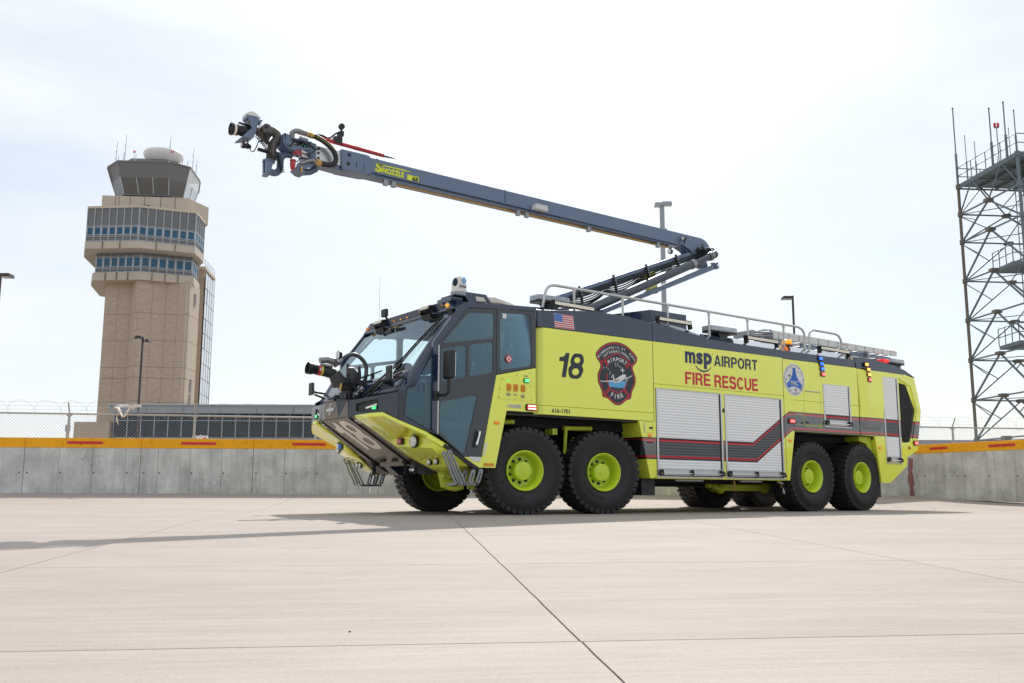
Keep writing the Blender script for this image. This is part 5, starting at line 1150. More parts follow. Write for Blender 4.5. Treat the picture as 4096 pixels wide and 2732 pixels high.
# wide italic 18
for me in block('18', .10, .87, -.83, -.07, gap=.08):
    decal('fleet_number', me, slf, .005, 'cream_vinyl', sp_)
def ellip(cx, cy, rx, ry, n=28): return [(cx+rx*cos(2*pi*i/n), cy+ry*sin(2*pi*i/n)) for i in range(n)]
for s in (1, -1):
    # trim rail at the edge of the number panel
    m = K(); a = Vector(P3(s, -2.60, .50, 1.478)); b_ = Vector(P3(s, -1.56, .545, .80)); m.beam(a, b_, .014, .05, upv=nn); part('panel_edge', m, 'black_plastic', nd)
    m = K(); q = [P3(s, -2.60, .51, 1.478), P3(s, -2.595, .69, 1.485), P3(s, -1.80, .78, .955), P3(s, -1.55, .62, .80), P3(s, -1.54, .555, .79)]; m.add(q+[Vector(v)-nn*.06 for v in q], [(0, 1, 2, 3, 4), (9, 8, 7, 6, 5)]+[(i, (i+1) % 5, (i+1) % 5+5, i+5) for i in range(5)]); part('side_rail', m, 'bumper_taupe', nd, .004)
    f2 = fr_off(frame(P3(s, -2.50, .60, 1.42), (0, -1, 0), (-dd.x, 0, -dd.z))); me = plate([(-.055, -.045), (.055, -.045), (.055, .05), (-.055, .05)], [], .003); decal('warning_label', me, f2, .012, 'white_vinyl', nd)
    me = text('M', h=.035, w=.04, t=.002, bold=.02, x=-.02, y=-.02); decal('label_print', me, f2, .015, 'black_vinyl', nd)
    # dark light housing either side (front face plate with recess)
    A_, B_2 = Vector(P3(s, -2.615, .50, 0)), Vector(P3(s, -2.315, 1.53, 0)); U_ = (B_2-A_) if s > 0 else (A_-B_2); O_ = A_ if s > 0 else B_2
    U_ = B_2-A_; fr = fr_off(frame(A_, U_, (0, 0, 1))); L2 = U_.length; off = (1 if s > 0 else -1)
    out = [(0, 1.735), (L2, 1.803), (L2, 1.40), (L2*.76, 1.515), (L2*.19, 1.50), (.07, 1.475), (0, 1.475)]
    hole = [(.17, 1.675), (.62, 1.725), (.665, 1.70), (.665, 1.56), (.40, 1.535), (.17, 1.56)]
    U2 = fr
    me = plate(out, [roundpoly(hole, .03)], .03); o = decal('light_housing', me, fr, 0, 'bumper_dark', nd); hs = o
    m = K(); F = lambda u, z, d: (A_+U_.normalized()*u+Vector((0, 0, z))+Vector((U_.y, -U_.x, 0)).normalized()*d*(1 if s > 0 else -1))
    R0 = [F(u, z, -.01) for u, z in hole]; R1 = [F(u*.9+.06, 1.63+(z-1.63)*.8, -.13) for u, z in hole]; m.ring([R0, R1], True, True); part('housing_recess', m, 'black_plastic', hs, smooth=False)
    m = K(); m.beam(F(.36, 1.600, -.02), F(.60, 1.645, -.02), .03, .028); part('work_light', m, 'led_white', hs, .004)
    m = K(); m.obox(F(.56, 1.595, -.01), U_.normalized()*.055, (0, 0, .032), Vector((U_.y, -U_.x, 0)).normalized()*.015); a = part('marker_light', m, 'black_plastic', hs, .006)
    m = K(); m.obox(F(.56, 1.595, .01), U_.normalized()*.042, (0, 0, .024), Vector((U_.y, -U_.x, 0)).normalized()*.008); part('lens', m, 'green_lit', a, .006)
    m = K()
    for i in range(3):
        for j in range(2): m.sphere(F(.535+.025*i, 1.585+.02*j, .019), .005, 6)
    part('led_dots', m, 'green_led', a)
    m = K(); q = [P3(s, -2.315, 1.53, 1.40), P3(s, -2.20, 1.515, 1.40), P3(s, -2.20, 1.515, 1.84), P3(s, -2.315, 1.53, 1.803)]; m.add(q, [(0, 1, 2, 3)]); part('housing_end', m, 'bumper_dark', hs, smooth=False)
    # lime wing: rows inner -> outer
    rows = [[(-2.60, .70, 1.50), (-2.52, 1.0, 1.515), (-2.436, 1.27, 1.513), (-2.325, 1.515, 1.40), (-1.87, 1.565, 1.232), (-1.52, 1.585, 1.055), (-1.48, 1.59, 1.02)],
            [(-2.585, .705, 1.455), (-2.505, 1.0, 1.465), (-2.42, 1.29, 1.46), (-2.30, 1.53, 1.345), (-1.87, 1.575, 1.18), (-1.53, 1.59, 1.01), (-1.45, 1.595, .97)],
            [(-2.36, .725, 1.33), (-2.30, 1.0, 1.335), (-2.20, 1.33, 1.34), (-2.06, 1.53, 1.25), (-1.86, 1.575, 1.15), (-1.52, 1.59, .99), (-1.42, 1.595, .95)],
            [(-2.07, .755, 1.135), (-1.99, .93, 1.165), (-1.92, 1.17, 1.185), (-1.80, 1.46, 1.15), (-1.78, 1.565, 1.12), (-1.50, 1.585, .97), (-1.38, 1.59, .93)],
            [(-1.99, .765, 1.075), (-1.995, .93, 1.05), (-1.93, 1.18, 1.03), (-1.80, 1.47, 1.01), (-1.74, 1.56, 1.00), (-1.45, 1.58, .93), (-1.32, 1.59, .89)],
            [(-1.87, .785, .985), (-1.86, 1.0, .965), (-1.78, 1.15, .945), (-1.70, 1.38, .93), (-1.66, 1.54, .93), (-1.42, 1.57, .90), (-1.27, 1.585, .86)],
            [(-1.83, .79, .965), (-1.62, .94, .845), (-1.58, 1.12, .865), (-1.52, 1.36, .86), (-1.50, 1.50, .87), (-1.36, 1.54, .86), (-1.20, 1.57, .82)],
            [(-1.80, .80, .945), (-1.50, .98, .76), (-1.49, 1.13, .745), (-1.42, 1.35, .745), (-1.38, 1.46, .76), (-1.28, 1.5, .76), (-1.10, 1.55, .76)],
            [(-1.74, .82, .90), (-1.29, 1.045, .64), (-1.28, 1.12, .635), (-1.24, 1.25, .65), (-1.20, 1.35, .67), (-1.12, 1.42, .70), (-1.0, 1.5, .74)]]
    m = K(); m.ring([[P3(s, *p) for p in r] for r in rows], False, False); wg = part('bumper_wing', m, 'lime_paint', TR, smooth=True, ang=22)
    sd_ = wg.modifiers.new('s', 'SOLIDIFY'); sd_.thickness = .03; sd_.offset = 1 if s < 0 else -1; sd_.offset = 0
    def lamp_(x, hw, z, r, ny=.12, name='headlight', lens='clear_lens'):
        d = Vector((-1, -s*ny, -.05)).normalized(); c = Vector(P3(s, x, hw, z)); m = K(); m.cyl(c, c+d*.035, r*1.18, n=24); h = part(name, m, 'black_plastic', wg, .003)
        m = K(); m.lathe([(r, 0), (r*.98, .012), (r*.6, .022), (0, .026)], c+d*.034, d, 24); part('lens', m, lens, h)
        m = K(); u_ = d.orthogonal().normalized(); w_ = d.cross(u_)
        for i in range(7):
            an = 2*pi*i/6; p = c+d*.052+((u_*cos(an)+w_*sin(an))*r*.55 if i < 6 else Vector()); m.sphere(p, r*.16, 8)
        part('reflector_cell', m, 'led_white', h)
    lamp_(-1.90, 1.30, 1.10, .082); lamp_(-1.545, 1.16, .802, .042, name='fog_light'); lamp_(-1.52, 1.32, .808, .042, name='fog_light')
    m = K(); m.obox(P3(s, -2.00, 1.03, 1.108), (.02, 0, 0), (-.01*s*0, .072, 0), (0, 0, .05)); a = part('strobe_light', m, 'black_plastic', wg, .006)
    m = K(); m.obox(P3(s, -2.022, 1.03, 1.108), (.012, 0, 0), (0, .06, 0), (0, 0, .04)); part('lens', m, 'red_lens' if s > 0 else 'blue_vinyl', a, .008)
    # black inner structure and light pod below
    m = K(); m.prism([(-1.80, .99), (-1.70, .97), (-1.24, .70), (-1.27, .645), (-1.40, .70), (-1.62, .84)], YC-s*1.02, YC-s*.60); part('bumper_core', m, 'black_plastic', nd)
    m = K(); m.prism([(-1.50, .80), (-1.2, .80), (-1.02, .66), (-1.26, .63)], YC-s*.62, YC-s*.34); part('skid_plate', m, 'bumper_dark', nd)
    # shackle
    c = Vector(P3(s, -1.60, .53, .80)); m = K(); m.tube([c+Vector((-.02, -.05, .02)), c+Vector((-.02, .05, .02))], .045, 12); m.box(c.x-.06, c.x+.06, c.y-.02, c.y+.02, c.z-.02, c.z+.06)
    m.tube([c+Vector((-.03, .035*cos(t)-0, -.09+.075*sin(t))) for t in [2*pi*i/16 for i in range(17)]], .016, 8); part('tow_shackle', m, 'black_matte', nd, ang=60)
    # folding step
    yy = YC-s*1.675; T_ = .014
    def arm(a, b_, wdt, y): 
        a, b_ = Vector(a), Vector(b_); d = (b_-a).normalized(); n_ = Vector((-d.z, 0, d.x)); m = K()
        for sg in (-1, 1): m.beam(a+n_*sg*wdt*.5, b_+n_*sg*wdt*.5, .032, .024, upv=n_)
        for t in (0, .18, 1): c_ = a.lerp(b_, t); m.beam(c_-n_*wdt*.6, c_+n_*wdt*.6, .03, .02, upv=d)
        m.cyl(a+Vector((0, .02, 0)), a-Vector((0, .02, 0)), .022, n=10); return m
    st = None
    for k_, (a, b_) in enumerate((((-1.62, yy, .935), (-1.385, yy, .475)), ((-1.535, yy, .95), (-1.275, yy, .475)))):
        o = part('step_arm', arm(a, b_, .052, yy), 'grating_grey', TR, .003); st = st or o
    for a, b_ in (((-1.10, yy, .67), (-1.15, yy, .50)), ((-.96, yy, .68), (-1.02, yy, .50))):
        part('step_arm', arm(a, b_, .045, yy), 'grating_grey', TR, .003); part('step_arm', arm((a[0], a[1]+s*.22, a[2]), (b_[0], b_[1]+s*.22, b_[2]), .045, yy), 'grating_grey', TR, .003)
    m = K(); y0, y1 = sorted((yy-.015, yy+s*.25)); m.box(-1.40, -1.03, y0, y0+.02, .452, .482); m.box(-1.40, -1.03, y1-.02, y1, .452, .482); m.box(-1.42, -1.38, y0, y1, .452, .482); m.box(-1.05, -1.02, y0, y1, .452, .482)
    for i in range(12): m.box(-1.37+i*.028, -1.358+i*.028, y0, y1, .455, .48)
    for i in range(12): m.box(-1.37+i*.028, -1.357+i*.028, y0, y0+.018, .482, .490)
    part('step_tread', m, 'grating_grey', TR, smooth=False)
    m = K(); m.prism([(-1.56, 1.07), (-1.49, 1.03), (-.90, .69), (-.88, .65), (-.96, .66), (-1.60, 1.02)], YC-s*1.61, YC-s*1.45); part('step_rail', m, 'black_plastic', TR, .004)
    # convex front mirror
    c = Vector(P3(s, -2.42, 1.40, 2.09)); m = K(); m.obox(c, (.02, 0, 0), (0, .085, 0), (0, 0, .11)); mr_ = part('front_mirror', m, 'black_plastic', CB_, .03)
    m = K(); m.obox(c+Vector((.022, 0, 0)), (.003, 0, 0), (0, .07, 0), (0, 0, .095)); part('mirror_glass', m, 'chrome', mr_)
    m = K(); m.tube([c+Vector((.02, s*.03, -.02)), c+Vector((.05, s*.02, -.05)), Vector(P3(s, -2.16, 1.42, 2.03))], .022, 8); m.tube([c+Vector((.03, s*.08, -.1)), Vector(P3(s, -2.25, 1.2, 1.92))], .02, 8); part('mirror_arm', m, 'black_plastic', mr_)
    # big door mirror
    c = Vector(P3(s, -1.665, 1.86, 2.22)); m = K(); m.obox(c, (.05, -.0, 0), (0, .12, 0), (0, 0, .215)); o = part('door_mirror', m, 'black_plastic', CB_, .035); o.rotation_euler = (0, 0, 0)
    m = K(); m.tube([c+Vector((.0, 0, -.2)), c+Vector((.0, 0, -.40)), c+Vector((-.02, s*.05, -.45)), Vector(P3(s, -1.72, 1.62, 1.78))], .024, 8); m.box(-1.79, -1.70, YC-s*1.62-.03, YC-s*1.62+.03, 1.70, 1.84); part('mirror_arm', m, 'black_plastic', o, .004)
    m = K(); m.obox(c+Vector((.052, 0, 0)), (.003, 0, 0), (0, .1, 0), (0, 0, .18)); part('mirror_glass', m, 'chrome', o)
for y0 in (-.17, .22):
    m = K()
    for i in range(3): c = Vector((-1.66, YC-y0-.06*i+.06, .855)); m.sphere(c, .026, 8)
    part('panel_bolt', m, 'black_plastic', nd)
m = K(); c = Vector((-1.42, YC-.36, .70)); m.lathe([(.085, 0), (.08, .02), (.04, .10), (.025, .14)], c, (1, 0, .0), 24); m.tube([c+Vector((.14, 0, 0)), c+Vector((.3, 0, .02))], .025, 8); part('air_horn', m, 'chrome', nd)
m = K(); m.prism([(-1.32, .66), (-1.2, .70), (-1.15, .42), (-1.25, .42)], .5, .62); m.cyl((-1.3, .52, .62), (-1.05, .52, .62), .07, n=12); m.tube([(-1.24, .55, .46), (-1.18, .53, .42), (-1.05, .53, .40), (-.9, .55, .43)], .04, 10); m.prism([(-.82, .76), (-.62, .76), (-.66, .40), (-.78, .40)], .55, .6); m.cyl((-1.25, .5, .50), (-.72, .5, .52), .03, n=10); m.prism([(-1.45, .86), (-.65, .80), (-.70, .70), (-1.3, .72)], .3, .34)
part('steering_gear', m, 'lime_chassis_paint', ch_, .004)
# Oshkosh lettering and emblem on prow
pf = fr_off(frame(P3(-1, -2.70, .20, 1.60), (0, -1, 0), (.09, 0, 1)))
me = text('OSHKOSH', h=.05, w=.27, t=.003, bold=.05, x=.065, y=-.005); decal('nose_lettering', me, pf, .006, 'white_vinyl', np_)
me = plate([(.16, .052), (.24, .052), (.24, .10), (.22, .11), (.18, .11), (.16, .10)], [[(.17, .058), (.17, .095), (.185, .102), (.215, .102), (.23, .095), (.23, .058)]], .002); decal('nose_emblem', me, pf, .006, 'white_vinyl', np_)
me = plate([(.16, -.012), (.24, -.012), (.24, -.06), (.16, -.06)], [[(.168, -.018), (.168, -.054), (.232, -.054), (.232, -.018)]], .002); decal('nose_emblem', me, pf, .006, 'white_vinyl', np_)
# ------------------------------------------------------------------ cab interior
m = K(); m.box(-1.66, -.76, .12, WD-.12, .99, 1.03); m.box(-.76, -.74, .1, WD-.1, 1.03, 1.62); m.box(-.74, .06, .1, WD-.1, 1.61, 1.64); it = part('cab_floor', m, 'cabin_trim', CB_)
m = K(); m.prism([(-2.15, 1.5), (-2.12, 1.98), (-1.95, 2.02), (-1.75, 1.93), (-1.70, 1.5)], .35, WD-.35); part('dashboard', m, 'cabin_trim', it, .02)
m = K(); m.lathe([(.20, -.012), (.215, 0), (.20, .012), (.19, 0), (.20, -.012)], (-1.58, YC, 2.02), (-.6, 0, 1), 24); m.tube([(-1.58, YC, 2.02), (-1.75, YC, 1.9)], .03, 8); part('steering_wheel', m, 'black_plastic', it)
def seat(x, y, z=1.42):
    m = K(); m.obox((x, y, z), (.25, 0, 0), (0, .24, 0), (0, 0, .07)); s_ = part('seat', m, 'seat_fabric', it, .04)
    m = K(); m.prism(roundpoly([(y-.24, z), (y-.25, z+.55), (y-.17, z+.78), (y+.17, z+.78), (y+.25, z+.55), (y+.24, z)], .08), x+.18, x+.30, 'x'); part('seat_back', m, 'seat_fabric', s_, .02)
    m = K(); m.prism(roundpoly([(y-.14, z+.80), (y-.17, z+1.05), (y-.08, z+1.12), (y+.08, z+1.12), (y+.17, z+1.05), (y+.14, z+.80)], .05), x+.2, x+.29, 'x'); part('head_rest', m, 'seat_fabric', s_, .02)
    m = K(); m.box(x-.15, x+.15, y-.15, y+.15, 1.03, z-.07); part('seat_base', m, 'black_plastic', s_)
for x, y in ((-1.25, YC), (-1.05, .62), (-1.05, WD-.62)): seat(x, y, 1.50)
for x, y in ((-.40, 1.05), (-.40, 2.15)): seat(x, y, 1.9)
m = K(); m.tube([(-.4, .25, 2.45), (-.38, .24, 2.8)], .075, 12); a = part('air_cylinder', m, 'cabin_trim', it); m = K(); m.cyl((-.38, .24, 2.82), (-.38, .24, 2.90), .05, n=12); part('cylinder_cap', m, 'yellow_vinyl', a)
for x, z0, z1, y in ((-.51, 2.45, 2.85, .14), (-.31, 2.48, 2.75, .14), (-1.03, 2.12, 2.38, .14)):
    f3 = fr_off(frame((x, y, z0), (0.9, 0, .0), (.12, 0, 1))); me = plate([(0, 0), (.065, 0), (.06, z1-z0), (-.0, z1-z0)], [], .004); decal('harness_strap', me, f3, 0, 'white_vinyl', it)
    me = text('MSA', h=.05, w=.16, t=.003, bold=.03); f4 = fr_off(frame((x+.055, y-.003, z0+.02), (.12, 0, 1), (-1, 0, .12))); decal('strap_lettering', me, f4, 0, 'black_vinyl', it)
me = plate([(-.405+.062*cos(t), 2.44+.062*sin(t)) for t in [2*pi*i/20 for i in range(20)]], [], .003)
decal('window_emblem', me, NR, .004, 'red_vinyl', CB_)
me = plate([(-.405+r_*cos(t), 2.44+r_*sin(t)) for i in range(16) for t, r_ in [(2*pi*i/16, .05 if i % 4 in (0,) else (.03 if i % 2 == 0 else .042))]], [], .003); decal('emblem_cross', me, NR, .007, 'white_vinyl', CB_)
me = plate([(-.405+.02*cos(t), 2.44+.02*sin(t)) for t in [2*pi*i/12 for i in range(12)]], [], .003); decal('emblem_centre', me, NR, .009, 'red_vinyl', CB_)
me = plate([(-.53, 3.08), (-.455, 3.085), (-.455, 3.16), (-.53, 3.155)], [], .002); decal('window_label', me, NR, .003, 'white_vinyl', CB_)
m = K(); m.sphere((-1.25, .45, 1.62), .18, 12, sc=(1.2, .8, .6)); m.sphere((-1.1, .5, 1.70), .13, 10, sc=(1, .8, .8)); part('turnout_coat', m, 'turnout_tan', it)
m = K(); m.beam((-1.66, .10, 1.38), (-1.15, .10, 1.34), .03, .09); part('door_pocket', m, 'cabin_trim', it)
m = K(); m.tube([(-1.62, .1, 1.72), (-1.15, .12, 1.42)], .012, 6); part('grab_rail', m, 'steel_grey', it)
m = K(); m.box(-1.28, .09, .1, WD-.1, 3.15, 3.17); part('headliner', m, 'headliner', it)  # pale ceiling added to brighten the dark top of the windshield
m = K(); m.box(-1.20, -.9, 1.1, 2.1, 3.06, 3.149); part('overhead_console', m, 'cabin_trim', it, .02)
m = K(); m.tube([(-.58, .1, 2.98), (.0, .1, 3.06)], .02, 8); part('grab_rail', m, 'aluminium', it)
# ------------------------------------------------------------------ front water monitor
mo = part('monitor_base', (lambda m: (m.cyl((-2.42, YC, 1.76), (-2.42, YC, 1.80), .16, n=20), m.cyl((-2.42, YC, 1.78), (-2.42, YC, 1.98), .095, n=20), m)[-1])(K()), 'monitor_grey')
m = K(); m.sphere((-2.42, YC, 2.03), .145, 20, sc=(1.2, 1, .8)); m.tube([(-2.42, YC, 2.0), (-2.36, YC, 2.09), (-2.33, YC-.02, 2.17), (-2.38, YC-.02, 2.24), (-2.44, YC, 2.24)], [.12, .12, .115, .10, .08], 18); m.cyl((-2.42, YC, 2.28), (-2.42, YC, 2.37), .022, n=10); m.tube([(-2.55, YC, 2.04), (-2.62, YC-.02, 2.14), (-2.66, YC-.02, 2.20)], [.13, .11, .10], 16); mbod = part('monitor_body', m, 'monitor_grey', mo, ang=60)
ax = Vector((-.99, 0, .14)).normalized(); c0 = Vector((-2.64, YC, 2.19))
m = K(); m.lathe([(.075, 0), (.082, .12), (.076, .13), (.076, .36), (.082, .37), (.092, .40), (.096, .47), (.088, .475), (.075, .40), (.055, .33), (0, .33)], c0, ax, 28); m.lathe([(.022, .33), (.026, .42), (.0, .43)], c0, ax, 12); part('monitor_barrel', m, 'black_plastic', mo)
m = K(); m.cyl(c0+ax*.25, c0+ax*.305, .0785, n=28); part('barrel_label', m, 'red_vinyl', mo); m = K(); m.cyl(c0+ax*.225, c0+ax*.25, .0782, n=28); part('barrel_label', m, 'yellow_vinyl', mo)
f5 = fr_off(frame(c0+ax*.30+Vector((0, -.081, -.02)), -ax, (.14, 0, .99))); me = text('W', h=.05, w=.05, t=.004, bold=.03); decal('barrel_print', me, f5, 0, 'white_vinyl', mo)
m = K(); m.tube([c0+ax*.05+Vector((0, 0, .105)), c0+ax*.25+Vector((0, 0, .10))], .027, 12); m.tube([c0+Vector((.05, .03, .14)), c0+ax*.0+Vector((0, .03, .2)), c0+ax*.12+Vector((0, .03, .21)), c0+ax*.25+Vector((0, .03, .17))], [.05, .06, .06, .045], 12); part('foam_tube', m, 'steel_grey', mo, ang=60)
m = K(); c = Vector((-2.62, YC-.05, 2.49)); m.cyl(c+Vector((.05, 0, 0)), c, .06, .075, n=18); a = part('monitor_light', m, 'black_plastic', mo); m = K(); m.cyl(c, c+Vector((-.008, -.0, 0)), .066, n=18); part('lens', m, 'clear_lens', a)
m = K(); hp = [(-2.64, 2.35), (-2.58, 2.41), (-2.50, 2.47), (-2.40, 2.515), (-2.30, 2.51), (-2.20, 2.45), (-2.13, 2.36), (-2.115, 2.25), (-2.13, 2.12), (-2.145, 2.0), (-2.15, 1.86)]
pts = []
for i in range(len(hp)-1):
    for k_ in range(9):
        t = k_/9; p0, p1, p2, p3 = [Vector((*hp[max(0, min(len(hp)-1, i+o_))], 0)) for o_ in (-1, 0, 1, 2)]
        q = .5*((2*p1)+(-p0+p2)*t+(2*p0-5*p1+4*p2-p3)*t*t+(-p0+3*p1-3*p2+p3)*t**3); pts.append((q.x, YC-.12+.1*(i+t)/10, q.y))
m.tube(pts, [.036 if i % 2 else .029 for i in range(len(pts))], 12); part('flex_hose', m, 'corrugated_grey', mo, ang=80)
m = K(); m.cyl(pts[0], pts[10], .039, n=14); m.cyl(pts[-1], pts[-10], .038, n=14); m.cyl((-2.15, pts[-1][1], 1.80), (-2.15, pts[-1][1], 1.87), .06, n=12); part('hose_cuff', m, 'steel_grey', mo)
m = K(); rr = random.Random(11)
for i in range(16): 
    x, y, z = -2.42+rr.uniform(-.14, .28), YC+rr.uniform(-.2, .1), 1.86+rr.uniform(-.03, .22); sx = rr.uniform(.02, .05); m.obox((x, y, z), (sx, rr.uniform(-.01, .01), 0), (0, sx*.8, 0), (0, 0, sx*rr.uniform(.6, 1.3)))
for i in range(12):
    a = Vector((-2.5+rr.random()*.35, YC-.17, 1.86+rr.random()*.3)); b_ = a+Vector((rr.uniform(-.15, .2), rr.uniform(-.08, .0), rr.uniform(-.15, .1))); m.tube([a, (a+b_)/2+Vector((0, -.05, -.05)), b_], .007, 5)
part('monitor_drive', m, 'black_plastic', mo, .003)
m = K(); m.obox((-2.25, YC-.08, 2.24), (.018, 0, .01), (0, .025, 0), (-.012, 0, .10)); part('actuator', m, 'monitor_grey', mo, .006)
m = K(); m.obox((-2.27, YC-.1, 2.08), (.10, 0, -.02), (0, .03, 0), (0, 0, .04)); part('actuator_arm', m, 'monitor_grey', mo, .006)
m = K(); m.cyl((-2.60, YC-.14, 1.93), (-2.585, YC-.14, 2.03), .025, n=10); m.cyl((-2.24, YC-.17, 1.88), (-2.24, YC-.17, 1.94), .018, n=8); part('drain_fitting', m, 'brass', mo)
m = K(); m.cyl((-2.05, YC-.3, 1.8), (-2.05, YC-.3, 1.83), .05, n=10); part('deck_fitting', m, 'steel_grey', nd)
# ------------------------------------------------------------------ lettering and crests on the near side
def sidetext(body, x0, x1, z0, z1, mt_, par, shear=0., bold=.02, name='lettering', off=.003):
    me = text(body, h=z1-z0, w=x1-x0, t=.003, shear=shear, bold=bold, x=x0, y=z0); return decal(name, me, NR, off, mt_, par)
gl = thing  # keep linter quiet
def sblock(body, x0, x1, z0, z1, mt_, par, name='lettering', **kw):
    for me in block(body, x0, x1, z0, z1, **kw): decal(name, me, NR, .003, mt_, par)
sblock('18', .545, 1.178, 2.228, 2.64, 'charcoal_vinyl', pm, 'fleet_number', gap=.08, shear=.20)
sidetext('616-1701', .457, .828, 1.632, 1.703, 'charcoal_vinyl', pm, 0, .008, 'unit_number', .004)
sblock('AIRPORT', 4.285, 5.49, 2.70, 2.905, 'navy_vinyl', mb_)
# msp logotype
def strokes(polys, mt_, par, name, off=.003):
    for P in polys: decal(name, plate(P, [], .003), NR, off, mt_, par)
sidetext('m', 3.525, 3.79, 2.70, 2.915, 'navy_vinyl', mb_, 0, .04, 'logotype'); sidetext('s', 3.815, 3.985, 2.695, 2.915, 'navy_vinyl', mb_, 0, .04, 'logotype'); sidetext('p', 4.01, 4.225, 2.622, 2.922, 'navy_vinyl', mb_, 0, .045, 'logotype')
arc = [(4.0+.262*cos(t), 2.80+.262*sin(t)) for t in [RAD(216+i*(108/16)) for i in range(17)]]
arc = [(3.995+.25*cos(RAD(a)), 2.79+.23*sin(RAD(a))) for a in range(214, 331, 6)]+[(4.0+.255*cos(RAD(a)), 2.80+.21*sin(RAD(a))) for a in range(326, 213, -6)]
decal('logotype', plate(arc, [], .003), NR, .003, 'navy_vinyl', mb_)
sidetext('TM', 4.225, 4.255, 2.905, 2.918, 'navy_vinyl', mb_, 0, 0, 'trademark')
sblock('FIRE', 3.515, 4.17, 2.308, 2.535, 'red_vinyl', mb_); sblock('RESCUE', 4.28, 5.487, 2.300, 2.533, 'red_vinyl', mb_)
# flag
fx0, fx1, fz0, fz1 = .503, .905, 3.046, 3.273; ff = lambda p: NR((fx0+p[0]*(fx1-fx0)+(1-p[1])*.03, fz0+p[1]*(fz1-fz0), p[2]))
def fpl(P, mt_, off, name):
    me = plate(P, [], .002)
    for v in me.vertices: v.co = ff((v.co.x, v.co.y, v.co.z+off))
    me.materials.clear(); me.materials.append(MAT[mt_]); return link(name, me, flag)
flag = part('flag', (lambda m: (m.box(.49, .50, -.0005, .0, 3.05, 3.055), m)[1])(K()), 'white_vinyl', ub)
fpl([(-.012, -.02), (1.012, -.02), (1.012, 1.02), (-.012, 1.02)], 'white_vinyl', .002, 'flag_field')
for i in range(7): fpl([(0, 1-(2*i+1)/13), (1, 1-(2*i+1)/13), (1, 1-2*i/13), (0, 1-2*i/13)], 'red_vinyl', .004, 'stripe')
fpl([(0, 6/13), (.42, 6/13), (.42, 1), (0, 1)], 'blue_vinyl', .006, 'canton')
sl_ = []
for r in range(9):
    for c_ in range(6 if r % 2 == 0 else 5):
        cx, cy = .42*(c_*2+1+(r % 2))/12, 1-(r+1)/10*7/13
        sl_.append(plate([(cx+(.013 if k_ % 2 == 0 else .0055)*cos(pi/2+k_*pi/5), cy+(.022 if k_ % 2 == 0 else .009)*sin(pi/2+k_*pi/5)) for k_ in range(10)], [], .001))
me = joinmesh(sl_)
for v in me.vertices: v.co = ff((v.co.x, v.co.y, v.co.z+.0085))
me.materials.clear(); me.materials.append(MAT['white_vinyl']); link('flag_stars', me, flag)
# airport fire crest
CREST=[(1.397,2.655),(1.408,2.706),(1.495,2.795),(1.624,2.873),(1.733,2.907),(1.826,2.920),(1.952,2.921),(2.084,2.887),(2.194,2.825),(2.305,2.742),(2.343,2.694),(2.345,2.635),(2.312,2.590),(2.238,2.521),(2.234,2.491),(2.264,2.418),(2.301,2.329),(2.299,2.245),(2.263,2.159),(2.211,2.080),(2.189,1.979),(2.169,1.949),(2.119,1.940),(2.064,1.918),(1.997,1.869),(1.931,1.836),(1.865,1.828),(1.801,1.841),(1.737,1.878),(1.673,1.924),(1.609,1.944),(1.546,1.957),(1.533,1.980),(1.526,2.045),(1.485,2.123),(1.443,2.202),(1.432,2.291),(1.446,2.365),(1.495,2.450),(1.501,2.492),(1.480,2.539),(1.417,2.608)]
crest = decal('fire_crest', plate(CREST, [], .003), NR, .002, 'charcoal_vinyl', pm)
def cd_(name, P, mt_, off=.0055, holes=()): return decal(name, plate(P, holes, .002), NR, off, mt_, crest)
cd_('crest_border', inset(CREST, .017), 'red_vinyl', .0045, [inset(CREST, .036)])
def seg(pts, w, name, mt_, off=.0055):
    L_ = []; R_ = []
    for i in range(len(pts)):
        p = Vector(pts[i]); d = (Vector(pts[min(i+1, len(pts)-1)])-Vector(pts[max(0, i-1)])).normalized(); n_ = Vector((-d.y, d.x))*w/2; L_.append(tuple(p+n_)); R_.append(tuple(p-n_))
    return cd_(name, L_+R_[::-1], mt_, off)
for P in ([(1.566,2.592),(1.656,2.480)], [(1.588,2.610),(1.683,2.511)], [(1.588,2.610),(1.696,2.648),(1.816,2.712),(1.86,2.722),(1.904,2.720),(2.013,2.666),(2.161,2.603)], [(2.162,2.607),(2.060,2.507)], [(2.178,2.579),(2.087,2.476)], [(1.566,2.592),(1.517,2.501)], [(2.178,2.579),(2.226,2.491)],
          [(1.682,2.124),(1.551,1.985)], [(1.708,2.097),(1.578,1.963)], [(2.041,2.123),(2.170,1.978)], [(2.018,2.097),(2.142,1.964)], [(1.648,2.364),(1.636,2.281),(1.651,2.200),(1.698,2.121),(1.762,2.068),(1.870,2.046),(1.979,2.075),(2.047,2.144),(2.083,2.221)], [(1.578, 1.963), (1.65, 1.952), (1.72, 1.915), (1.80, 1.868), (1.87, 1.855), (1.95, 1.87), (2.02, 1.912), (2.08, 1.945), (2.142, 1.964)]):
    seg(P, .017, 'crest_line', 'red_vinyl')
cd_('crest_water', [(1.662,2.243),(2.082,2.252),(2.070,2.196),(2.030,2.133),(1.698,2.134)], 'sky_blue_vinyl', .0035)
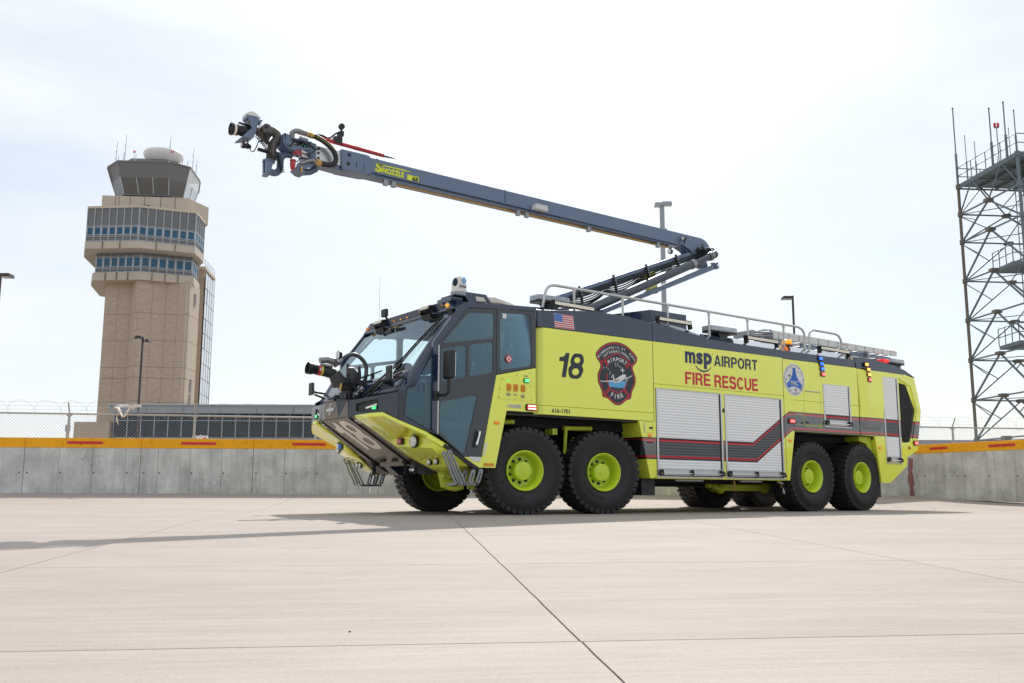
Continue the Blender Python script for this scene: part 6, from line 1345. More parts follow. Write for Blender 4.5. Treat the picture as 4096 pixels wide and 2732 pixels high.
for P in ([(1.791,2.210),(1.808,2.260),(1.896,2.316),(2.007,2.370),(2.051,2.373),(2.071,2.354),(2.067,2.324),(2.027,2.284),(1.939,2.240),(1.851,2.205)], [(1.484,2.237),(1.518,2.221),(1.808,2.257),(1.923,2.275),(1.917,2.260),(1.808,2.234),(1.518,2.208),(1.488,2.221)], [(2.050,2.308),(2.150,2.336),(2.218,2.373),(2.212,2.354),(2.150,2.320),(2.072,2.295)], [(1.748,2.349),(1.768,2.346),(1.816,2.269),(1.785,2.255)]):
    cd_('crest_airliner', P, 'white_vinyl', .008)
for x, z in ((1.846, 2.232), (2.077, 2.279)):
    cd_('crest_engine', ellip(x, z, .024, .028, 14), 'white_vinyl', .0095); cd_('crest_engine', ellip(x, z, .013, .015, 10), 'charcoal_vinyl', .0115)
st_ = []
for x, z, r in [(a, b, .02) for a, b in [(1.569,2.450),(1.626,2.461),(1.669,2.435),(1.715,2.392),(1.700,2.354),(1.791,2.343),(1.741,2.307),(1.832,2.541),(1.884,2.547),(1.843,2.507),(1.884,2.514),(1.922,2.502),(1.954,2.480)]]+[(1.995, 2.44, .06)]:
    st_.append(plate([(x+(r if k_ % 2 == 0 else r*.25)*cos(pi/2+k_*pi/4), z+(r if k_ % 2 == 0 else r*.25)*sin(pi/2+k_*pi/4)) for k_ in range(8)], [], .002))
for x, z in [(1.817,2.125),(1.792,2.103),(1.773,2.079),(1.863,2.126),(1.863,2.105),(1.863,2.084),(1.909,2.127),(1.933,2.104),(1.954,2.080)]: st_.append(plate(ellip(x, z-.008, .004, .004, 6), [], .002))
decal('crest_stars', joinmesh(st_), NR, .006, 'white_vinyl', crest)
for body, c_, a0, a1, h, inw in (('MINNEAPOLIS-ST. PAUL', (1.875, 2.287, .520), 140, 40.5, .044, False), ('INTERNATIONAL', (1.869, 2.311, .426), 132, 50, .044, False), ('AIRPORT', (1.876, 2.245, .345), 121, 60, .066, False), ('FIRE', (1.853, 2.20, .262), -118, -60, .078, True)):
    for i_, ch_t in enumerate(body):
        if ch_t == ' ': continue
        an_ = a0+(a1-a0)*i_/(len(body)-1); me = arc_text(ch_t+' ', *c_, an_, an_, h, inward=inw, bold=.018); decal('crest_letter', me, NR, .006, 'white_vinyl', crest)
# commission roundel
rd = decal('roundel', plate(ellip(6.576, 2.602, .325, .327, 56), [], .003), NR, .002, 'white_vinyl', rb)
def rp(name, P, mt_, off=.0055): return decal(name, plate(P, [], .002), NR, off, mt_, rd)
rp('roundel_emblem', [(6.540,2.840),(6.578,2.844),(6.621,2.840),(6.628,2.791),(6.655,2.672),(6.722,2.575),(6.809,2.504),(6.757,2.411),(6.669,2.455),(6.553,2.466),(6.469,2.452),(6.392,2.419),(6.340,2.508),(6.427,2.569),(6.495,2.650),(6.532,2.739)], 'blue_vinyl')
me = text('MAC', h=.088, w=.215, t=.002, bold=.015, x=6.468, y=2.49); decal('roundel_lettering', me, NR, .008, 'white_vinyl', rd)
me = arc_text('MINNEAPOLIS SAINT PAUL', 6.576, 2.602, .272, 160, 18, .033, bold=.0, ws=.6); decal('roundel_lettering', me, NR, .006, 'charcoal_vinyl', rd)
me = arc_text('METROPOLITAN AIRPORTS COMMISSION', 6.576, 2.602, .300, 172, 367, .033, inward=True, bold=.0, ws=.6); decal('roundel_lettering', me, NR, .006, 'charcoal_vinyl', rd)
for P in ([(6.436,2.749),(6.441,2.690),(6.491,2.666),(6.490,2.656),(6.441,2.668),(6.438,2.624),(6.446,2.606),(6.433,2.610),(6.421,2.605),(6.430,2.624),(6.429,2.667),(6.373,2.656),(6.373,2.664),(6.428,2.690)], [(6.612,2.457),(6.618,2.413),(6.665,2.389),(6.665,2.381),(6.616,2.394),(6.614,2.359),(6.624,2.341),(6.609,2.347),(6.596,2.340),(6.606,2.358),(6.607,2.394),(6.562,2.381),(6.562,2.389),(6.608,2.413)]): rp('roundel_airliner', P, 'charcoal_vinyl')
for x, z in [(6.512,2.834),(6.709,2.762),(6.341,2.596),(6.792,2.570),(6.464,2.387)]: rp('roundel_airliner', [(x, z+.022), (x+.004, z+.004), (x+.018, z-.004), (x+.004, z-.002), (x, z-.022), (x-.004, z-.002), (x-.018, z-.004), (x-.004, z+.004)], 'charcoal_vinyl')
# warning light columns
for (x, z, c_, l_) in ((7.43, 3.10, 'blue_lit', 'blue_led'), (7.452, 2.99, 'blue_lit', 'blue_led'), (7.47, 2.885, 'blue_lit', 'blue_led'), (7.487, 2.777, 'red_lit', 'red_led')): led(x, z, .15, .095, c_, rb, led_=l_, name='warning_light')
for (x, z, c_, l_) in ((8.955, 3.095, 'amber_lit', 'amber_led'), (8.975, 2.986, 'amber_lit', 'amber_led'), (8.995, 2.877, 'amber_lit', 'amber_led'), (9.015, 2.768, 'red_lit', 'red_led')): led(x, z, .135, .095, c_, rear, y=-.045 if z < 3 else -.02, led_=l_, name='warning_light')
led(6.44, 1.765, .20, .105, 'red_lit', rb, name='warning_light'); led(10.66, 1.47, .17, .11, 'red_lit', rear, y=.0, name='warning_light')
for x, z, c_, par in ((6.37, 1.38, 'amber_lens', mb_), (2.61, 1.345, 'amber_lens', fp), (9.33, 1.33, 'amber_lens', rear), (10.42, 1.355, 'red_lens', rear)):
    m = K(); m.sphere((x, -.002, z), .055, 14, sc=(1, .3, .6)); part('side_marker', m, c_, par)
# hatches
def hatch(P, par, name, hinge=None, latches=()):
    me = plate(roundpoly(inset(P, -.004), .02), [roundpoly(inset(P, .003), .02)], .003); d = decal(name, me, NR, .0008, 'lime_chassis_paint', par)
    if hinge:
        m = K(); m.cyl((hinge[0], -.008, hinge[2]), (hinge[1], -.008, hinge[2]), .008, n=8); part('hinge', m, 'aluminium', d)
    for x, z, w, h in latches: m = K(); m.box(x-w/2, x+w/2, -.012, 0, z-h/2, z+h/2); part('latch', m, 'black_plastic', d, .002)
hatch([(6.86, 1.715), (7.375, 1.715), (7.385, 2.385), (6.862, 2.385)], rb, 'service_hatch', (6.90, 7.36, 2.40), ((6.93, 1.76, .08, .035),))
hatch([(6.545, 1.715), (6.80, 1.715), (6.80, 1.90), (6.545, 1.90)], rb, 'fuel_hatch', (6.57, 6.78, 1.91), ((6.58, 1.745, .05, .03), (6.77, 1.745, .05, .03)))
hatch([(6.86, 1.69), (7.43, 1.69), (7.43, 1.705), (6.86, 1.705)], rb, 'trim_strip'); hatch([(7.27, 1.66), (7.42, 1.66), (7.42, 1.74), (7.27, 1.74)], rb, 'small_hatch')
hatch([(2.495, 1.385), (2.69, 1.385), (2.69, 1.57), (2.475, 1.57)], fp, 'side_hatch', None, ((2.64, 1.475, .07, .035),))
m = K(); m.cyl((2.49, -.008, 1.40), (2.475, -.008, 1.56), .007, n=8); part('hinge', m, 'aluminium', fp)
m = K(); m.box(2.52, 2.70, -.004, 0, 1.195, 1.25); a = part('badge', m, 'white_vinyl', fp); m = K(); m.box(2.524, 2.696, -.0052, -.004, 1.199, 1.246); a2 = part('badge_face', m, 'black_vinyl', fp)
sidetext('TAK-4', 2.54, 2.68, 1.214, 1.24, 'red_vinyl', fp, 0, .03, 'badge_lettering', .0075)
for x, z in [(6.88+.16*i, zz) for i in range(4) for zz in (2.415,)]+[(7.12, 2.27), (7.12, 2.05), (7.12, 1.85)]: m = K(); m.cyl((x, -.004, z), (x, 0, z), .005, n=6); part('rivet', m, 'black_plastic', rb)
# ------------------------------------------------------------------ roof equipment
def lightbar(x0, x1, z0, z1, y, par=None):
    m = K(); a, b_ = Vector((x0, y, z0)), Vector((x1, y, z1)); m.beam(a, b_, .07, .075); h = part('work_light_bar', m, 'black_plastic', par or ub, .006)
    m = K(); m.beam(a+Vector((.02, -.037, -.008)), b_+Vector((-.02, -.037, -.008)), .008, .052); part('lens', m, 'led_cream', h)
    m = K(); n = int((x1-x0)/.04)
    for i in range(n):
        for j in (-.02, .006): c = a.lerp(b_, (i+.5)/n)+Vector((0, -.042, j)); m.obox(c, (.012, 0, 0), (0, .002, 0), (0, 0, .008))
    part('led_cells', m, 'led_white', h, smooth=False)
    for t in (.0, 1.): c = a.lerp(b_, t); m = K(); m.prism([(c.x-.02, c.z+.045), (c.x+.02, c.z+.045), (c.x+.05, c.z-.10), (c.x+.0, c.z-.12)], c.y-.02, c.y+.06) ; part('bracket', m, 'black_plastic', h, .003)
lightbar(.54, 1.40, 3.475, 3.455, .06); lightbar(2.96, 3.78, 3.475, 3.465, .10); lightbar(5.27, 6.17, 3.345, 3.335, .06); lightbar(7.52, 8.48, 3.345, 3.33, .06)
m = K(); m.add([(2.9, .0, 3.31), (4.05, .0, 3.22), (3.6, .12, 3.36), (2.95, .16, 3.43), (2.73, .02, 3.36)], [(0, 1, 2, 3, 4)]); part('light_fairing', m, 'dark_band_paint', ub).modifiers.new('s', 'SOLIDIFY').thickness = .02
def beacon(x0, x1, y0, y1, z, lens, red=None, foot=.1):
    m = K(); m.prism(roundpoly([(x0, y0), (x1, y0), (x1, y1), (x0, y1)], .08), z, z+.025, 'z'); h = part('light_bar', m, 'black_plastic', ub, .004)
    m = K(); m.prism(roundpoly([(x0, y0), (x1, y0), (x1, y1), (x0, y1)], .08), z+.026, z+.125, 'z'); part('lens', m, lens, h, .02)
    m = K(); n = max(3, int((x1-x0)/.1))
    for i in range(n): c = x0+(x1-x0)*(i+.5)/n; m.box(c-.035, c+.035, y0+.03, y1-.03, z+.04, z+.10)
    part('reflector_block', m, 'clear_lens' if lens == 'beacon_clear' else 'amber_led', h, .004)
    m = K(); xm = (x0+x1)/2; m.prism([(xm-.16, z), (xm+.16, z), (xm+.08, z-foot), (xm-.08, z-foot)], (y0+y1)/2-.1, (y0+y1)/2+.1); part('foot', m, 'black_plastic', h)
    return h
glass('beacon_clear', (.92, .95, .97), ior=1.5, rough=.1, cloudy=.45, cloudcol=(.85, .88, .9))
glass('beacon_red', (.9, .12, .1), ior=1.5, rough=.1, cloudy=.5, cloudcol=(.8, .03, .03))
beacon(.50, 1.22, .42, .72, 3.56, 'beacon_clear'); beacon(4.47, 5.24, .22, .50, 3.41, 'beacon_clear')
h = beacon(10.80, 11.35, .55, .85, 3.33, 'beacon_clear', foot=.2)
m = K(); m.box(10.56, 10.78, .60, .80, 3.345, 3.43); part('lens', m, 'red_lit', h, .02)
m = K(); m.lathe([(.10, 3.335), (.11, 3.35), (.08, 3.375)], (6.76, .28, 0), (0, 0, 1), 20); a = part('beacon_base', m, 'steel_grey', ub); m = K(); m.lathe([(.10, 3.375), (.105, 3.40), (.098, 3.45), (.08, 3.462), (0, 3.466)], (6.76, .28, 0), (0, 0, 1), 24); part('beacon_lens', m, 'amber_lit', a)
RY = .25
def smoothpath(P, n=6):
    out = []
    for i in range(len(P)-1):
        p0, p1, p2, p3 = [Vector(P[max(0, min(len(P)-1, i+o_))]) for o_ in (-1, 0, 1, 2)]
        for k_ in range(n): t = k_/n; out.append(.5*((2*p1)+(-p0+p2)*t+(2*p0-5*p1+4*p2-p3)*t*t+(-p0+3*p1-3*p2+p3)*t**3))
    return out+[Vector(P[-1])]
m = K(); m.tube([Vector((.46, RY, 3.41)), Vector((.50, RY, 3.60)), Vector((.53, RY, 3.70)), Vector((.58, RY, 3.775)), Vector((.65, RY, 3.81)), Vector((.74, RY, 3.822)), Vector((7.0, RY, 3.762)), Vector((7.12, RY, 3.755)), Vector((7.22, RY, 3.72)), Vector((7.28, RY, 3.65)), Vector((7.295, RY, 3.55)), Vector((7.28, RY, 3.31))], .024, 10); hr = part('roof_handrail', m, 'aluminium_rail', ub, ang=60)
for x in (1.14, 2.25, 3.36, 4.45, 5.54, 6.63):
    m = K(); z = 3.818-.0095*(x-.7); m.cyl((x, RY, 3.30), (x, RY, z), .021, n=10); m.cyl((x, RY, z-.06), (x, RY, z+.0), .029, n=10); part('rail_post', m, 'aluminium_rail', hr)
m = K(); m.tube([Vector(p) for p in ((7.44, RY, 3.32), (7.435, RY, 3.58), (7.46, RY, 3.67), (7.53, RY, 3.73), (7.62, RY, 3.745), (8.33, RY, 3.735), (8.43, RY, 3.71), (8.50, RY, 3.64), (8.525, RY, 3.54), (8.53, RY, 3.30))], .024, 10); part('roof_handrail', m, 'aluminium_rail', ub, ang=60)
# roof box
m = K(); m.prism([(3.05, 2.3), (3.55, .9), (4.51, .9), (4.51, 2.3)], 3.36, 3.825, 'z'); bx = part('roof_box', m, 'dark_band_paint', ub, .006)
m = K(); m.box(1.9, 2.7, 1.2, 2.0, 3.45, 3.72); m.cyl((2.3, YC, 3.45), (2.3, YC, 3.85), .30, n=24); part('boom_turntable', m, 'navy_paint', ub, .01)
# ladder
ld = part('roof_ladder', (lambda m: (m.prism([(6.98, 3.585), (11.40, 3.575), (11.42, 3.69), (6.98, 3.755)], .80, .845), m)[1])(K()), 'ladder_white', ub, .003)
m = K(); m.prism([(6.98, 3.585), (11.40, 3.575), (11.42, 3.69), (6.98, 3.755)], 1.28, 1.325); part('ladder_rail', m, 'ladder_white', ld, .003)
for i in range(13):
    for dz in (-.035, .035):
        x = 7.15+i*.335; m = K(); m.cyl((x, .788, 3.66-i*.002+dz), (x, 1.33, 3.66-i*.002+dz), .017, n=8); part('rung', m, 'ladder_white', ld)
        m = K(); m.cyl((x, .796, 3.66-i*.002+dz), (x, .799, 3.66-i*.002+dz), .024, n=10); part('rung_socket', m, 'black_plastic', ld)
m = K(); m.prism([(7.9, 3.50), (11.2, 3.47), (11.2, 3.53), (7.9, 3.56)], .82, .86); m.prism([(7.9, 3.50), (11.2, 3.47), (11.2, 3.53), (7.9, 3.56)], 1.2, 1.24); part('ladder_rack', m, 'boom_paint', ub)
for i in range(9): x = 8.0+i*.37; m = K(); m.cyl((x, .84, 3.51), (x, 1.22, 3.51), .016, n=8); part('rung', m, 'steel_grey', ub)
for i in range(4):
    m = K(); m.tube([(6.36, .82+.1*(i % 2), 3.66-.04*i), (6.98, .82, 3.70-.035*i)], .022, 8); part('ladder_foot', m, 'steel_grey', ld)
m = K(); m.tube([(6.45, .84, 3.66), (6.6, .84, 3.72), (6.95, .84, 3.76)], .012, 6); m.box(6.3, 6.42, .8, 1.3, 3.58, 3.70); part('ladder_clamp', m, 'steel_grey', ld, .003)
for x, c_ in ((9.35, 'red_vinyl'), (9.43, 'white_vinyl'), (9.50, 'yellow_vinyl'), (11.25, 'red_vinyl')):
    m = K(); m.box(x, x+.06, .7975, .7995, 3.66, 3.685); part('ladder_label', m, c_, ld)
for x in (7.2, 10.2): m = K(); m.box(x-.03, x+.03, .75, 1.35, 3.30, 3.58); part('ladder_stand', m, 'steel_grey', ub)
m = K(); m.box(7.55, 7.60, 1.33, 1.37, 3.4, 3.88); m.tube([(7.3, 1.35, 3.88), (7.6, 1.35, 3.9)], .01, 6); part('ladder_stay', m, 'boom_paint', ub)

# ------------------------------------------------------------------ boom (sideways middle y = 1.75)
BY0, BY1 = 1.60, 1.90; BC = 1.75
m = K(); lp, lq = Vector((2.05, 0, 3.93)), Vector((5.50, 0, 5.34)); 
m.prism([(1.9, 3.84), (1.86, 4.02), (5.36, 5.375), (5.60, 5.36), (5.62, 5.25), (5.40, 5.21)], BY0+.02, BY1-.02); lw = part('lower_boom', m, 'boom_paint', TR, .012)
for k_ in range(7):
    m = K(); pts = []
    for i in range(33):
        t = i/32; x = 2.1+3.5*t; zt = 4.03+(x-1.86)*.387-.10-.03*k_; sag = abs(sin(pi*t*4))*.035*k_*(.45); pts.append((x, BY0-.025-.012*(k_ % 3), zt-sag-.0))
    pts.append((5.75, BY0-.05, 5.42-.02*k_)); m.tube(smoothpath(pts, 2), .0135 if k_ < 5 else .02, 6); part('hydraulic_hose', m, 'hose_black', lw, ang=80)
for x in (2.35, 3.22, 4.10, 4.95):
    z = 4.03+(x-1.86)*.387; m = K(); m.beam((x, BY0-.01, z+.03), (x+.09, BY0-.02, z-.36), .04, .035, upv=(0, 1, 0)); part('hose_clamp', m, 'black_plastic', lw)
    m = K()
    for i in range(6): m.cyl((x+.015*i, BY0-.07, z-.03-.055*i), (x+.015*i, BY0-.03, z-.03-.055*i), .016, n=6)
    part('clamp_bolt', m, 'steel_grey', lw)
m = K(); m.cyl((2.08, 1.32, 3.625), (5.15, 1.32, 5.025), .085, n=24); m.cyl((5.15, 1.32, 5.025), (5.81, 1.32, 5.325), .060, n=20); m.sphere((5.85, 1.34, 5.34), .08, 16); m.tube([(5.73, 1.34, 5.305), (5.87, 1.36, 5.355), (5.95, 1.55, 5.38)], .066, 14); wt = part('water_pipe', m, 'pipe_grey', lw, ang=60)
d_ = Vector((3.07, 0, 1.40)).normalized()
m = K(); c = Vector((5.15, 1.32, 5.025)); m.cyl(c-d_*.05, c+d_*.06, .10, n=24); part('pipe_coupling', m, 'steel_grey', wt); m = K(); c = Vector((5.71, 1.32, 5.28)); m.cyl(c-d_*.06, c+d_*.05, .085, n=24); m.cyl(c-d_*.02, c+d_*.0, .098, n=24); part('pipe_coupling', m, 'steel_grey', wt)
m = K(); m.prism([(2.9, 3.76), (2.86, 3.84), (6.02, 5.20), (6.06, 5.09)], 1.52, 1.60); m.cyl((6.10, 1.50, 5.17), (6.10, 1.62, 5.17), .07, n=20); m.prism([(5.98, 5.22), (6.12, 5.245), (6.16, 5.11), (6.02, 5.08)], 1.525, 1.595); lk = part('link_bar', m, 'boom_paint', lw, .006)
m = K(); m.cyl((6.10, 1.47, 5.17), (6.10, 1.50, 5.17), .03, n=16); part('link_pin', m, 'chrome', lk)
m = K(); m.tube([(2.9, 1.9, 3.95), (4.3, 1.9, 4.55), (5.55, 1.9, 5.12)], .018, 6); m.box(2.7, 3.1, 1.86, 1.94, 3.86, 3.92); part('cable_tray', m, 'black_plastic', lk)
m = K(); m.prism([(4.02, 4.66), (4.28, 4.84), (4.38, 4.80), (4.44, 4.45), (4.20, 4.38), (4.12, 4.5)], 1.60, 1.70); part('boom_rest', m, 'lime_paint', lw, .01); m = K(); m.prism([(4.19, 4.40), (4.44, 4.46), (4.44, 4.38), (4.20, 4.33)], 1.605, 1.71); part('rest_pad', m, 'black_matte', lw, .006)
# knee
m = K(); m.prism([(5.10, 5.54), (5.95, 5.60), (6.00, 5.50), (5.95, 5.25), (6.02, 5.14), (5.84, 5.12), (5.52, 5.32)], BY0+.06, BY1-.06); m.cyl((5.75, BY0-.03, 5.42), (5.75, BY1+.03, 5.42), .11, n=20); kn = part('knee_joint', m, 'boom_paint', lw, .008)
m = K(); rr = random.Random(21)
for i in range(14):
    a = Vector((5.55+rr.random()*.35, BY0-.05, 5.30+rr.random()*.2)); b_ = a+Vector((rr.uniform(-.1, .25), rr.uniform(-.06, .0), rr.uniform(-.1, .15))); m.tube(smoothpath([a, (a+b_)/2+Vector((rr.uniform(-.08, .08), -.05, rr.uniform(-.09, .1))), b_], 4), .013, 6)
for i in range(16): m.obox((5.6+rr.random()*.35, BY0-.04, 5.28+rr.random()*.22), (.02+.02*rr.random(), 0, .01), (0, .025, 0), (-.008, 0, .018+.02*rr.random()))
part('knee_hose', m, 'hose_black', kn, ang=80)
m = K()
for i in range(9): m.cyl((5.58+rr.random()*.38, BY0-.075, 5.30+rr.random()*.24), (5.6+rr.random()*.38, BY0-.05, 5.30+rr.random()*.24), .014, n=6)
part('hose_fitting', m, 'steel_grey', kn)
# upper boom
m = K(); up_ = [(-2.38, 5.60), (-2.38, 5.885), (3.7, 5.80)]; end = [(5.62, 5.745)]+[(5.70+.33*sin(RAD(a)), 5.42+.32*cos(RAD(a))) for a in range(0, 100, 12)]
m.prism([(-2.38, 5.635), (-2.38, 5.885), (5.66, 5.738)]+[(5.70+.33*sin(RAD(a)), 5.42+.318*cos(RAD(a))) for a in range(5, 95, 10)]+[(5.98, 5.33), (5.52, 5.33), (5.36, 5.44), (5.16, 5.505)], BY0, BY1); ubm = part('upper_boom', m, 'boom_paint', TR, .008)
m = K(); m.prism([(-2.38, 5.575), (-2.38, 5.632), (5.12, 5.50), (5.05, 5.455)], BY0+.03, BY1-.03); part('boom_keel', m, 'boom_paint', ubm, .004)
m = K(); m.beam((-2.0, BY0-.012, 5.628), (5.05, BY0-.012, 5.495), .014, .02); part('boom_flange', m, 'boom_paint', ubm)
m = K(); m.tube([(-1.6, BC, 5.565), (4.9, BC, 5.445)], .02, 6); part('underside_cable', m, 'brass', ubm)
for x in (-1.85, -1.70, .9, 1.1, 2.6, 4.45): z = 5.57-.018*(x+2.38); m = K(); m.box(x, x+.08, BC-.14, BC-.08, z-.10, z); part('cable_bracket', m, 'steel_grey', ubm, .004)
m = K(); m.prism([(1.22, 5.56), (1.52, 5.555), (1.50, 5.655), (1.24, 5.66)], BY0-.14, BY0-.004); part('junction_box', m, 'light_panel', ubm, .006)
m = K(); m.box(.62, .632, BY0-.003, BY0, 5.585, 5.845); part('boom_seam', m, 'black_matte', ubm)
for (x, z) in ((-1.9, 5.87), (4.85, 5.76)): m = K(); m.tube([(x, BC, z-.02), (x+.02, BC, z+.05), (x-.03, BC, z+.07)], .012, 6); part('lifting_eye', m, 'black_plastic', ubm)
m = K(); m.prism([(-2.64, 5.565), (-2.66, 5.91), (-2.22, 5.905), (-2.14, 5.895), (-2.10, 5.585), (-2.2, 5.57)], BY0-.02, BY1+.02); cl = part('boom_collar', m, 'boom_paint', ubm, .008)
for x, z, r in ((-2.52, 5.835, .032), (-2.53, 5.68, .032), (-2.38, 5.72, .009), (-2.38, 5.69, .009), (-2.38, 5.66, .009), (-2.25, 5.72, .009), (-2.25, 5.68, .009), (-2.25, 5.64, .009)): m = K(); m.cyl((x, BY0-.028, z), (x, BY0-.018, z), r, n=16); part('bolt', m, 'black_plastic', cl)
m = K(); m.prism([(-3.22, 5.66), (-3.22, 5.885), (-2.60, 5.88), (-2.60, 5.63)], BY0+.02, BY1-.02); tip = part('boom_tip', m, 'aluminium', ubm, .006)
m = K(); m.prism([(-3.22, 5.585), (-3.22, 5.655), (-2.60, 5.625), (-2.60, 5.555)], BY0+.03, BY1-.03); part('tip_keel', m, 'boom_paint', tip, .004)
m = K(); m.prism([(-3.24, 5.56), (-3.26, 5.91), (-3.10, 5.90), (-3.09, 5.585)], BY0-.01, BY1+.01); ep = part('end_plate', m, 'boom_paint', tip, .004)
for z in (5.845, 5.765, 5.68): m = K(); m.cyl((-3.045, BY0+.005, z), (-3.045, BY0+.02, z), .02, n=14); part('bolt', m, 'black_plastic', ep)
for x in (-2.95, -2.85, -2.75, -2.66): m = K(); m.cyl((x, BY0+.018, 5.60), (x, BY0+.03, 5.60), .012, n=10); part('bolt', m, 'black_plastic', ep)
# big black hose loop over the tip
m = K(); hp = [(-3.20, 5.99), (-3.05, 5.95), (-2.92, 5.88), (-2.83, 5.80), (-2.79, 5.70), (-2.81, 5.61), (-2.88, 5.565), (-2.98, 5.55), (-3.06, 5.56)]
m.tube(smoothpath([(x, BY0-.10, z) for x, z in hp], 5), .042, 12); hz = part('hose_loop', m, 'hose_black', tip, ang=60)
m = K()
for i in range(0, 40, 3): m.obox(Vector((-3.16+.36*sin(i*.03)*1.0, BY0-.15, 5.97-.004*i)), (.008, 0, 0), (0, .004, 0), (0, 0, .003))
part('hose_print', m, 'yellow_vinyl', hz)
for p, q in (((-3.30, 6.00), (-3.19, 5.985)), ((-3.14, 5.575), (-3.04, 5.555))):
    m = K(); m.cyl((p[0], BY0-.10, p[1]), (q[0], BY0-.10, q[1]), .047, n=6); m.cyl((p[0]+.03, BY0-.10, p[1]), (q[0]-.03, BY0-.10, q[1]), .052, n=14); part('brass_coupling', m, 'brass', hz)
m = K(); m.tube(smoothpath([(-3.52, BY0-.04, 5.90), (-3.53, BY0-.07, 5.98), (-3.45, BY0-.10, 6.01), (-3.30, BY0-.10, 6.0)], 4), .04, 12); m.cyl((-3.42, BY0-.08, 5.915), (-3.28, BY0-.1, 5.885), .03, n=12); m.tube([(-3.14, BY0-.1, 5.57), (-3.20, BY0-.09, 5.58), (-3.38, BY0-.05, 5.50)], .032, 10); part('steel_pipe', m, 'steel_grey', hz, ang=60)
# valve cradle
m = K(); m.prism([(-3.66, 5.95), (-3.52, 5.93), (-3.50, 5.78), (-3.25, 5.78), (-3.24, 5.75), (-3.52, 5.71), (-3.64, 5.80)], BY0-.05, BY0-.03); m.prism([(-3.67, 5.94), (-3.63, 5.945), (-3.63, 5.78), (-3.55, 5.72), (-3.3, 5.72), (-3.3, 5.70), (-3.57, 5.70), (-3.67, 5.79)], BY0-.05, BY1-.05); m.box(-3.54, -3.22, BY0-.12, BY0+.1, 5.86, 5.875); m.prism([(-3.54, 5.86), (-3.56, 6.0), (-3.50, 6.03), (-3.42, 6.03), (-3.50, 5.98), (-3.50, 5.87)], BY0-.03, BY0+.0); va = part('valve_cradle', m, 'boom_paint', tip, .004)
m = K(); m.cyl((-3.60, BC, 5.90), (-3.35, BC, 5.87), .09, n=20); m.cyl((-3.5, BC-.1, 5.84), (-3.3, BC-.1, 5.76), .08, n=16); part('valve_body', m, 'steel_grey', va)
m = K(); m.box(-3.37, -3.29, BY0-.02, BY0+.03, 5.79, 5.83); mat('green_part', (.0, .45, .3), .4); part('valve_handle', m, 'green_part', va)
m = K(); rr = random.Random(31)
for i in range(16):
    a = Vector((-3.5+rr.random()*.3, BY0-.05+rr.random()*.05, 5.55+rr.random()*.35)); b_ = a+Vector((rr.uniform(-.12, .2), rr.uniform(-.04, .04), rr.uniform(-.15, .1))); m.tube(smoothpath([a, (a+b_)/2+Vector((0, -.04, rr.uniform(-.06, .06))), b_], 4), .009, 5)
part('wire_bundle', m, 'hose_black', va, ang=80)
m = K()
for i in range(7):
    m.tube(smoothpath([(-3.50, BY0-.06, 5.60+.01*i), (-3.46+.01*i, BY0-.09, 5.70-.012*i), (-3.36, BY0-.06, 5.71-.018*i)], 4), .0035, 5)
part('red_wires', m, 'red_vinyl', va)
for z in (5.71, 5.64): m = K(); m.cyl((-3.37, BY0-.04, z), (-3.26, BY0-.02, z-.01), .028, n=10); part('connector', m, 'aluminium', va)
m = K(); m.prism([(-3.42, 5.50), (-3.15, 5.62), (-3.10, 5.58), (-3.13, 5.52), (-3.30, 5.42), (-3.45, 5.42)], BY0-.06, BY0-.03); m.prism([(-3.45, 5.42), (-3.30, 5.40), (-3.28, 5.35), (-3.36, 5.36)], BY0-.06, BY1-.1); m.tube([(-3.27, BC, 5.43), (-3.12, BC, 5.47), (-3.02, BC, 5.54)], .055, 12); part('lower_bracket', m, 'boom_paint', tip, .004)
m = K(); m.cyl((-3.365, BY0-.08, 5.44), (-3.365, BY0-.08, 5.355), .018, n=8); part('drain_fitting', m, 'brass', tip)
m = K(); m.lathe([(.042, 5.52), (.045, 5.45), (.036, 5.40), (.028, 5.372), (0, 5.365)], (-3.50, BY0-.05, 0), (0, 0, 1), 18); m.lathe([(.05, 5.535), (.05, 5.515)], (-3.50, BY0-.05, 0), (0, 0, 1), 18, caps=True); part('red_beacon', m, 'red_lens', tip)
# S-shaped pipe, nozzle carrier and nozzle
m = K(); m.tube(smoothpath([(-3.44, BC, 5.68), (-3.55, BC, 5.67), (-3.62, BC, 5.60), (-3.63, BC, 5.50), (-3.64, BC, 5.40), (-3.70, BC, 5.335), (-3.79, BC, 5.34), (-3.84, BC, 5.40)], 6), .055, 16); sp2 = part('swivel_pipe', m, 'boom_paint', tip, ang=60)
m = K(); m.cyl((-3.72, BC+.1, 5.66), (-3.58, BC+.1, 5.64), .075, n=18); part('swivel_cap', m, 'boom_paint', sp2)
m = K(); m.cyl((-3.83, BC-.03, 5.47), (-3.83, BC-.03, 5.505), .10, n=24); m.prism([(-3.905, 5.47), (-3.78, 5.47), (-3.83, 5.28), (-3.895, 5.27)], BC-.12, BC-.07); m.prism([(-3.905, 5.47), (-3.78, 5.47), (-3.83, 5.28), (-3.895, 5.27)], BC+.0, BC+.05); m.box(-3.905, -3.825, BC-.12, BC+.05, 5.245, 5.275); part('swivel_yoke', m, 'boom_paint', sp2, .004)
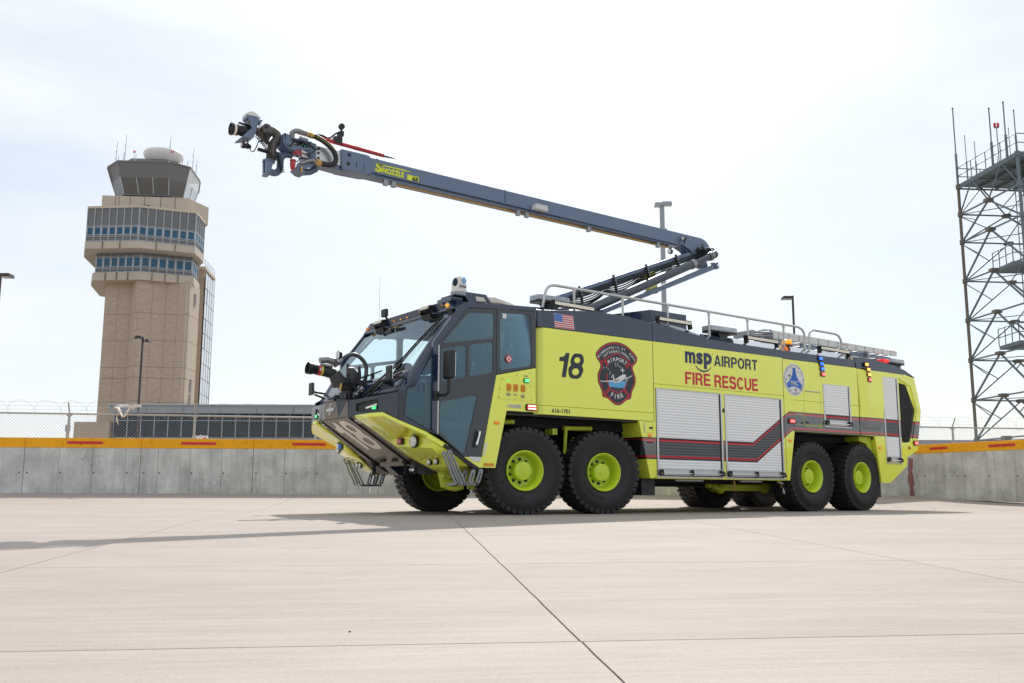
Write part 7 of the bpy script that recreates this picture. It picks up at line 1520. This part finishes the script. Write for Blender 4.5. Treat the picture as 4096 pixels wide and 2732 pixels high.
m = K(); m.tube(smoothpath([(-3.825, BC, 5.50), (-3.82, BC, 5.62), (-3.80, BC, 5.74), (-3.74, BC, 5.84), (-3.76, BC, 5.93), (-3.84, BC, 5.955), (-3.90, BC, 5.90)], 6), [.072+.0*i for i in range(37)], 18); m.cyl((-3.826, BC, 5.50), (-3.824, BC, 5.60), .078, n=20); m.tube(smoothpath([(-3.88, BC, 5.80), (-3.95, BC, 5.83), (-4.03, BC, 5.89), (-4.10, BC, 5.92)], 5), .06, 16); m.cyl((-3.96, BC-.14, 5.93), (-3.96, BC+.1, 5.93), .078, n=24); m.tube([(-4.08, BC, 5.92), (-4.20, BC, 5.90)], .055, 14); el = part('nozzle_elbow', m, 'bronze_grey', sp2, ang=60)
m = K(); m.box(-3.995, -3.95, BC-.152, BC-.14, 5.93, 5.975); m.cyl((-3.945, BC-.12, 5.88), (-3.945, BC-.12, 5.69), .032, n=14); part('actuator', m, 'black_plastic', el, .004)
m = K(); m.cyl((-4.08, BC-.1, 5.575), (-3.90, BC-.1, 5.565), .03, n=14); part('linear_drive', m, 'black_plastic', el)
m = K(); m.box(-3.72, -3.67, BC-.05, BC+.02, 5.74, 5.86); part('drive_box', m, 'black_plastic', el, .004)
ax = Vector((-.995, 0, -.02)).normalized(); c0 = Vector((-4.18, BC, 5.855))
m = K(); m.lathe([(.07, 0), (.085, .03), (.085, .20), (.078, .21), (.078, .24), (.088, .25), (.088, .32), (.098, .33), (.098, .365), (.085, .37), (.075, .30), (0, .30)], c0, ax, 28); m.lathe([(.03, .30), (.035, .36), (0, .375)], c0, ax, 14); m.tube([c0+Vector((-.05, 0, .10)), c0+Vector((-.24, 0, .12))], .018, 8); nzl = part('nozzle', m, 'black_plastic', el)
m = K(); m.cyl(c0+ax*.285, c0+ax*.32, .0905, n=28); part('nozzle_band', m, 'cream_vinyl', nzl)
m = K(); m.prism([(-4.30, 6.0), (-4.11, 6.0), (-4.08, 6.045), (-4.30, 6.045)], BC-.14, BC+.12); m.prism([(-4.31, 6.03), (-4.16, 6.03), (-4.18, 5.87), (-4.26, 5.86)], BC-.16, BC-.145); m.prism([(-4.28, 5.86), (-4.18, 5.865), (-4.22, 5.74), (-4.44, 5.66)], BC-.16, BC-.145); m.prism([(-4.44, 5.66), (-4.22, 5.73), (-4.22, 5.745), (-4.44, 5.675)], BC-.16, BC+.1); part('nozzle_shield', m, 'boom_paint', nzl, .003)
m = K(); m.box(-4.33, -4.18, BC-.1, BC+.1, 6.045, 6.10); part('camera_mount', m, 'boom_paint', nzl, .003)
m = K(); rows = []
for x, z in ((-4.33, 6.135), (-4.30, 6.16), (-4.24, 6.185), (-4.18, 6.165), (-4.11, 6.12)): rows.append([(x, BC-.1, 6.10 if x < -4.12 else 6.085), (x, BC-.09, z-.01), (x, BC-.04, z), (x, BC+.04, z), (x, BC+.09, z-.01), (x, BC+.1, 6.10 if x < -4.12 else 6.085)])
m.ring(rows, True, True); part('camera_hood', m, 'white_plastic', nzl, ang=50)
for x, z, y in ((-4.39, 5.585, BC-.1), (-4.295, 5.62, BC-.02)):
    m = K(); m.sphere((x+.035, y, z), .045, 14); m.cyl((x+.03, y, z), (x, y, z), .045, n=18); m.cyl((x+.03, y, z), (x+.03, y, z+.09), .01, n=6); a = part('spotlight', m, 'black_plastic', nzl); m = K(); m.cyl((x, y, z), (x-.008, y, z), .038, n=16); part('lens', m, 'clear_lens', a)
def coil(P, Q, turns, R_, r, parent):
    P, Q = Vector(P), Vector(Q); d = (Q-P).normalized(); u_ = d.orthogonal().normalized(); w_ = d.cross(u_); n = turns*8; m = K()
    m.tube([P.lerp(Q, i/n)+(u_*cos(2*pi*i/8)+w_*sin(2*pi*i/8))*R_ for i in range(n+1)], r, 4); part('coiled_cable', m, 'hose_black', parent, ang=80)
coil((-4.13, BC-.17, 5.98), (-4.19, BC-.17, 5.72), 9, .018, .006, nzl); coil((-4.17, BC-.17, 5.74), (-3.87, BC-.17, 5.44), 14, .022, .007, nzl); coil((-4.1, BC-.14, 5.72), (-3.94, BC-.14, 5.64), 8, .022, .007, nzl); coil((-3.70, BC-.12, 5.60), (-3.63, BC-.12, 5.32), 9, .03, .010, sp2)
m = K(); m.tube(smoothpath([(-4.24, BC-.1, 5.60), (-4.25, BC-.1, 5.54), (-4.20, BC-.1, 5.52), (-4.15, BC-.1, 5.62), (-4.12, BC-.1, 5.70), (-4.05, BC-.1, 5.71)], 5), .008, 6); part('lamp_cable', m, 'hose_black', nzl, ang=80)
# piercing pole
m = K(); m.cyl((-3.42, BC, 6.02), (-1.87, BC, 5.955), .034, n=16); m.cyl((-2.42, BC, 5.978), (-2.3, BC, 5.973), .037, n=16); pp = part('piercing_pole', m, 'red_pole', tip); m = K(); m.cyl((-1.87, BC, 5.955), (-1.60, BC, 5.945), .034, .003, n=14); part('pole_point', m, 'steel_grey', pp)
m = K(); m.obox((-2.72, BC, 6.03), (.07, 0, .0), (0, .05, 0), (0, 0, .055)); m.tube([(-2.95, BC, 6.03), (-2.85, BC, 6.05), (-2.74, BC, 6.16), (-2.66, BC, 6.17)], .015, 6); m.obox((-2.67, BC, 6.15), (.045, 0, .01), (0, .045, 0), (0, 0, .045)); m.cyl((-2.66, BC, 6.2), (-2.65, BC, 6.24), .02, n=8); m.tube([(-3.1, BC, 6.04), (-3.0, BC, 6.06), (-2.85, BC, 6.03)], .02, 6); pc = part('pole_clamp', m, 'black_plastic', pp, .003)
m = K(); c = Vector((-2.66, BC, 6.285)); m.sphere(c, .05, 14); m.cyl(c, c+Vector((.0, -.04, .0)), .05, n=16); part('spotlight', m, 'black_plastic', pc)
m = K(); m.tube(smoothpath([(-3.45, BC-.1, 6.05), (-3.38, BC-.1, 6.07), (-3.2, BC-.1, 6.045), (-3.05, BC-.1, 5.99)], 5), .007, 5); part('tip_cable', m, 'hose_black', tip)
nzl.location.x += .05; el.location.x += .04; el.location.z += .05; pp.location.x += .06; pp.location.z += .07
# work lights near the knee
for x, z in ((5.12, 5.62), (4.72, 5.28)):
    m = K(); c = Vector((x, BY0-.07, z)); m.cyl(c+Vector((.05, 0, 0)), c, .05, .06, n=16); m.cyl(c+Vector((.03, 0, -.05)), c+Vector((.04, 0, -.11 if z > 5.5 else .1)), .014, n=6); a = part('spotlight', m, 'black_plastic', ubm); m = K(); m.cyl(c, c+Vector((-.012, 0, 0)), .05, n=16); part('lens', m, 'clear_lens', a)
    m = K()
    for i in range(3): m.sphere(c+Vector((-.013, .02*cos(2.1*i), .02*sin(2.1*i))), .011, 8)
    part('led_dots', m, 'led_white', a)
# Snozzle lettering on the boom
BF = fr_off(frame((0, BY0, 0), (1, 0, -.0183), (0, 0, 1)))
def btext(body, x, z, w, h, mt_='yellow_vinyl', bold=.03, shear=0., off=.003): me = text(body, h=h, w=w, t=.003, bold=bold, shear=shear, x=x, y=z); decal('boom_lettering', me, BF, off, mt_, ubm)
zb_ = 0.0
btext('S', -2.035, 5.62, .15, .155, bold=.05, shear=.1); btext('NOZZLE', -1.90, 5.62, .42, .105, bold=.06, shear=.1)
decal('boom_lettering', plate([(-1.98, 5.765), (-1.98, 5.745), (-1.44, 5.745), (-1.32, 5.752), (-1.46, 5.77)], [], .003), BF, .003, 'yellow_vinyl', ubm)
btext('BY OSHKOSH AIRPORT PRODUCTS', -1.82, 5.592, .40, .018, bold=0)
decal('boom_badge', plate(roundpoly([(-1.42, 5.59), (-1.19, 5.59), (-1.19, 5.70), (-1.42, 5.70)], .012), [], .003), BF, .003, 'yellow_vinyl', ubm)
btext('65', -1.32, 5.605, .115, .078, 'black_vinyl', bold=.04, off=.006); btext('R', -1.39, 5.605, .05, .078, 'lime_paint', bold=.01, off=.005)
# small print bits on the box
m = K(); m.obox((3.05+.5*.78, 2.3-1.4*.78, 3.72), Vector((.5, -1.4, 0)).normalized()*.13, (0, 0, .06), (.002, 0, 0)); part('box_sticker', m, 'navy_vinyl', bx)
for o in bpy.data.objects:
    if o.type == 'MESH' and o.parent is None and 'label' not in o.keys() and 'kind' not in o.keys(): print('UNTAGGED', o.name)
